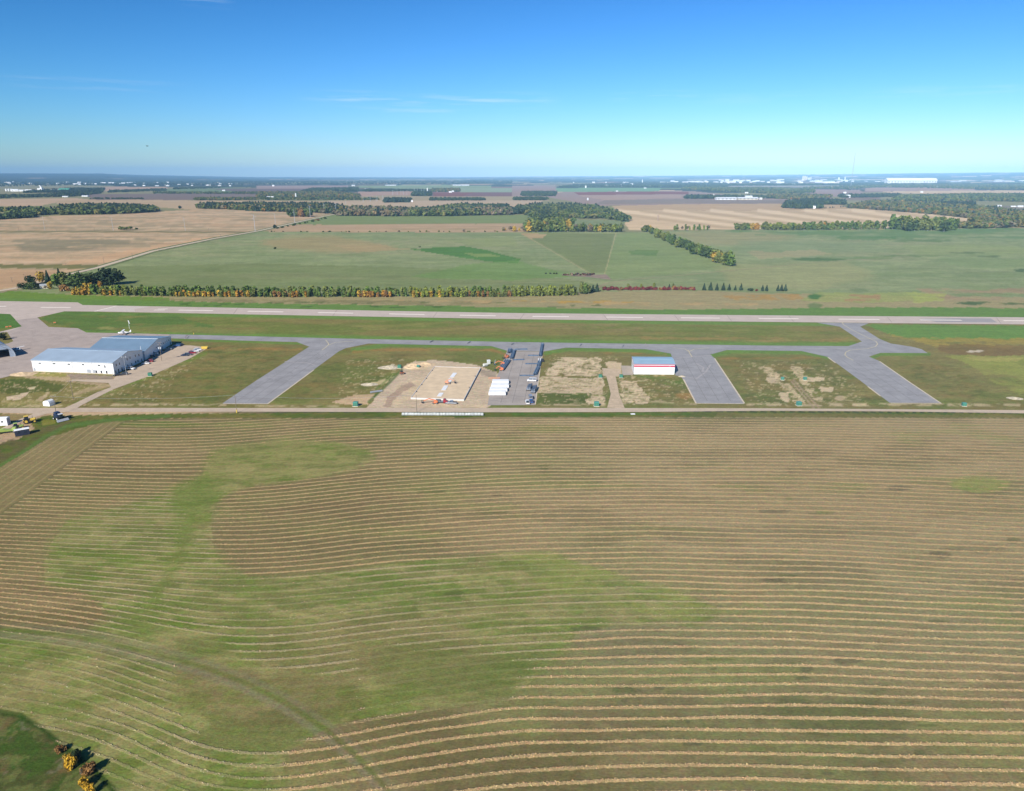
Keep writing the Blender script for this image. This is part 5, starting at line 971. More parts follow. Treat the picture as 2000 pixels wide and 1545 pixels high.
for (x, y, ty, k) in ((88, 450, 421, .55), (221.5, 451, 424, .7), (362, 451, 425, .7), (498.5, 451.5, 419.5, 1.3), (538, 438, 417, .8), (575.8, 434.5, 409, 1.0), (606, 424, 401.5, 1.1), (633.5, 415.5, 397.5, 1), (656.5, 416.5, 397, 1), (676, 407.5, 393, .9), (709.5, 395, 384, .8), (723.5, 393.5, 384, .8), (736.5, 392.5, 382, .8), (748, 392.5, 381, .8), (767, 381, 371.5, .7), (776, 381, 371.5, .6), (783, 381, 372, .6), (788, 381, 372, .6), (795, 381.5, 371, .6), (809.5, 375, 367.5, .8), (815.5, 375, 368, .7), (823, 375, 368, .7), (828.5, 375, 369, .7)):
    h = hgt(x, y, ty); p = P(x, y); rad = .12 * k * p.y / 600
    t = thing('transmission_pole', 'tall pale steel transmission pole standing in the far fields', 'transmission pole', (p.x, p.y, 0), R(25), GT)
    b = MB(); b.tube((0, 0, 0), (0, 0, h), rad * 1.3, rad * .8, 8); b.build('pole', M_TP, t)
    b = MB()
    for q, z in enumerate((h * .97, h * .86, h * .75)): s = 1 if q % 2 else -1; b.bar((0, 0, z), (s * h * .13, 0, z + h * .03), rad, rad)
    b.build('crossarm', M_TP, t)
# lattice tower in the stubble, tall radio mast
def lattice(name, label, cat, bx, by, ty, w0_, w1_, m, r, levels=6, guys=False):
    h = hgt(bx, by, ty); p = P(bx, by); t = thing(name, label, cat, (p.x, p.y, 0)); b = MB(); c = [(-1, -1), (1, -1), (1, 1), (-1, 1)]
    wz = lambda z: w0_ + (w1_ - w0_) * z / h
    for i in range(levels):
        z0, z1 = h * i / levels, h * (i + 1) / levels
        for k in range(4):
            a, d_ = c[k], c[(k + 1) % 4]; A = (a[0] * wz(z0), a[1] * wz(z0), z0); B = (a[0] * wz(z1), a[1] * wz(z1), z1); D = (d_[0] * wz(z1), d_[1] * wz(z1), z1); E_ = (d_[0] * wz(z0), d_[1] * wz(z0), z0)
            b.tube(A, B, r, r, 4); b.tube(A, D, r * .6, r * .6, 4); b.tube(E_, B, r * .6, r * .6, 4)
    b.build('lattice', m, t)
    return t, h
t, h = lattice('lattice_tower', 'small rusty lattice tower in the pale stubble field', 'tower', 1285, 432, 420, 1.6, 1.2, mat('rust_steel', np.array((.34, .24, .2)), .7), .14, 5); b = MB(); b.bar((-4, 0, h), (4, 0, h), .3, .3); b.bar((-4, 0, h * .72), (4, 0, h * .72), .3, .3); b.build('crossarm', MATS['rust_steel'], t)
lattice('radio_mast', 'very tall thin radio mast rising above the right horizon', 'mast', 1661.5, 366, 298.5, .9, .8, mat('mast_grey', np.array((.33, .35, .38)), .6), .55, 26)
# ------------------------------------------------------------------ building site: foundation, bundles, beams
M_SAND = mat('sand_fill', '#dac8ae', .95, noise=.1, scale=.25); M_FOAM = mat('white_board', np.array((.78, .79, .80)), .6, noise=.06, scale=.4)
fc = [P(848.8, 718.4), P(938.6, 720.8), P(905.8, 783), P(803, 779.5)]
fo = thing('foundation', 'rectangular white concrete foundation wall round the filled sand pad', 'foundation', fc[0])
q = [v - fc[0] for v in fc]
for i in range(4):
    a, c = q[i], q[(i + 1) % 4]; d = (c - a).normalized() * (.17 if i % 2 == 0 else -.18)
    b = MB(); b.bar(a - d + Vector((0, 0, .46)), c + d + Vector((0, 0, .46)), .34, .92); b.build('foundation_wall', M_CONC if False else mat('pale_concrete', np.array((.58, .56, .53)), .9, noise=.08), fo)
b = MB(); b.add([v * 1.0 + Vector((0, 0, .72)) for v in q], [(3, 2, 1, 0)]); b.build('sand_fill', M_SAND, fo)
b = MB()
for t_, s_ in ((.15, 0), (.42, 0), (.62, 0), (.83, 0), (.3, 1), (.66, 1)):
    e0, e1_ = (q[0], q[3]) if s_ == 0 else (q[1], q[2]); c = e0.lerp(e1_, t_); b.box((c.x + (.5 if s_ == 0 else -.5), c.y, .95), (.35, .9, .5), .1)
b.build('wall_shade_block', M_DARK, fo)  # dark added blocks standing in for shade along the inner foundation walls
for i, (x0, y0, x1, y1) in enumerate(((889, 728, 882, 737), (881, 739, 875, 747), (871.5, 753, 866, 762), (862.5, 767, 857.5, 774))):
    a, c = P(x0, y0, .8), P(x1, y1, .8); d = c - a; t = thing('white_board', ('white board strip nearest the far wall of the sand pad', 'white board strip just beyond the orange lift on the sand pad', 'white board strip just in front of the orange lift on the sand pad', 'white board strip nearest the road side of the sand pad')[i], 'board', (a + c) / 2 - Vector((0, 0, .06)), math.atan2(d.y, d.x) - math.pi / 2, 'white boards laid down the sand pad')
    for k in range(3): b = MB(); b.box((0, (k - 1) * d.length / 3, .05), (2.4, d.length / 3 - .12, .1)); b.build('board', M_FOAM, t)
# four long white wrapped bundles
for i, (x0, x1, y) in enumerate(((961.5, 994, 748.5), (959.5, 994, 756), (956.5, 991, 763.5), (954.5, 988, 770.5))):
    a, c = P(x0, y), P(x1, y); L = (c - a).length; t = thing('wrapped_bundle', ('white wrapped bundle farthest from the road', 'white wrapped bundle second from the far side', 'white wrapped bundle second from the road side', 'white wrapped bundle nearest the road')[i] + ' in the stack on the apron edge', 'bundle', (a + c) / 2 + Vector((0, 0, .07)), math.atan2(c.y - a.y, c.x - a.x), 'white wrapped bundles on the apron edge')
    for k in range(2): b = MB(); b.cbox((0, k * 2.5 - 1.25, 1.0), (L - k * .2, 2.3, 1.5), .12); w_ = b.build('wrapping', M_FOAM, t); b = MB(); b.box((L / 2 - k * .1 + .02, k * 2.5 - 1.25, .98), (.06, 1.9, 1.2)); b.build('open_end', M_DARK, w_)
    b = MB()
    for x in (-L * .4, -L * .13, L * .13, L * .4): b.box((x, 0, .12), (.25, 4.9, .22))
    b.build('timber_bearer', M_WOODP, t)
M_BEAM = mat('primer_blue_steel', np.array((.13, .19, .28)), .5, .3, .25, .7); M_BEAML = mat('pale_primer_steel', np.array((.25, .33, .42)), .5, .3, .2, .7)
GB = 'stacks of steel beams on the construction apron'
def beam_stack(label, x0, y0, x1, y1, n, w, h, m=None):
    a, c = P(x0, y0), P(x1, y1); L = (c - a).length; t = thing('beam_stack', label, 'steel beams', (a + c) / 2 + Vector((0, 0, .075)), math.atan2(c.y - a.y, c.x - a.x), GB)
    for k in range(n):
        y = (k - (n - 1) / 2) * w; b = MB(); hh = h * (.85 + .3 * RNG.random())
        for z, ww, tt in ((.12, w * .62, .08), (.12 + hh / 2, .07, hh), (.12 + hh, w * .62, .08)): b.box((0, y, z), (L * (.93 + .07 * RNG.random()), ww, tt))
        b.build('beam', (m or M_BEAM) if k % 2 == 0 else M_BEAML, t)
    b = MB()
    for x in (-L * .35, 0, L * .35): b.box((x, 0, .05), (.2, n * w + .3, .1))
    b.build('bearer', M_WOODP, t)
beam_stack('broad stack of dark steel beams along the left apron edge', 980, 722.5, 992.5, 704.5, 5, .75, 1.0); beam_stack('stack of long steel beams above the broad left stack', 999, 702, 1004.5, 684.5, 3, .8, .9)
beam_stack('short dark stack of steel beams nearest the taxiway corner', 994, 690.5, 997, 682.5, 3, .9, 1.0); beam_stack('long steel beams at the right apron edge nearest the taxiway', 1055, 697, 1059.5, 672, 3, .7, .9)
beam_stack('steel beams along the middle of the right apron edge', 1051.5, 717, 1055, 703, 3, .8, .9); beam_stack('steel beams at the lower end of the right apron edge', 1044.5, 733.5, 1051.5, 718, 4, .6, .9)
GS = 'single long beams laid across the construction apron'
for (x0, x1, y0, y1, lb) in ((1001, 1024, 704.2, 703.2, 'beside the left stack of beams'), (1015, 1043, 734.8, 734.6, 'nearest the road end'), (1026, 1050, 711.8, 711.6, 'below the pair of white posts'), (1031, 1052, 695.4, 695.6, 'across the upper right of the apron'), (1007, 1030, 683.4, 683, 'close to the taxiway')):
    a, c = P(x0, y0), P(x1, y1); L = (c - a).length; b = MB()
    for z, ww, tt in ((.15, .45, .07), (.45, .07, .6), (.75, .45, .07)): b.box((0, 0, z), (L, ww, tt))
    o = b.build('steel_beam', M_BEAM, None, (a + c) / 2 + Vector((0, 0, .075)), math.atan2(c.y - a.y, c.x - a.x)); tag(o, 'single blue grey steel beam lying across the apron ' + lb, 'steel beam', GS)
t = thing('post_frame', 'pair of short white posts with a dark box at the right apron edge', 'post', at(1054.5, 707, .075)); b = MB(); b.box((-1.0, 0, 1.2), (.3, .3, 2.4)); b.box((.2, 0, 1.2), (.3, .3, 2.4)); b.build('post', M_TRIMW, t); b = MB(); b.cbox((1.8, .3, 1.0), (1.6, 1.4, 2.0), .1); b.build('box', M_DARK, t)
t = thing('mixer', 'whitish portable tank with a square top in the grass beside the sand pad', 'tank', at(949, 715, .02), R(35)); b = MB(); b.tube((-1.7, 0, .9), (1.3, 0, 1.0), .95, .8, 12); b.build('drum', mat('tank_cream', np.array((.62, .62, .55)), .6), t); b = MB(); b.box((-.8, 0, .2), (3.4, 1.4, .3)); b.build('frame', M_STEEL, t)
t = thing('portable_toilet', 'narrow grey white cabin standing behind the portable tank', 'cabin', at(954.5, 710.5, .02), R(20)); b = MB(); b.cbox((0, 0, 1.15), (1.9, 1.7, 2.3), .1); b.build('wall', mat('cabin_grey', np.array((.6, .62, .58)), .6), t); b = MB(); b.cbox((0, 0, 2.4), (2.1, 1.9, .18), .06); b.build('roof', M_TRIMW, t); b = MB(); b.box((.97, 0, 1.1), (.05, .9, 1.9)); b.build('door', M_DARK, t)
t = thing('plastic_sheet_post', 'slim pale steel stand between the tank and the steel stacks', 'stand', at(966, 712.5, .02)); b = MB(); b.tube((0, 0, 0), (.5, 0, 3.4), .35, .1, 6); b.build('post', M_STEEL, t); b = MB(); b.cbox((0, 0, .15), (1.4, 1.2, .3), .05); b.build('foot', M_STEEL, t)
t = thing('safety_fence', 'low orange plastic fencing at the top end of the white bundles', 'fence', at(965.5, 740.5, .04), R(3)); 
for k in range(4): b = MB(); b.tube((k * 2.2 - 3.3, 0, 0), (k * 2.2 - 3.3, 0, 1.2), .06); b.build('post', M_OR, t)
b = MB(); b.box((0, 0, .35), (6.6, .05, .2)); b.box((0, 0, .75), (6.6, .05, .2)); b.box((0, 0, 1.08), (6.6, .05, .14)); b.build('mesh_panel', mat('faded_orange', np.array((.62, .28, .18)), .7), t)
# white bale row by the field
M_BALE = mat('bale_wrap', np.array((.46, .48, .47)), .5, noise=.25, scale=.8)
bm_ = MB(); nn_ = 14; rg = lambda x, r: [(x, r * math.cos(2 * math.pi * i / nn_), .78 + r * math.sin(2 * math.pi * i / nn_)) for i in range(nn_)]
bm_.loft([rg(-.74, .68), rg(-.62, .78), rg(.62, .78), rg(.74, .68)]); a, c = P(785, 811.5), P(944.5, 811.8); nb = int((c - a).length / 1.52); rz = math.atan2(c.y - a.y, c.x - a.x); b0 = None
for i in range(nb):
    p = a.lerp(c, (i + .5) / nb); o = b0.copy() if b0 else bm_.build('wrapped_bale', M_BALE, None)
    if b0: COL.objects.link(o)
    b0 = b0 or o; o.location = (p.x, p.y + RNG.normal() * .06, 0); o.rotation_euler = (0, 0, rz + RNG.normal() * .02); s = .96 + .06 * RNG.random(); o.scale = (1, s, s)
    tag(o, 'white wrapped round bale in the long row beside the gravel road', 'bale', 'row of white wrapped bales along the road')
# green utility cabinets
M_TEAL = mat('utility_green', np.array((.05, .20, .13)), .55, noise=.1); M_TEAL2 = mat('utility_teal', np.array((.07, .25, .21)), .55, noise=.1)
GU = 'green utility cabinets on the lots'
for i, (x, y, s, lb) in enumerate(((293.5, 734.5, 1.1, 'beside the parking lot road'), (695, 793, 1.25, 'by the road left of the sand pad'), (780.5, 719, 1.1, 'left of the pale dirt mound'), (817, 718.5, .9, 'behind the pale dirt mound'), (1172.5, 737.5, 1.0, 'left of the dirt track by the banded hangar'), (1213, 737.5, 1.0, 'right of the dirt track by the banded hangar'), (1165, 793, 1.25, 'by the road left of the dirt track'), (1528, 742, .9, 'on the left strip of bare soil in the right lot'), (1572, 742, .9, 'on the right strip of bare soil in the right lot'), (1560, 792, 1.15, 'by the road in the right lot'), (1882.5, 793, 1.0, 'by the road at the far right lot'))):
    t = thing('utility_cabinet', 'green utility cabinet ' + lb, 'utility box', at(x, y, .0), R(RNG.integers(-15, 15)), GU, s)
    b = MB(); b.cbox((0, 0, 1.05), (2.0, 1.7, 1.7), .08); b.build('cabinet', M_TEAL if i in (0, 2, 4, 5) else M_TEAL2, t); b = MB(); b.box((0, 0, .1), (2.4, 2.1, .2)); b.build('pad', M_CONC, t)
    b = MB(); b.box((-.48, -.87, .95), (.9, .04, 1.3)); b.box((.48, -.87, .95), (.9, .04, 1.3)); dr = b.build('door', M_TEAL, t); b = MB(); b.box((.0, -.91, 1.0), (.06, .04, .25)); b.build('handle', M_STEEL, dr)
# markers on the taxiway, runway signs
def sawhorse(x, y, rz, label, m, grp, w=2.4, h=1.0):
    t = thing('barricade', label, 'barricade', at(x, y, .06), rz, grp); b = MB(); b.box((0, 0, h - .15), (w, .06, .3)); b.box((0, 0, h - .6), (w, .06, .25)); b.build('board', m, t)
    b = MB()
    for s in (-1, 1): b.bar((s * w * .4, -.4, 0), (s * w * .4, 0, h), .08, .08); b.bar((s * w * .4, .4, 0), (s * w * .4, 0, h), .08, .08)
    b.build('leg', M_STEEL, t)
M_PINK = mat('faded_red_white', np.array((.62, .30, .28)), .6, noise=.2, scale=3)
for i, (x, y, lb) in enumerate(((1260.5, 673.5, 'on the far edge of the taxiway'), (1263, 676, 'in the middle of the taxiway'), (1264.8, 679, 'on the near edge of the taxiway'))): sawhorse(x, y, R(80), 'red and white barricade ' + lb + ' above the banded hangar', M_PINK if i else M_OR, 'red and white barricades across the taxiway')
sawhorse(363, 661, R(100), 'faded red barricade on the taxiway beside the left hangars', M_PINK, None, 4, 1.4); sawhorse(365.5, 658, R(100), 'small red barricade at the grass edge behind the left hangars', M_PINK, None, 2.5, 1.4)
for i, (x, y, lb) in enumerate(((843, 668.5, 'left of the construction apron, farther one'), (916.5, 670.3, 'left of the construction apron, nearer one'), (1134.5, 675, 'between the two aprons, left one'), (1217, 677.5, 'between the two aprons, right one'), (1001, 673.5, 'at the head of the construction apron'))): sawhorse(x, y, R(70), 'dark blue barricade across the taxiway ' + lb, PNV, 'dark barricades across the taxiway', 6, .9)
for x, y, lb in ((107, 631.5, 'on the grass island beside the runway turn-off'), (13.5, 640, 'on the grass triangle at the left edge'), (20, 639, 'at the tip of the grass triangle at the left edge')):
    t = thing('airfield_sign', 'small orange sign ' + lb, 'sign', at(x, y, 0), R(20)); b = MB(); b.box((0, 0, .7), (1.8, .18, .8)); b.build('panel', M_OR, t); b = MB(); b.tube((-.6, 0, 0), (-.6, 0, .4), .06); b.tube((.6, 0, 0), (.6, 0, .4), .06); b.build('post', M_STEEL, t)
t = thing('edge_light', 'small yellow taxiway light in the grass behind the hangars', 'light', at(378.5, 653.5, 0)); b = MB(); b.tube((0, 0, 0), (0, 0, .8), .15); b.build('post', M_YW, t); b = MB(); b.tube((0, 0, .8), (0, 0, 1.3), .4, .3, 10); b.build('lamp', M_YW, t)
# rubble heaps
def heap(x, y, r, h, m, label, seed):
    rn = np.random.default_rng(seed); b = MB(); ni, nj = 6, 14; p = P(x, y); v = [(0, 0, h)]; f = []
    for i in range(1, ni + 1):
        for j in range(nj):
            a = 2 * math.pi * j / nj; rr_ = r * i / ni * (1 + .25 * (rn.random() - .5)); v.append((rr_ * math.cos(a) * 1.5, rr_ * math.sin(a), h * (1 - i / ni) ** 1.2 * (.7 + .6 * rn.random()) - (.05 if i == ni else 0)))
    f += [(0, 1 + j, 1 + (j + 1) % nj) for j in range(nj)] + [(1 + (i - 1) * nj + j, 1 + i * nj + j, 1 + i * nj + (j + 1) % nj, 1 + (i - 1) * nj + (j + 1) % nj) for i in range(1, ni) for j in range(nj)]
    b.add(v, f); tag(b.build('dirt_mound', m, None, (p.x, p.y, 0)), label, 'mound')
M_DIRT = mat('pale_dirt', '#cdb99c', .95, noise=.2, scale=.5, bump=.4); M_RUB = mat('rubble', '#c6beac', .95, noise=.35, scale=.8, bump=.5)
heap(807, 717, 5.2, 2.2, M_DIRT, 'pale dirt mound at the top of the building site between two green cabinets', 1); heap(830, 712, 5.0, 1.6, M_DIRT, 'low reddish dirt mound right of the pale one behind the sand pad', 2); heap(761, 718, 5.0, 1.2, M_RUB, 'whitish rubble heap in the grass left of the building site', 3)
heap(722, 751, 3.5, .7, M_RUB, 'small rubble heap in the grass below the whitish heap', 4); heap(44, 731, 5.5, 1.3, M_DIRT, 'smooth pale dirt mound beside the front left hangar', 5); heap(1332, 735.5, 1.6, .7, M_RUB, 'small white rubble heap at the corner behind the banded hangar', 6); heap(1982, 778, 3, .6, M_RUB, 'white rubble patch at the right edge by the road', 7)
t = thing('culvert_pipe', 'grey steel culvert pipe lying in the grass left of the sand pad', 'pipe', at(735, 766.5, .3), R(28)); b = MB(); b.tube((-3.4, 0, .25), (3.4, 0, .25), .55, .55, 10); b.build('pipe', M_STEEL, t); b = MB(); b.tube((3.41, 0, .25), (3.43, 0, .25), .45); b.build('opening', M_DARK, t)
sg = thing('sheet_panel', 'white panel lying on the verge south of the gravel road', 'panel', at(1236, 809.3, .1)); b = MB(); b.box((0, 0, .12), (2.2, 1.2, .2)); b.build('panel', M_TRIMW, sg); b = MB(); b.box((.2, .1, .26), (1.4, .9, .06)); b.build('cover', M_FOAM, sg)
# ------------------------------------------------------------------ cattle
def cow_mesh(name, m):
    V = [(0, 0, .95), (.55, 0, 1.0), (-.55, 0, 1.0), (-.85, 0, 1.02), (.85, 0, 1.12), (1.2, 0, 1.0), (1.5, 0, .8), (-.95, 0, .5)]; Ed = [(0, 1), (0, 2), (2, 3), (1, 4), (4, 5), (5, 6), (3, 7)]; Rd = [.40, .38, .38, .28, .22, .16, .10, .04]
    for x in (.6, -.65):
        for s in (-1, 1):
            k = len(V); V += [(x, s * .2, .62), (x + (.03 if x > 0 else -.06), s * .2, .32), (x, s * .2, .03)]; Rd += [.13, .07, .06]; Ed += [(1 if x > 0 else 2, k), (k, k + 1), (k + 1, k + 2)]
    me = bpy.data.meshes.new(name); me.from_pydata(V, Ed, []); o = bpy.data.objects.new(name, me); COL.objects.link(o)
    o.modifiers.new('skin', 'SKIN'); 
    for i, r in enumerate(Rd): me.skin_vertices[0].data[i].radius = (r, r)
    me.skin_vertices[0].data[0].use_root = True
    dg = bpy.context.evaluated_depsgraph_get(); ev = bpy.data.meshes.new_from_object(o.evaluated_get(dg)); bpy.data.objects.remove(o); ev.name = name; ev.materials.clear(); ev.materials.append(m); return ev
cm = [cow_mesh('cow', mat('cow_black', np.array((.015, .014, .014)), .8)), cow_mesh('cow', mat('cow_brown', np.array((.10, .035, .02)), .8)), cow_mesh('cow', mat('cow_tan', np.array((.30, .20, .13)), .8))]
for i in range(64):
    x = (1066, 1075, 1082, 1087)[i] if i < 4 else 1098 + 62 * RNG.random() ** .85; y = 535.5 if i < 4 else 536.5 + 3.2 * (RNG.random() - .35); k = 0 if i < 4 else int(RNG.choice([0, 0, 0, 1, 1, 2])); p = P(x, y)
    o = bpy.data.objects.new('cow', cm[k]); COL.objects.link(o); o.location = (p.x, p.y, 0); o.rotation_euler = (0, 0, RNG.random() * 6.3); o.scale = (1.25,) * 3
    tag(o, ('black cow grazing apart at the left of the herd' if i < 4 else ('black', 'reddish brown', 'tan')[k] + ' cow standing in the crowded herd in the pasture'), 'cow', 'black cows left of the herd' if i < 4 else 'cattle herd in the pasture')
mm = MB(); mm.add([P(1095, 538, .12), P(1185, 536, .12), P(1195, 547, .12), P(1150, 541, .12)], [(0, 1, 2, 3)]); structure('trampled_ground', mm.build('trampled_ground', mat('trampled_earth', '#8f7f70', .95, noise=.2, scale=.1)))
bb = thing('bird', 'tiny dark bird high in the blue sky at the left', 'bird', (0, 0, 0)); rr_ = ((288 - CX) / FOC, (CY - 285.5) / FOC); dv_ = Vector((rr_[0], CP + rr_[1] * SP, -SP + rr_[1] * CP)) * 150; bb.location = Vector((0, 0, HC)) + dv_
b = MB(); b.tube((-.22, 0, 0), (.22, 0, .03), .05, .03, 6); b.build('body', M_DARK, bb); b = MB(); b.add([(.1, 0, .02), (-.08, 0, .02), (-.1, .55, .16), (0, .5, .16), (.1, 0, .05), (-.08, 0, .05), (-.1, -.55, .16), (0, -.5, .16)], [(0, 1, 2, 3), (4, 5, 6, 7)]); b.build('wing', M_DARK, bb)

# ------------------------------------------------------------------ farms and the town on the horizon
def house(label, bx, by, wpx, hpx, wm, rm, rz=0.0, grp=None, name='farmhouse', cat='house', dep_=.6, z=0):
    p = P(bx, by); k = ppm(p); L, H_ = wpx / k, hpx / k; W = L * dep_; t = thing(name, label, cat, (p.x, p.y, z), rz, grp)
    e = H_ * .62; b = MB(); b.add([(-L / 2, -W / 2, 0), (L / 2, -W / 2, 0), (L / 2, W / 2, 0), (-L / 2, W / 2, 0), (-L / 2, -W / 2, e), (L / 2, -W / 2, e), (L / 2, W / 2, e), (-L / 2, W / 2, e), (-L / 2, 0, H_), (L / 2, 0, H_)], [(0, 1, 5, 4), (2, 3, 7, 6), (1, 2, 6, 9, 5), (3, 0, 4, 8, 7)]); b.build('wall', wm, t)
    b = MB(); o = L * .03
    for s in (-1, 1): b.add([(-L / 2 - o, s * (W / 2 + o), e - .02 * H_), (L / 2 + o, s * (W / 2 + o), e - .02 * H_), (L / 2 + o, 0, H_ * 1.01), (-L / 2 - o, 0, H_ * 1.01), (-L / 2 - o, s * (W / 2 + o), e + .05 * H_), (L / 2 + o, s * (W / 2 + o), e + .05 * H_), (L / 2 + o, 0, H_ * 1.08), (-L / 2 - o, 0, H_ * 1.08)], [(0, 1, 2, 3), (4, 5, 6, 7), (0, 1, 5, 4), (1, 2, 6, 5), (0, 3, 7, 4)])
    b.build('roof', rm, t); b = MB(); nw = max(1, min(5, int(wpx / 5)))
    for i in range(nw): b.box((-L / 2 + L * (i + .5) / nw, -W / 2 - .03, e * .55), (L * .1, .06, e * .3))
    b.build('window', M_GLASS, t)
    return t
MW = mat('far_white', np.array((.8, .8, .8)), .6, noise=.04); MRW = mat('far_white_roof', np.array((.72, .74, .76)), .5, noise=.04); MRG = mat('far_grey_roof', np.array((.30, .32, .34)), .6); MRB = mat('far_brown_roof', np.array((.22, .13, .10)), .7); MGR = mat('far_green_roof', np.array((.10, .36, .25)), .5); MCR = mat('far_cream', np.array((.66, .60, .48)), .7)
house('white farmhouse with brown roof among the trees of the middle wood', 943, 417, 10, 6, MW, MRB, .1); house('dark roofed farmhouse in the sheltered yard beyond the pale stubble', 1572, 406.5, 15, 5, MCR, MRG); house('small white house right of the dark roofed one in the sheltered yard', 1590, 407.5, 5, 5, MW, MRW)
house('white bungalow beside a purple field left of the tan field', 1655, 386, 9, 5, MW, MRW, 0); house('long white barn with cream doors in the far dairy yard', 1417, 390, 38, 4.5, MW, MRW, 0, None, 'barn', 'barn', .4); house('second long white barn right of the cream doored one', 1459, 390, 38, 4.5, MCR, MRW, 0, None, 'barn', 'barn', .4); house('white hall with a rounded roof behind the long barns', 1462, 386.5, 13, 4, MW, MRW, 0, None, 'barn', 'barn', .5)
house('small white farm shed in the wood behind the transmission poles', 528, 388, 13, 4, MW, MRW, 0, None, 'barn', 'barn', .4); house('white cottage alone beside the dark spruce clump', 805, 394.5, 3.2, 3, MW, MRW); house('green roofed warehouse among the left horizon trees', 127, 373.5, 19, 5, MGR, MGR, 0, None, 'warehouse', 'warehouse', .5); house('long white warehouse left of the green roofed one', 108, 373.5, 17, 3, MW, MRW, 0, None, 'warehouse', 'warehouse', .4)
for i, (x, y, w, h) in enumerate(((1650, 377.5, 5, 2.5), (1757, 384.5, 8, 2.5), (1800, 376, 5, 2), (1951, 403, 8, 2.5), (1979, 404, 8, 2), (1992, 404.5, 10, 3), (1924, 403, 4, 2), (1860, 405, 5, 2), (167, 384, 12, 2.2), (128, 385, 10, 2), (880, 376, 6, 2.2), (884, 375, 5, 2.6), (715, 371.5, 5, 3), (668, 372, 4, 2.6), (534, 364, 4, 2.4), (1144, 367, 2.5, 4), (1205, 374, 4, 1.5), (1260, 368, 5, 1.5), (437, 373, 5, 2), (1458, 377.5, 6, 2.2), (1550, 361, 5, 2), (1767, 364.5, 2, 2), (1830, 367, 8, 2), (850, 374.5, 14, 2.2), (900, 363, 30, 2.4), (765, 362.5, 22, 1.6), (690, 363.5, 6, 2.2), (1148, 391, 2.6, 4))):
    house('small white farm building among the distant fields', x, y, w, h, MW, MRW, RNG.random() - .5, 'white farm buildings scattered over the distant fields', 'farm_building', 'farm building', .5)
# silos and elevator
for i, (x, y, ty, w, lb) in enumerate(((1393.5, 386, 378.5, 1.8, 'slim white silo at the left end of the long barns'), (1484.5, 390, 385.5, 2.2, 'white grain bin right of the long barns, left one'), (1487.5, 390, 385.5, 2.2, 'white grain bin right of the long barns, right one'), (578, 386, 377, 2.6, 'tall white silo tower in the wood beyond the pole line'), (12.5, 373.5, 368.5, 3.4, 'white tank at the left grain depot, first from left'), (17.5, 373.5, 368.5, 3.4, 'white tank at the left grain depot, second from left'), (22.5, 373.5, 368.5, 3.2, 'white tank at the left grain depot, third from left'), (835, 377.5, 366.5, 2, 'grey elevator leg in the dark tree row right of the poles'), (1254.5, 358, 350.5, 1.5, 'white water tower on the horizon left of the town'), (1372, 387.5, 383, .9, 'thin white post silo in front of the small spruces'))):
    p = P(x, y); h = hgt(x, y, ty); r = w / 2 / ppm(p); t = thing('silo', lb, 'silo', (p.x, p.y, 0)); b = MB(); b.tube((0, 0, 0), (0, 0, h * .88), r, r, 14); b.build('shell', MW, t); b = MB(); b.tube((0, 0, h * .88), (0, 0, h), r * 1.04, r * .15, 14); b.build('roof', MRW, t)
p = P(80, 374); k = ppm(p); t = thing('grain_elevator', 'tall white grain elevator of the left depot', 'grain elevator', (p.x, p.y, 0)); b = MB(); b.box((0, 0, 4 / k), (9 / k, 6 / k, 8 / k * .5 * 2 * .5)); b.box((1.5 / k, 0, 4 / k), (3 / k, 3 / k, 8 / k)); b.build('wall', MW, t); b = MB(); b.bar((2 / k, 0, 8 / k), (0, 0, 10.5 / k), 1.6 / k, 1.4 / k); b.box((0, 0, 10.5 / k), (2.4 / k, 2 / k, 1.6 / k)); b.build('headhouse', MW, t)
for i, (x, w, h) in enumerate(((30, 14, 4), (42, 10, 3), (56, 12, 3.4), (66, 10, 2.6), (90, 12, 2.2))): house('white depot building beside the left grain elevator', x, 373.8, w, h, MW if i != 2 else MCR, MRW, 0, 'white buildings of the left grain depot', 'depot_building', 'warehouse', .4)
GTN = 'white town buildings along the right horizon'
for i, (x, w) in enumerate(((1742, 24), (1765, 23), (1788, 20), (1812, 27))): house(('first', 'second', 'third', 'fourth')[i] + ' from left of the four huge white warehouses on the right horizon', x, 358.6, w, 9.5, MW, MW, 0, 'huge white warehouses on the right horizon', 'warehouse', 'warehouse', .5)
for i, (x, h, w) in enumerate(((1568, 8.5, 3), (1571.5, 8.5, 3), (1575, 7.5, 3), (1578.5, 6, 1.6), (1581, 6, 1.6), (1583.5, 6, 1.6), (1638, 6, 3), (1650, 7, 2), (1808, 4, 2))):
    p = P(x, 353.2 if x != 1808 else 350); k = ppm(p); t = thing('grain_silo', 'pale tall silo standing over the town on the right horizon', 'silo', (p.x, p.y, 0), 0, 'pale silos over the right horizon town'); b = MB(); b.tube((0, 0, 0), (0, 0, h / k), w / 2 / k, w / 2 / k, 12); b.build('shell', MCR if i < 3 else MW, t); b = MB(); b.tube((0, 0, h / k), (0, 0, (h + 1) / k), w / 2 / k, .1, 12); b.build('roof', MRW, t)
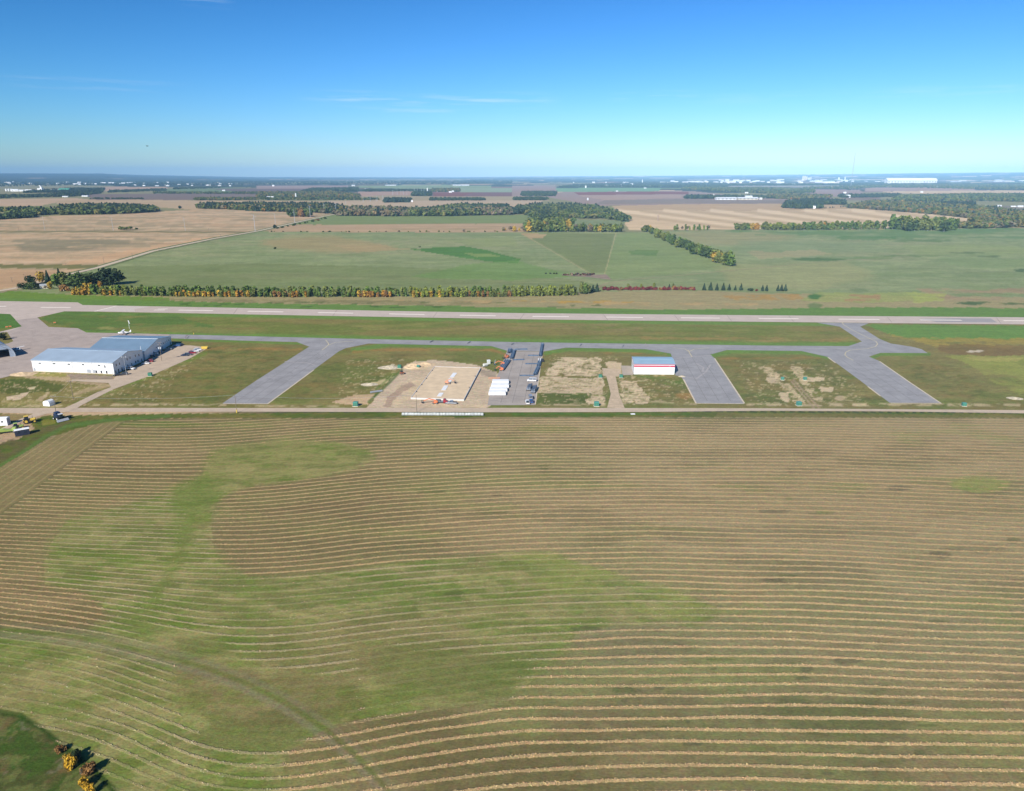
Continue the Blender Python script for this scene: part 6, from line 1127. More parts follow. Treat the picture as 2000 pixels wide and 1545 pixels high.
def town(n, x0, x1, y0, y1, w0_, w1_, h0_, h1_, lab, grp):
    for i in range(n):
        x = x0 + (x1 - x0) * RNG.random(); y = y0 + (y1 - y0) * RNG.random(); p = P(x, y); k = ppm(p); L, H_ = (w0_ + (w1_ - w0_) * RNG.random()) / k, (h0_ + (h1_ - h0_) * RNG.random()) / k; b = MB(); W = L * .5
        b.box((0, 0, H_ / 2), (L, W, H_)); b.loft([[(-L / 2 * 1.02, -W / 2 * 1.02, H_ + .02), (L / 2 * 1.02, -W / 2 * 1.02, H_ + .02), (L / 2 * 1.02, W / 2 * 1.02, H_ + .02), (-L / 2 * 1.02, W / 2 * 1.02, H_ + .02)], [(-L / 2, -.2, H_ * 1.2), (L / 2, -.2, H_ * 1.2), (L / 2, .2, H_ * 1.2), (-L / 2, .2, H_ * 1.2)]], 1)
        tag(b.build('town_building', [MW if RNG.random() < .8 else MCR, MRW if RNG.random() < .85 else MRG], None, (p.x, p.y, 0), (RNG.random() - .5) * .5), lab, 'building', grp)
LT = 'small white building of the town along the right horizon'
town(55, 1400, 1665, 353, 358.5, 4, 14, 1.6, 3.2, LT, GTN); town(22, 1295, 1420, 355.5, 358, 4, 12, 1.4, 2.6, LT, GTN); town(40, 1825, 2010, 351, 356.5, 4, 18, 1.4, 3.0, LT, GTN); town(18, 1660, 1740, 351, 356, 3, 9, 1.2, 2.4, LT, GTN); town(26, 1700, 1980, 347, 351, 3, 8, .8, 1.6, LT, GTN)
town(12, 1120, 1240, 357, 365, 2, 6, 1.2, 2.2, 'small white building of the village in the distant trees', 'white buildings of the distant middle village'); LL = 'small white building under the blue hills at the left horizon'
town(26, 15, 240, 357, 361, 4, 12, 1.2, 2.2, LL, 'white buildings under the left hills'); town(22, 240, 480, 357, 364, 3, 10, 1.0, 1.8, LL, 'white buildings under the left hills')
# ------------------------------------------------------------------ trees
FOL = {k: foliage('foliage_' + k, h, rnd=r) for k, h, r in (('dark', '#4b5f36', .2), ('green', '#5f783c', .22), ('olive', '#717d44', .2), ('lime', '#7d8b40', .2), ('yellow', '#b59c46', .2), ('orange', '#b08a3f', .22), ('rust', '#917148', .25), ('gold', '#c4a138', .15), ('grey', '#847a68', .2), ('spruce', '#35493a', .2), ('red', '#74383a', .3), ('deep', '#33452d', .15))}
M_TRK = mat('bark_brown', np.array((.16, .13, .10)), .9, noise=.2); M_BIRCH = mat('bark_pale', np.array((.45, .43, .38)), .8, noise=.2)
def leaf_cloud(kind, h, n, seed):
    """leaf clumps spread through a crown; returns vertices and quads at height h"""
    rn = np.random.default_rng(seed); V = []
    if kind == 'spruce':
        t = rn.random(n) ** .75; z = h * (.06 + .94 * (1 - (1 - t) ** .8) if False else .05 + .95 * t); rad = (1 - t) * h * .26 * (.75 + .35 * np.abs(np.sin(t * 26 + rn.random(n)))) ; a = rn.random(n) * 6.283; rr = rad * np.sqrt(.35 + .65 * rn.random(n)); c = np.stack([rr * np.cos(a), rr * np.sin(a), z], 1); s = h * (.035 + .045 * (1 - t))
    else:
        if kind == 'poplar': lob = [((rn.random() - .5) * .10, (rn.random() - .5) * .10, .16 + .80 * i / 6, .125 + .05 * math.sin(math.pi * (i + .8) / 7.5)) for i in range(7)]
        elif kind == 'aspen': lob = [((rn.random() - .5) * .26, (rn.random() - .5) * .26, .26 + .56 * rn.random(), .15 + .07 * rn.random()) for i in range(9)] + [(0, 0, .84, .14), (0, 0, .55, .22), (0, 0, .28, .2)]
        elif kind == 'round': lob = [((rn.random() - .5) * .62, (rn.random() - .5) * .62, .24 + .5 * rn.random(), .20 + .09 * rn.random()) for i in range(12)] + [(0, 0, .7, .26)]
        elif kind == 'bare': lob = [((rn.random() - .5) * .34, (rn.random() - .5) * .34, .38 + .48 * rn.random(), .16 + .08 * rn.random()) for i in range(7)]
        else: lob = [((rn.random() - .5) * .9, (rn.random() - .5) * .9, .2 + .42 * rn.random(), .24 + .16 * rn.random()) for i in range(7)]      # shrub
        lob = np.array(lob) * h; w = lob[:, 3] ** 2; w /= w.sum(); k = rn.choice(len(lob), n, p=w); d = rn.normal(size=(n, 3)); d /= np.linalg.norm(d, axis=1)[:, None]
        rr = lob[k, 3] * (.55 + .5 * rn.random(n) ** .6); c = lob[k, :3] + d * rr[:, None] * np.array([1, 1, 1.15 if kind in ('poplar', 'aspen') else .95]); c[:, 2] = np.maximum(c[:, 2], h * .03)
        s = h * {'poplar': .050, 'aspen': .055, 'round': .062, 'bare': .035, 'shrub': .095}[kind] * (.7 + .7 * rn.random(n)) * (400 / n) ** .5
    if kind == 'spruce': out = np.stack([np.cos(a), np.sin(a), .55 + 0 * a], 1); s = s * (.8 + .6 * rn.random(n)) * (400 / n) ** .5
    else: out = d
    nr = out + rn.normal(size=(n, 3)) * .55; nr /= np.linalg.norm(nr, axis=1)[:, None]
    u = np.cross(nr, rn.normal(size=(n, 3))); u /= np.linalg.norm(u, axis=1)[:, None]; v = np.cross(nr, u)
    k1 = (.8 + .5 * rn.random(n))[:, None]
    V = np.stack([c - u * s[:, None] * k1 - v * s[:, None] * .35, c + u * s[:, None] * .3 - v * s[:, None], c + u * s[:, None] + v * s[:, None] * .4 * k1, c - u * s[:, None] * .3 + v * s[:, None]], 1).reshape(-1, 3)
    return V, np.arange(n * 4).reshape(-1, 4)
def np_mesh(name, V, Q, mats, col=None, mi=None):
    me = bpy.data.meshes.new(name); nv, nq, kk = len(V), len(Q), Q.shape[1]
    me.vertices.add(nv); me.vertices.foreach_set('co', V.astype(np.float32).ravel()); me.loops.add(nq * kk); me.loops.foreach_set('vertex_index', Q.astype(np.int32).ravel())
    me.polygons.add(nq); me.polygons.foreach_set('loop_start', (np.arange(nq) * kk).astype(np.int32)); me.update(calc_edges=True)
    for m in mats: me.materials.append(m)
    if mi is not None: me.polygons.foreach_set('material_index', mi.astype(np.int32))
    if col is not None: at_ = me.attributes.new('col', 'FLOAT_COLOR', 'POINT'); at_.data.foreach_set('color', np.concatenate([col, np.ones((nv, 1))], 1).astype(np.float32).ravel())
    return me
def trunk_mb(kind, h):
    b = MB(); r = h * .016
    if kind == 'shrub':
        for i in range(5): a = i * 1.26; b.tube((0, 0, 0), (.3 * h * math.cos(a), .3 * h * math.sin(a), h * .55), r, r * .4, 5)
        return b
    top = h * (.95 if kind in ('spruce', 'poplar') else .75); b.tube((0, 0, -.1), (h * .01, 0, top * .5), r * 1.3, r * .8, 6); b.tube((h * .01, 0, top * .5), (0, 0, top), r * .8, r * .2, 6)
    if kind != 'spruce':
        n = 5 if kind != 'bare' else 14
        for i in range(n): a = i * 2.4; z = h * (.3 + .4 * i / n); L = h * (.16 if kind == 'poplar' else .26); b.tube((h * .01, 0, z), (L * math.cos(a), L * math.sin(a), z + L * .8), r * .45, r * .12, 5)
    return b
PROTO = {}
def proto(kind, var, n=260):
    """crown and trunk meshes of unit kinds (10 m high)"""
    if (kind, var, n) not in PROTO:
        V, Q = leaf_cloud(kind, 10.0, n, hash((len(kind), var, n)) % 9999 + var * 37)
        tb = trunk_mb(kind, 10.0); tv = np.array(tb.v); PROTO[(kind, var, n)] = (V, Q, tb)
    return PROTO[(kind, var, n)]
CM = {}
def crown_mesh(kind, var, n, fol):
    if (kind, var, n, fol) not in CM: V, Q, _ = proto(kind, var, n); CM[(kind, var, n, fol)] = np_mesh('crown', V, Q, [FOL[fol]])
    return CM[(kind, var, n, fol)]
TM = {}
def trunk_mesh(kind, var, n, m):
    if (kind, var, m.name) not in TM:
        tb = proto(kind, var, n)[2]; me = bpy.data.meshes.new('trunk'); me.from_pydata(tb.v, [], tb.f); me.materials.append(m); TM[(kind, var, m.name)] = me
    return TM[(kind, var, m.name)]
WHOLE = {}
def whole_mesh(kind, var, n, fol, m):
    if (kind, var, n, fol) not in WHOLE:
        V, Q, tb = proto(kind, var, n); tv = np.array(tb.v); tq = np.array([f for f in tb.f if len(f) == 4])
        WHOLE[(kind, var, n, fol)] = np_mesh('tree', np.concatenate([V, tv]), np.concatenate([Q, tq + len(V)]), [FOL[fol], m], None, np.concatenate([np.zeros(len(Q)), np.ones(len(tq))]))
    return WHOLE[(kind, var, n, fol)]
TREE_N = [0]
COLW = dict(gold='golden yellow', dark='dark green', green='green', olive='olive green', lime='yellowish green', yellow='yellow', orange='orange', rust='rusty brown', grey='bare grey', spruce='blue green', red='dark red', deep='deep green')
def tree(kind, fol, p, h, where, grp, parts=True, n=260, wide=1.0, cat=None, nm=None, lab=None):
    var = int(RNG.integers(0, 4)); s = h / 10.0; rz = RNG.random() * 6.283; TREE_N[0] += 1
    nm = nm or {'poplar': 'poplar_tree', 'aspen': 'aspen_tree', 'round': 'broad_tree', 'bare': 'bare_tree', 'spruce': 'spruce_tree', 'shrub': 'shrub'}[kind]; cat = cat or ('shrub' if kind == 'shrub' else 'tree')
    word = {'poplar': 'slender poplar', 'aspen': 'aspen tree', 'round': 'broad round tree', 'bare': 'leafless tree', 'spruce': 'spruce', 'shrub': 'shrub'}[kind]
    label = lab or f'{COLW[fol]} {word} {where}'; bark = M_BIRCH if kind in ('aspen', 'poplar') else M_TRK
    g_ = f'{COLW[fol]} {word}s {grp}'
    if parts:
        r = thing(nm, label, cat, (p.x, p.y, 0), rz, g_); r.scale = (s * wide, s * wide, s)
        for me, part in ((crown_mesh(kind, var, n, fol), 'crown'), (trunk_mesh(kind, var, n, bark), 'stem' if kind == 'shrub' else 'trunk')):
            o = bpy.data.objects.new(part, me); COL.objects.link(o); o.parent = r
    else:
        r = bpy.data.objects.new(nm, whole_mesh(kind, var, n, fol, bark)); COL.objects.link(r); r.location = (p.x, p.y, 0); r.rotation_euler = (0, 0, rz); r.scale = (s * wide, s * wide, s); tag(r, label, cat, g_)
    return r
def along(pts, t):
    L = [math.hypot(b[0] - a[0], b[1] - a[1]) for a, b in zip(pts[:-1], pts[1:])]; T = sum(L) * t
    for (a, b), l in zip(zip(pts[:-1], pts[1:]), L):
        if T <= l or (b is pts[-1]): k = T / l; return a[0] + (b[0] - a[0]) * k, a[1] + (b[1] - a[1]) * k
        T -= l
def belt(pts, n, kinds, hp0, hp1, where, grp, jx=2.0, jy=.8, parts=True, nq=260, wide=1.0, hfun=None, nm=None):
    """a row of trees at spots of the photo; heights in photo pixels"""
    for i in range(n):
        x, y = along(pts, (i + RNG.random()) / n); x += RNG.normal() * jx; y += RNG.normal() * jy; p = P(x, y); hp = hp0 + (hp1 - hp0) * RNG.random()
        if hfun: hp *= hfun(x)
        kk = kinds(x, y) if callable(kinds) else kinds; kind, fol = kk[int(RNG.integers(0, len(kk)))]
        tree(kind, fol, p, hp / ppm(p), where, grp, parts, nq, wide, None, nm)
# the long hedgerow beyond the runway
HB = [(150, 573.5), (290, 576.5), (500, 578), (800, 578.5), (1000, 577.5), (1128, 575)]
def hed(x, y):
    if x < 178: return [('poplar', 'yellow'), ('poplar', 'orange'), ('poplar', 'olive')]
    if 195 < x < 250: return [('poplar', 'green'), ('poplar', 'olive'), ('poplar', 'lime')]
    if 800 < x < 915: return [('poplar', 'lime'), ('poplar', 'lime'), ('poplar', 'olive')]
    if 1000 < x: return [('poplar', 'lime'), ('poplar', 'olive')]
    return [('poplar', 'green'), ('poplar', 'olive'), ('poplar', 'green')]
belt(HB, 190, hed, 12.5, 18, 'in the long hedgerow beyond the runway', 'in the long hedgerow beyond the runway', 2.5, .5, True, 150, 1.25)
for x0, x1, n, pal_ in ((140, 178, 13, ('yellow', 'orange', 'yellow')), (196, 248, 13, ('yellow', 'olive', 'orange')), (262, 340, 8, ('green', 'olive')), (342, 416, 24, ('orange', 'yellow', 'olive')), (428, 489, 20, ('orange', 'yellow', 'olive')), (495, 528, 5, ('green', 'olive')), (530, 606, 20, ('rust', 'orange', 'olive')), (610, 700, 9, ('green', 'olive')), (700, 766, 18, ('orange', 'rust', 'yellow')), (806, 905, 22, ('lime', 'lime', 'yellow')), (905, 1000, 22, ('rust', 'orange', 'olive')), (1000, 1128, 24, ('lime', 'lime', 'olive'))):
    y0, y1 = np.interp([x0, x1], [140, 290, 500, 800, 1000, 1128], [575.3, 578.3, 580, 580.4, 579.4, 577]); belt([(x0, y0), (x1, y1)], n, [('poplar', c_) for c_ in pal_], 7.5, 12, 'among the saplings at the foot of the long hedgerow', 'saplings at the foot of the long hedgerow', 2, .35, True, 110, 1.45, None, 'poplar_sapling')
for x, y, h, k, f in ((1136, 574, 22, 'poplar', 'olive'), (1143, 574.5, 20, 'poplar', 'green'), (1150, 574, 17, 'aspen', 'olive'), (1158, 571, 15, 'spruce', 'spruce'), (1166, 570, 16, 'spruce', 'spruce'), (1152, 570, 14, 'spruce', 'spruce')): tree(k, f, P(x, y), h / ppm(P(x, y)), 'in the clump that ends the long hedgerow', 'in the clump ending the hedgerow', True, 320, 1.2)
belt([(1176, 567), (1220, 566), (1300, 566.5), (1360, 566)], 44, [('shrub', 'red'), ('shrub', 'red'), ('shrub', 'rust')], 5, 8.5, 'in the low red hedge beyond the runway', 'in the low red hedge', 2, .5, True, 110, .8)
for x, y, h, k, f in ((1227, 563, 9, 'aspen', 'olive'), (1252, 563, 9, 'aspen', 'lime'), (1278, 562, 10, 'aspen', 'lime'), (1315, 565, 11, 'aspen', 'olive'), (1307, 565, 10, 'spruce', 'spruce'), (1465, 568, 7, 'shrub', 'deep'), (1478, 568.5, 4, 'shrub', 'red')): tree(k, f, P(x, y), h / ppm(P(x, y)), 'standing by the low red hedge', 'by the red hedge', True, 220, 1.1)
for x, h in ((1375, 13.5), (1387.5, 16), (1400, 13), (1412.5, 14.5), (1424, 12.5), (1436, 10), (1447, 13.5), (1489, 12), (1497, 12), (1519, 12), (1526, 13), (1533.5, 13.5)): tree('spruce', 'spruce', P(x, 567 if x < 1450 else 568.5), h / ppm(P(x, 567)), 'in the row of small spruces beyond the runway', 'in the row beyond the runway', True, 300, 1.1)
# diagonal shelter belt
dg = [(1432, 521), (1390, 507), (1345, 489), (1300, 469), (1270, 456)]
belt(dg, 62, lambda x, y: [('aspen', 'yellow'), ('aspen', 'olive'), ('aspen', 'olive')] if 1392 < x < 1415 else [('aspen', 'green'), ('aspen', 'olive'), ('aspen', 'dark')], 1, 1, 'in the diagonal shelter belt across the pasture', 'in the diagonal shelter belt', 4, 1.6, True, 220, 1.25, lambda x: 12 + (x - 1265) / 175 * 11)
# farmstead grove at the left
GR = 'in the farm grove at the left'
for x, y, h, k, f, w in ((45, 565, 14, 'round', 'deep', 1.2), (58, 566, 16, 'round', 'dark', 1.2), (70, 563, 14, 'round', 'deep', 1.1), (62, 556, 20, 'round', 'deep', 1.0), (82, 552, 22, 'aspen', 'yellow', 1.2), (95, 556, 28, 'spruce', 'spruce', 1.0), (98, 565, 15, 'aspen', 'yellow', 1.2), (88, 566, 9, 'bare', 'grey', 1.2), (110, 560, 26, 'aspen', 'green', 1.2), (119, 558, 33, 'spruce', 'spruce', 1.0), (127, 560, 29, 'aspen', 'olive', 1.2), (118, 567, 11, 'bare', 'grey', 1.2), (128, 568, 14, 'shrub', 'rust', .9), (142, 562, 24, 'round', 'dark', 1.15), (158, 562, 32, 'round', 'dark', 1.05), (170, 560, 28, 'round', 'dark', 1.05), (178, 560, 18, 'aspen', 'orange', 1.0), (186, 556, 26, 'round', 'dark', 1.1), (203, 557, 34, 'round', 'deep', 1.1), (222, 556, 35, 'round', 'deep', 1.1), (232, 555, 27, 'round', 'deep', 1.1), (196, 563, 14, 'aspen', 'orange', 1.1), (155, 541, 12, 'spruce', 'spruce', 1.0), (138, 541, 10, 'spruce', 'spruce', 1.0), (5, 664, 16, 'round', 'deep', 1.1)):
    tree(k, f, P(x, y), h / ppm(P(x, y)), GR if y < 600 else 'beside the arched hangar at the left edge', GR, True, 520, w)
house('grey roofed cottage half hidden in the farm grove', 88, 563, 15, 8, MCR, MRG, .3); house('small brown roofed outbuilding in the farm grove', 126, 567, 12, 5, MCR, MRB, -.2, None, 'outbuilding', 'outbuilding')
for i, (x, y, h) in enumerate(((140, 1498, 42), (136, 1486, 30), (166, 1540, 44), (176, 1552, 34))): tree('shrub', 'gold' if i != 1 else 'yellow', P(x, y), h / ppm(P(x, y)) * .66, ('at the ditch corner, tallest of the upper pair', 'at the ditch corner, topmost', 'at the very bottom edge of the ditch corner', 'just right of the one at the bottom edge')[i], 'at the ditch corner', True, 700, .62)
for i, (x, y, h, f) in enumerate(((152, 1480, 20, 'deep'), (172, 1510, 24, 'rust'), (120, 1468, 16, 'rust'), (160, 1515, 16, 'grey'))): tree('shrub' if f != 'grey' else 'bare', f, P(x, y), h / ppm(P(x, y)), ('between the ditch and the yellow bushes', 'right of the yellow bushes in the ditch corner', 'upper left of the yellow bushes in the ditch corner', 'among the yellow bushes of the ditch corner')[i], 'in the ditch corner', True, 500, .8)
# rows and clumps between pasture and stubble
belt([(1437, 448.5), (1462, 448.5)], 9, [('aspen', 'olive'), ('aspen', 'green')], 10, 14, 'in the tree row behind the right pasture', 'in the row behind the right pasture', 1.5, .5, False, 160, 1.3)
belt([(1468, 448.5), (1482, 448.5)], 5, [('aspen', 'yellow'), ('aspen', 'orange')], 11, 14, 'in the tree row behind the right pasture', 'in the row behind the right pasture', 1.5, .5, False, 160, 1.3)
belt([(1486, 448.5), (1540, 449), (1600, 448.5), (1730, 447)], 66, lambda x, y: [('poplar', 'olive'), ('poplar', 'lime'), ('aspen', 'green'), ('poplar', 'green')] if x > 1600 else [('aspen', 'green'), ('aspen', 'olive'), ('aspen', 'lime')], 10, 16, 'in the tree row behind the right pasture', 'in the row behind the right pasture', 1.5, .5, False, 160, 1.3)
tree('poplar', 'orange', P(1608, 448.5), 13 / ppm(P(1608, 448.5)), 'glowing in the row behind the right pasture', 'x', False, 160, 1.4)
belt([(1738, 448), (1865, 450)], 46, [('poplar', 'olive'), ('poplar', 'green'), ('aspen', 'dark'), ('aspen', 'olive')], 17, 25, 'in the tall block of trees right of the row', 'in the tall block right of the row', 2, 1.0, False, 180, 1.3)
belt([(1312, 450), (1388, 450)], 18, [('poplar', 'olive'), ('bare', 'grey'), ('poplar', 'green'), ('poplar', 'lime')], 6, 11, 'in the thin row between pasture and pale stubble', 'in the thin row', 2, .3, False, 120, 1.1)
belt([(1256, 452), (1275, 453)], 8, [('aspen', 'olive'), ('aspen', 'yellow')], 8, 14, 'at the head of the diagonal belt', 'at the head of the diagonal belt', 2, .5, False, 160, 1.2)
AS = [('aspen', 'green'), ('aspen', 'olive'), ('aspen', 'dark'), ('aspen', 'olive')]
belt([(1020, 452), (1100, 452.5), (1215, 452.5)], 60, lambda x, y: AS + AS + [('aspen', 'lime'), ('aspen', 'yellow'), ('bare', 'grey')], 10, 17, 'in the thin wood behind the middle pasture', 'in the thin wood behind the middle pasture', 2, .7, False, 170, 1.3, lambda x: 1.35 if x < 1110 else 1)
belt([(1030, 441), (1115, 438)], 26, AS, 12, 16, 'in the thin wood behind the middle pasture', 'in the thin wood behind the middle pasture', 2, 1.5, False, 150, 1.3)
belt([(568, 423), (605, 423)], 13, [('round', 'dark'), ('aspen', 'olive'), ('aspen', 'rust'), ('spruce', 'spruce')], 11, 17, 'in the clump beside the country road', 'in the clump beside the country road', 1.5, .6, False, 170, 1.2)
belt([(233, 449), (255, 449)], 6, [('round', 'dark'), ('round', 'olive')], 5, 9, 'in the bush clump on the stubble hedge line', 'on the stubble hedge line', 2, .4, False, 140, 1.2); belt([(265, 448), (268, 448)], 1, [('shrub', 'dark')], 4, 5, 'alone on the stubble hedge line', 'on the hedge line', 0, 0, False, 90)
tree('round', 'deep', P(352, 407.5), 6 / ppm(P(352, 407.5)), 'alone in the tan field between the two woods', 'x', False, 140, 1.1); tree('round', 'grey', P(906, 453), 6.5 / ppm(P(906, 453)), 'alone on the hedge line of the middle strip', 'x', False, 140, 1.1)
belt([(520, 453), (700, 453.3), (980, 453)], 34, [('shrub', 'dark'), ('shrub', 'olive'), ('shrub', 'grey')], 1.6, 3.6, 'on the hedge line north of the pasture', 'on the hedge line north of the pasture', 8, .2, False, 70); belt([(540, 447), (610, 433), (640, 427)], 14, [('shrub', 'dark'), ('shrub', 'rust')], 2, 5, 'beside the country road', 'beside the country road', 2, .5, False, 70)
belt([(978, 451), (1018, 451.5)], 9, [('aspen', 'yellow'), ('aspen', 'lime'), ('bare', 'grey')], 5, 10, 'at the left end of the thin wood', 'at the left end of the thin wood', 3, .4, False, 120, 1.2); belt([(1640, 404.5), (1660, 404)], 7, [('spruce', 'spruce')], 2.5, 4, 'in the short row beside the sheltered yard', 'in the sheltered yard', 1, .2, False, 80); belt([(1608, 407), (1634, 406)], 6, [('spruce', 'spruce')], 2.5, 4, 'in the short row beside the sheltered yard', 'in the sheltered yard', 1, .2, False, 80)
tree('round', 'deep', P(537, 445.5), 7 / ppm(P(537, 445.5)), 'at the foot of a transmission pole by the road', 'x', False, 140, 1.1)
tree('shrub', 'deep', P(537, 486), 4 / ppm(P(537, 486)), 'alone in the pasture near the road', 'x', False, 120); tree('shrub', 'dark', P(820, 483), 2 / ppm(P(820, 483)), 'at the tip of the dark grass patch', 'x', False, 120, 1.6)
# ------------------------------------------------------------------ woods that read as one mass
M_WOOD = attr_mat('woodland_foliage', [(.25, .35, 1), (.06, .15, 1)], .9)
def tri_core(nl=6):
    v = []; 
    for i in range(4):
        z = (.12, .42, .74, .97)[i]; r = (.18, .30, .24, .05)[i]
        for j in range(nl): a = 6.283 * j / nl; v.append((r * math.cos(a), r * math.sin(a), z))
    q_ = [(i * nl + j, i * nl + (j + 1) % nl, (i + 1) * nl + (j + 1) % nl, (i + 1) * nl + j) for i in range(3) for j in range(nl)]; return np.array(v), np.array(q_)
LOWP = []
for k_, nn in (('aspen', 34), ('aspen', 34), ('round', 34), ('spruce', 34)):
    V, Q = leaf_cloud(k_, 1.0, nn, 900 + len(LOWP)); cv, cq = tri_core(); cv = cv * (np.array([.75, .75, .9]) if k_ != 'spruce' else np.array([.5, .5, .9])); LOWP.append((np.concatenate([V, cv]), np.concatenate([Q, cq + len(V)])))
PALS = dict(mix=['#4f6036', '#5b6c3c', '#48592f', '#6a7444', '#556838', '#7a7a48'], dark=['#3f5033', '#475a38', '#3a4a32', '#4e5f3a'], autumn=['#5b6a3a', '#6d6f40', '#77703f', '#66694a', '#5f6b3c', '#55663a', '#75705c', '#67703f', '#8f7640', '#586639'], grey=['#847a68', '#7b735f', '#6d7050', '#8a7a5c', '#5f6b42'], spruce=['#35473a', '#3d4f40', '#42543f'])
def wood(label, outline, h0, h1, pal, dens, spr=.12, name='wood', edge=None):
    """a far wood: an outline of photo spots filled with trees h0..h1 metres high; one mass"""
    G = np.array([P(x, y)[:2] for x, y in outline]); x0, y0 = G.min(0); x1, y1 = G.max(0); area = .5 * abs(sum(G[i][0] * G[(i + 1) % len(G)][1] - G[(i + 1) % len(G)][0] * G[i][1] for i in range(len(G))))
    n = int(min(max(area / dens, 6), 2600)); X = x0 + (x1 - x0) * RNG.random(n * 8 + 60); Y = y0 + (y1 - y0) * RNG.random(n * 8 + 60); k = inside([tuple(v) for v in G], X, Y); X, Y = X[k][:n], Y[k][:n]; n = len(X)
    if not n: return
    cols = np.array([alb(c) for c in PALS[pal]]); sp = np.array([alb(c) for c in PALS['spruce']]); VV, QQ, CC = [], [], []; o = 0
    patch = fbm(X, Y, 60, 77)
    for i in range(n):
        isp = RNG.random() < spr; V, Q = LOWP[3] if isp else LOWP[int(RNG.integers(0, 3))]; h = (h0 + (h1 - h0) * RNG.random()) * (1.15 if isp else 1); a = RNG.random() * 6.28; ca_, sa_ = math.cos(a), math.sin(a); w = (1.35 if not isp else 1.0) * (.85 + .3 * RNG.random())
        W = np.stack([(V[:, 0] * ca_ - V[:, 1] * sa_) * h * w + X[i], (V[:, 0] * sa_ + V[:, 1] * ca_) * h * w + Y[i], V[:, 2] * h], 1); VV.append(W); QQ.append(Q + o); o += len(V)
        c = sp[int(RNG.integers(0, len(sp)))] if isp else cols[int((patch[i] * 2.2 + RNG.random() * .55) * len(cols)) % len(cols)]; CC.append(np.repeat((c * (.85 + .3 * RNG.random()))[None], len(V), 0))
    me = np_mesh(name, np.concatenate(VV), np.concatenate(QQ), [M_WOOD], np.concatenate(CC)); ob = bpy.data.objects.new(name, me); COL.objects.link(ob); tag(ob, label, 'wood', None, 'stuff'); return ob
wood('dense green wood on the left stubble', [(115, 420), (200, 419), (260, 417), (311, 413.5), (300, 408), (240, 404), (170, 404), (118, 407)], 11, 16, 'mix', 75, .15)
wood('dark tree belt at the left edge of the stubble', [(-60, 431), (0, 429), (66, 425.5), (66, 421.5), (0, 424), (-60, 425)], 10, 14, 'dark', 60, .0); wood('looser trees behind the dark belt at the left edge', [(-60, 416), (0, 413), (60, 411), (112, 415), (112, 419), (72, 421), (0, 414.5)], 11, 17, 'mix', 130, .05)
wood('long mixed wood beyond the tan stubble with golden crowns', [(384, 407.5), (440, 409), (500, 413), (600, 415), (662, 419), (680, 409), (640, 403), (500, 401.5), (392, 402.5)], 11, 16, 'autumn', 95, .22)
wood('wide grey and green wood behind the green strip', [(655, 421.5), (760, 423), (860, 422), (1000, 420), (1000, 410), (900, 409), (860, 414), (690, 408)], 11, 16, 'grey', 110, .10); wood('rounded green trees in the middle of the wide wood', [(800, 422.5), (880, 422.5), (940, 420.5), (925, 409), (900, 404), (840, 412), (805, 415)], 12, 17, 'mix', 90, .05)
wood('green wood round the hidden farmhouse', [(915, 413), (950, 411), (1045, 414), (1045, 417.5), (1000, 419), (1000, 412), (990, 405), (905, 404)], 12, 16, 'dark', 110, .15)
wood('big dense wood beside the pale stubble', [(1044, 427), (1090, 426), (1180, 427.5), (1226, 434), (1226, 430), (1205, 418), (1165, 406), (1100, 404.5), (1010, 406), (1010, 413)], 11, 15, 'mix', 100, .14)
wood('big autumn wood along the right edge', [(1870, 446), (1900, 446.5), (2100, 443), (2100, 412), (1990, 417), (1935, 432), (1912, 430)], 10, 15, 'autumn', 85, .05)
wood('long autumn wood behind the right stubble field', [(1655, 406), (1700, 409.5), (1750, 413), (1830, 420), (1935, 431), (1990, 418), (1930, 408), (1850, 404), (1780, 398), (1700, 395), (1680, 400)], 10, 15, 'autumn', 120, .06)
wood('dark wood beyond the sheltered yard', [(1528, 406.5), (1560, 408), (1608, 407.5), (1600, 400), (1650, 400), (1650, 396), (1590, 393), (1535, 398)], 11, 16, 'dark', 90, .25)
wood('mid distance wood left of the tan field', [(1500, 387.5), (1560, 391), (1620, 387), (1625, 384), (1560, 382), (1500, 383)], 10, 15, 'autumn', 160, .1); wood('wooded rise right of the grey field', [(1740, 393), (1830, 396), (1900, 393), (2100, 396), (2100, 381), (1900, 380.5), (1760, 384)], 10, 15, 'mix', 260, .06); wood('dark spruce plantation in front of the wooded rise', [(1838, 403), (1905, 403.5), (1905, 399.5), (1838, 399)], 9, 12, 'spruce', 70, .9)
wood('trees along the purple field', [(1638, 386.5), (1700, 386), (1760, 384), (1760, 381.5), (1640, 383)], 10, 14, 'dark', 160, .3); wood('dense far wood at the right', [(1560, 368), (1650, 370.5), (1730, 366), (1900, 370), (2100, 370), (2100, 361), (1860, 361), (1650, 364)], 11, 16, 'mix', 700, .05)
wood('oval wood right of the brown field', [(1330, 370), (1420, 375), (1500, 379), (1590, 377), (1590, 371), (1500, 368), (1340, 367)], 11, 16, 'mix', 420, .05); wood('dark clump left of the long barns', [(1336, 388.5), (1393, 388.5), (1393, 385), (1340, 385)], 10, 15, 'dark', 75, .2); wood('trees around the long barns', [(1395, 386.5), (1480, 386), (1490, 388), (1530, 388.5), (1530, 384), (1400, 383)], 8, 12, 'dark', 420, .1)
wood('wood behind the purple ploughland', [(500, 386), (700, 386), (704, 382.5), (650, 376), (500, 377)], 10, 15, 'autumn', 330, .05); wood('low tree belt before the tan strip', [(380, 391.5), (500, 391), (740, 391), (740, 388.5), (500, 388), (380, 388.5)], 8, 12, 'mix', 330, .1); wood('dark trees right of the purple ploughland', [(590, 374), (700, 373.5), (700, 368), (610, 369)], 11, 15, 'dark', 420, .05)
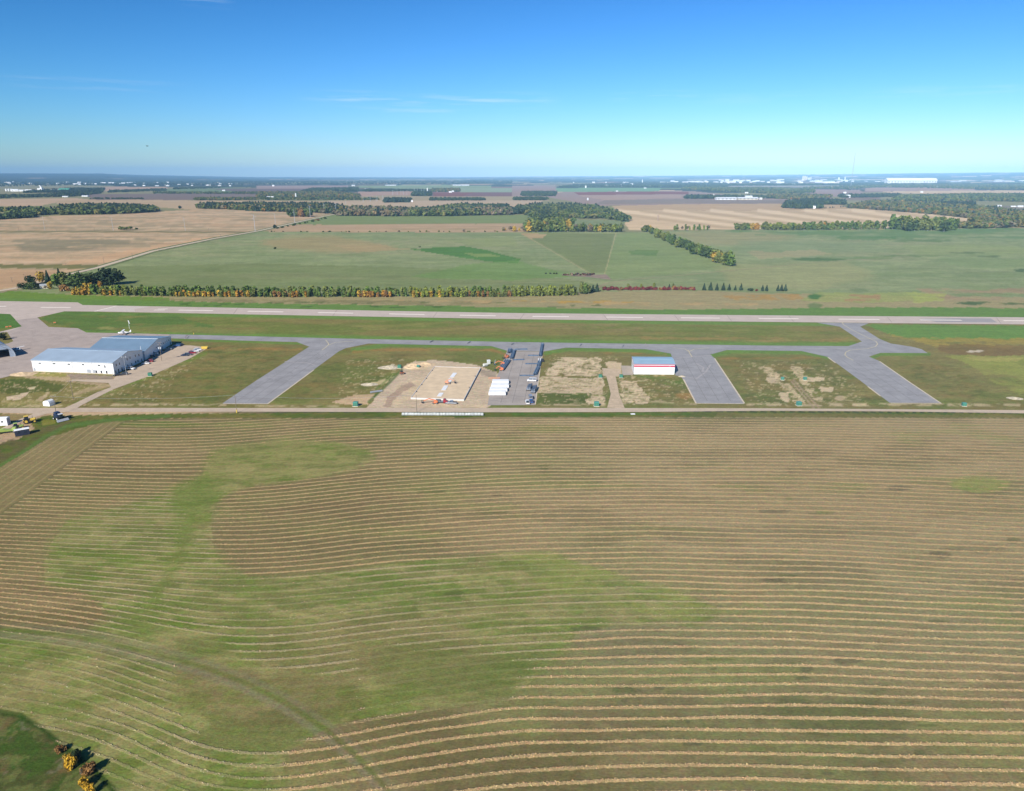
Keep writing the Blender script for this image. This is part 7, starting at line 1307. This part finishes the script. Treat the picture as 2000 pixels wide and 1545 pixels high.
wood('spruce clump beside the white cottage', [(750, 396), (800, 395.5), (800, 391.5), (752, 391.5)], 11, 15, 'spruce', 130, .7); wood('dark clump by the red ploughland', [(804, 383), (842, 383), (842, 378), (806, 378)], 12, 16, 'dark', 150, .2); wood('tree row behind the small poles', [(710, 374.5), (832, 374), (832, 371.5), (710, 371.5)], 9, 13, 'dark', 420, .2); wood('grove at the far white houses', [(838, 375.5), (898, 375), (898, 370), (845, 370)], 11, 15, 'autumn', 420, .1)
wood('long hedge in the middle fields', [(840, 392), (948, 392), (948, 388.5), (840, 388.5)], 7, 11, 'dark', 180, .05); wood('clumps at the end of the red ploughland', [(1018, 383.5), (1085, 383.5), (1088, 376), (1020, 376)], 10, 14, 'dark', 330, .1); wood('dark hedge above the big dense wood', [(1002, 391.5), (1070, 391.5), (1070, 388), (1004, 388)], 9, 12, 'dark', 160, .15)
wood('spruces poking up behind the dense wood', [(1030, 405), (1130, 405), (1130, 403), (1030, 403)], 10, 15, 'spruce', 330, 1.0); wood('thin spruces behind the long mixed wood', [(400, 402.5), (660, 404), (660, 403), (400, 401.5)], 10, 15, 'spruce', 330, 1.0)
wood('far wood below the left depot', [(45, 377), (100, 377), (200, 376), (205, 369), (140, 369), (50, 375.5)], 10, 15, 'dark', 500, .3); wood('tree belt before the pale left field', [(-60, 389.5), (0, 388), (60, 386), (140, 384), (140, 379.5), (60, 382.5), (-60, 384)], 9, 13, 'dark', 260, .1); wood('grove left of the dark ploughland', [(100, 384.5), (150, 384), (200, 377.5), (130, 377)], 11, 15, 'dark', 300, .3)
wood('far hedge beside the green strip at the left', [(210, 376.5), (325, 373), (325, 369.5), (215, 373.5)], 9, 13, 'dark', 560, .1); wood('far tree line above the green strip', [(338, 370), (430, 367.5), (440, 365.5), (340, 368)], 9, 13, 'dark', 700, .1); wood('hedge along the dark ploughland', [(300, 378.5), (560, 379.5), (560, 377), (300, 376)], 8, 12, 'mix', 560, .05); wood('small trees at the edge of the dark ploughland', [(175, 389.5), (280, 389.5), (280, 387.8), (180, 387.8)], 6, 9, 'dark', 460, .05); wood('trees on the edge of the tan left field', [(378, 391.3), (500, 391.3), (500, 388.6), (380, 388.4)], 7, 11, 'autumn', 330, .1)
wood('wood round the distant village', [(1090, 366), (1330, 366.5), (1420, 370), (1420, 358), (1260, 357), (1120, 361)], 11, 16, 'dark', 1900, .05); wood('far woods before the left hills', [(-80, 366), (120, 363), (480, 363), (480, 354), (-80, 354)], 11, 16, 'dark', 5200, .05)
wood('far woods in the middle distance', [(480, 361), (1000, 359.5), (1000, 353), (480, 354)], 11, 16, 'dark', 6500, .05); wood('far woods before the right town', [(1400, 363.5), (1660, 362.5), (1660, 359.5), (1400, 360)], 11, 16, 'dark', 1100, .05); wood('far woods before the white warehouses', [(1650, 362), (2080, 361), (2080, 359), (1650, 359.5)], 11, 16, 'dark', 900, .05)
wood('scattered bush behind the right town', [(1300, 352), (2080, 349.5), (2080, 346), (1300, 348.5)], 10, 16, 'dark', 26000, .05)
print('trees', TREE_N[0], 'objects', len(bpy.data.objects))

# ------------------------------------------------------------------ haze: the air of the plain
hz = MB(); hz.box((0, 0, 198.0), (69000, 69000, 400.4))
hm = bpy.data.materials.new('haze'); hm.use_nodes = True; hnn = hm.node_tree.nodes; hnn.clear()
ho = hnn.new('ShaderNodeOutputMaterial'); hv_ = hnn.new('ShaderNodeVolumePrincipled')
hv_.inputs['Color'].default_value = (0.37, 0.68, 1.0, 1); hv_.inputs['Density'].default_value = 4.2e-5; hv_.inputs['Anisotropy'].default_value = -0.5
hm.node_tree.links.new(hv_.outputs[0], ho.inputs['Volume'])
hobj = hz.build('haze', hm); hobj['kind'] = 'stuff'
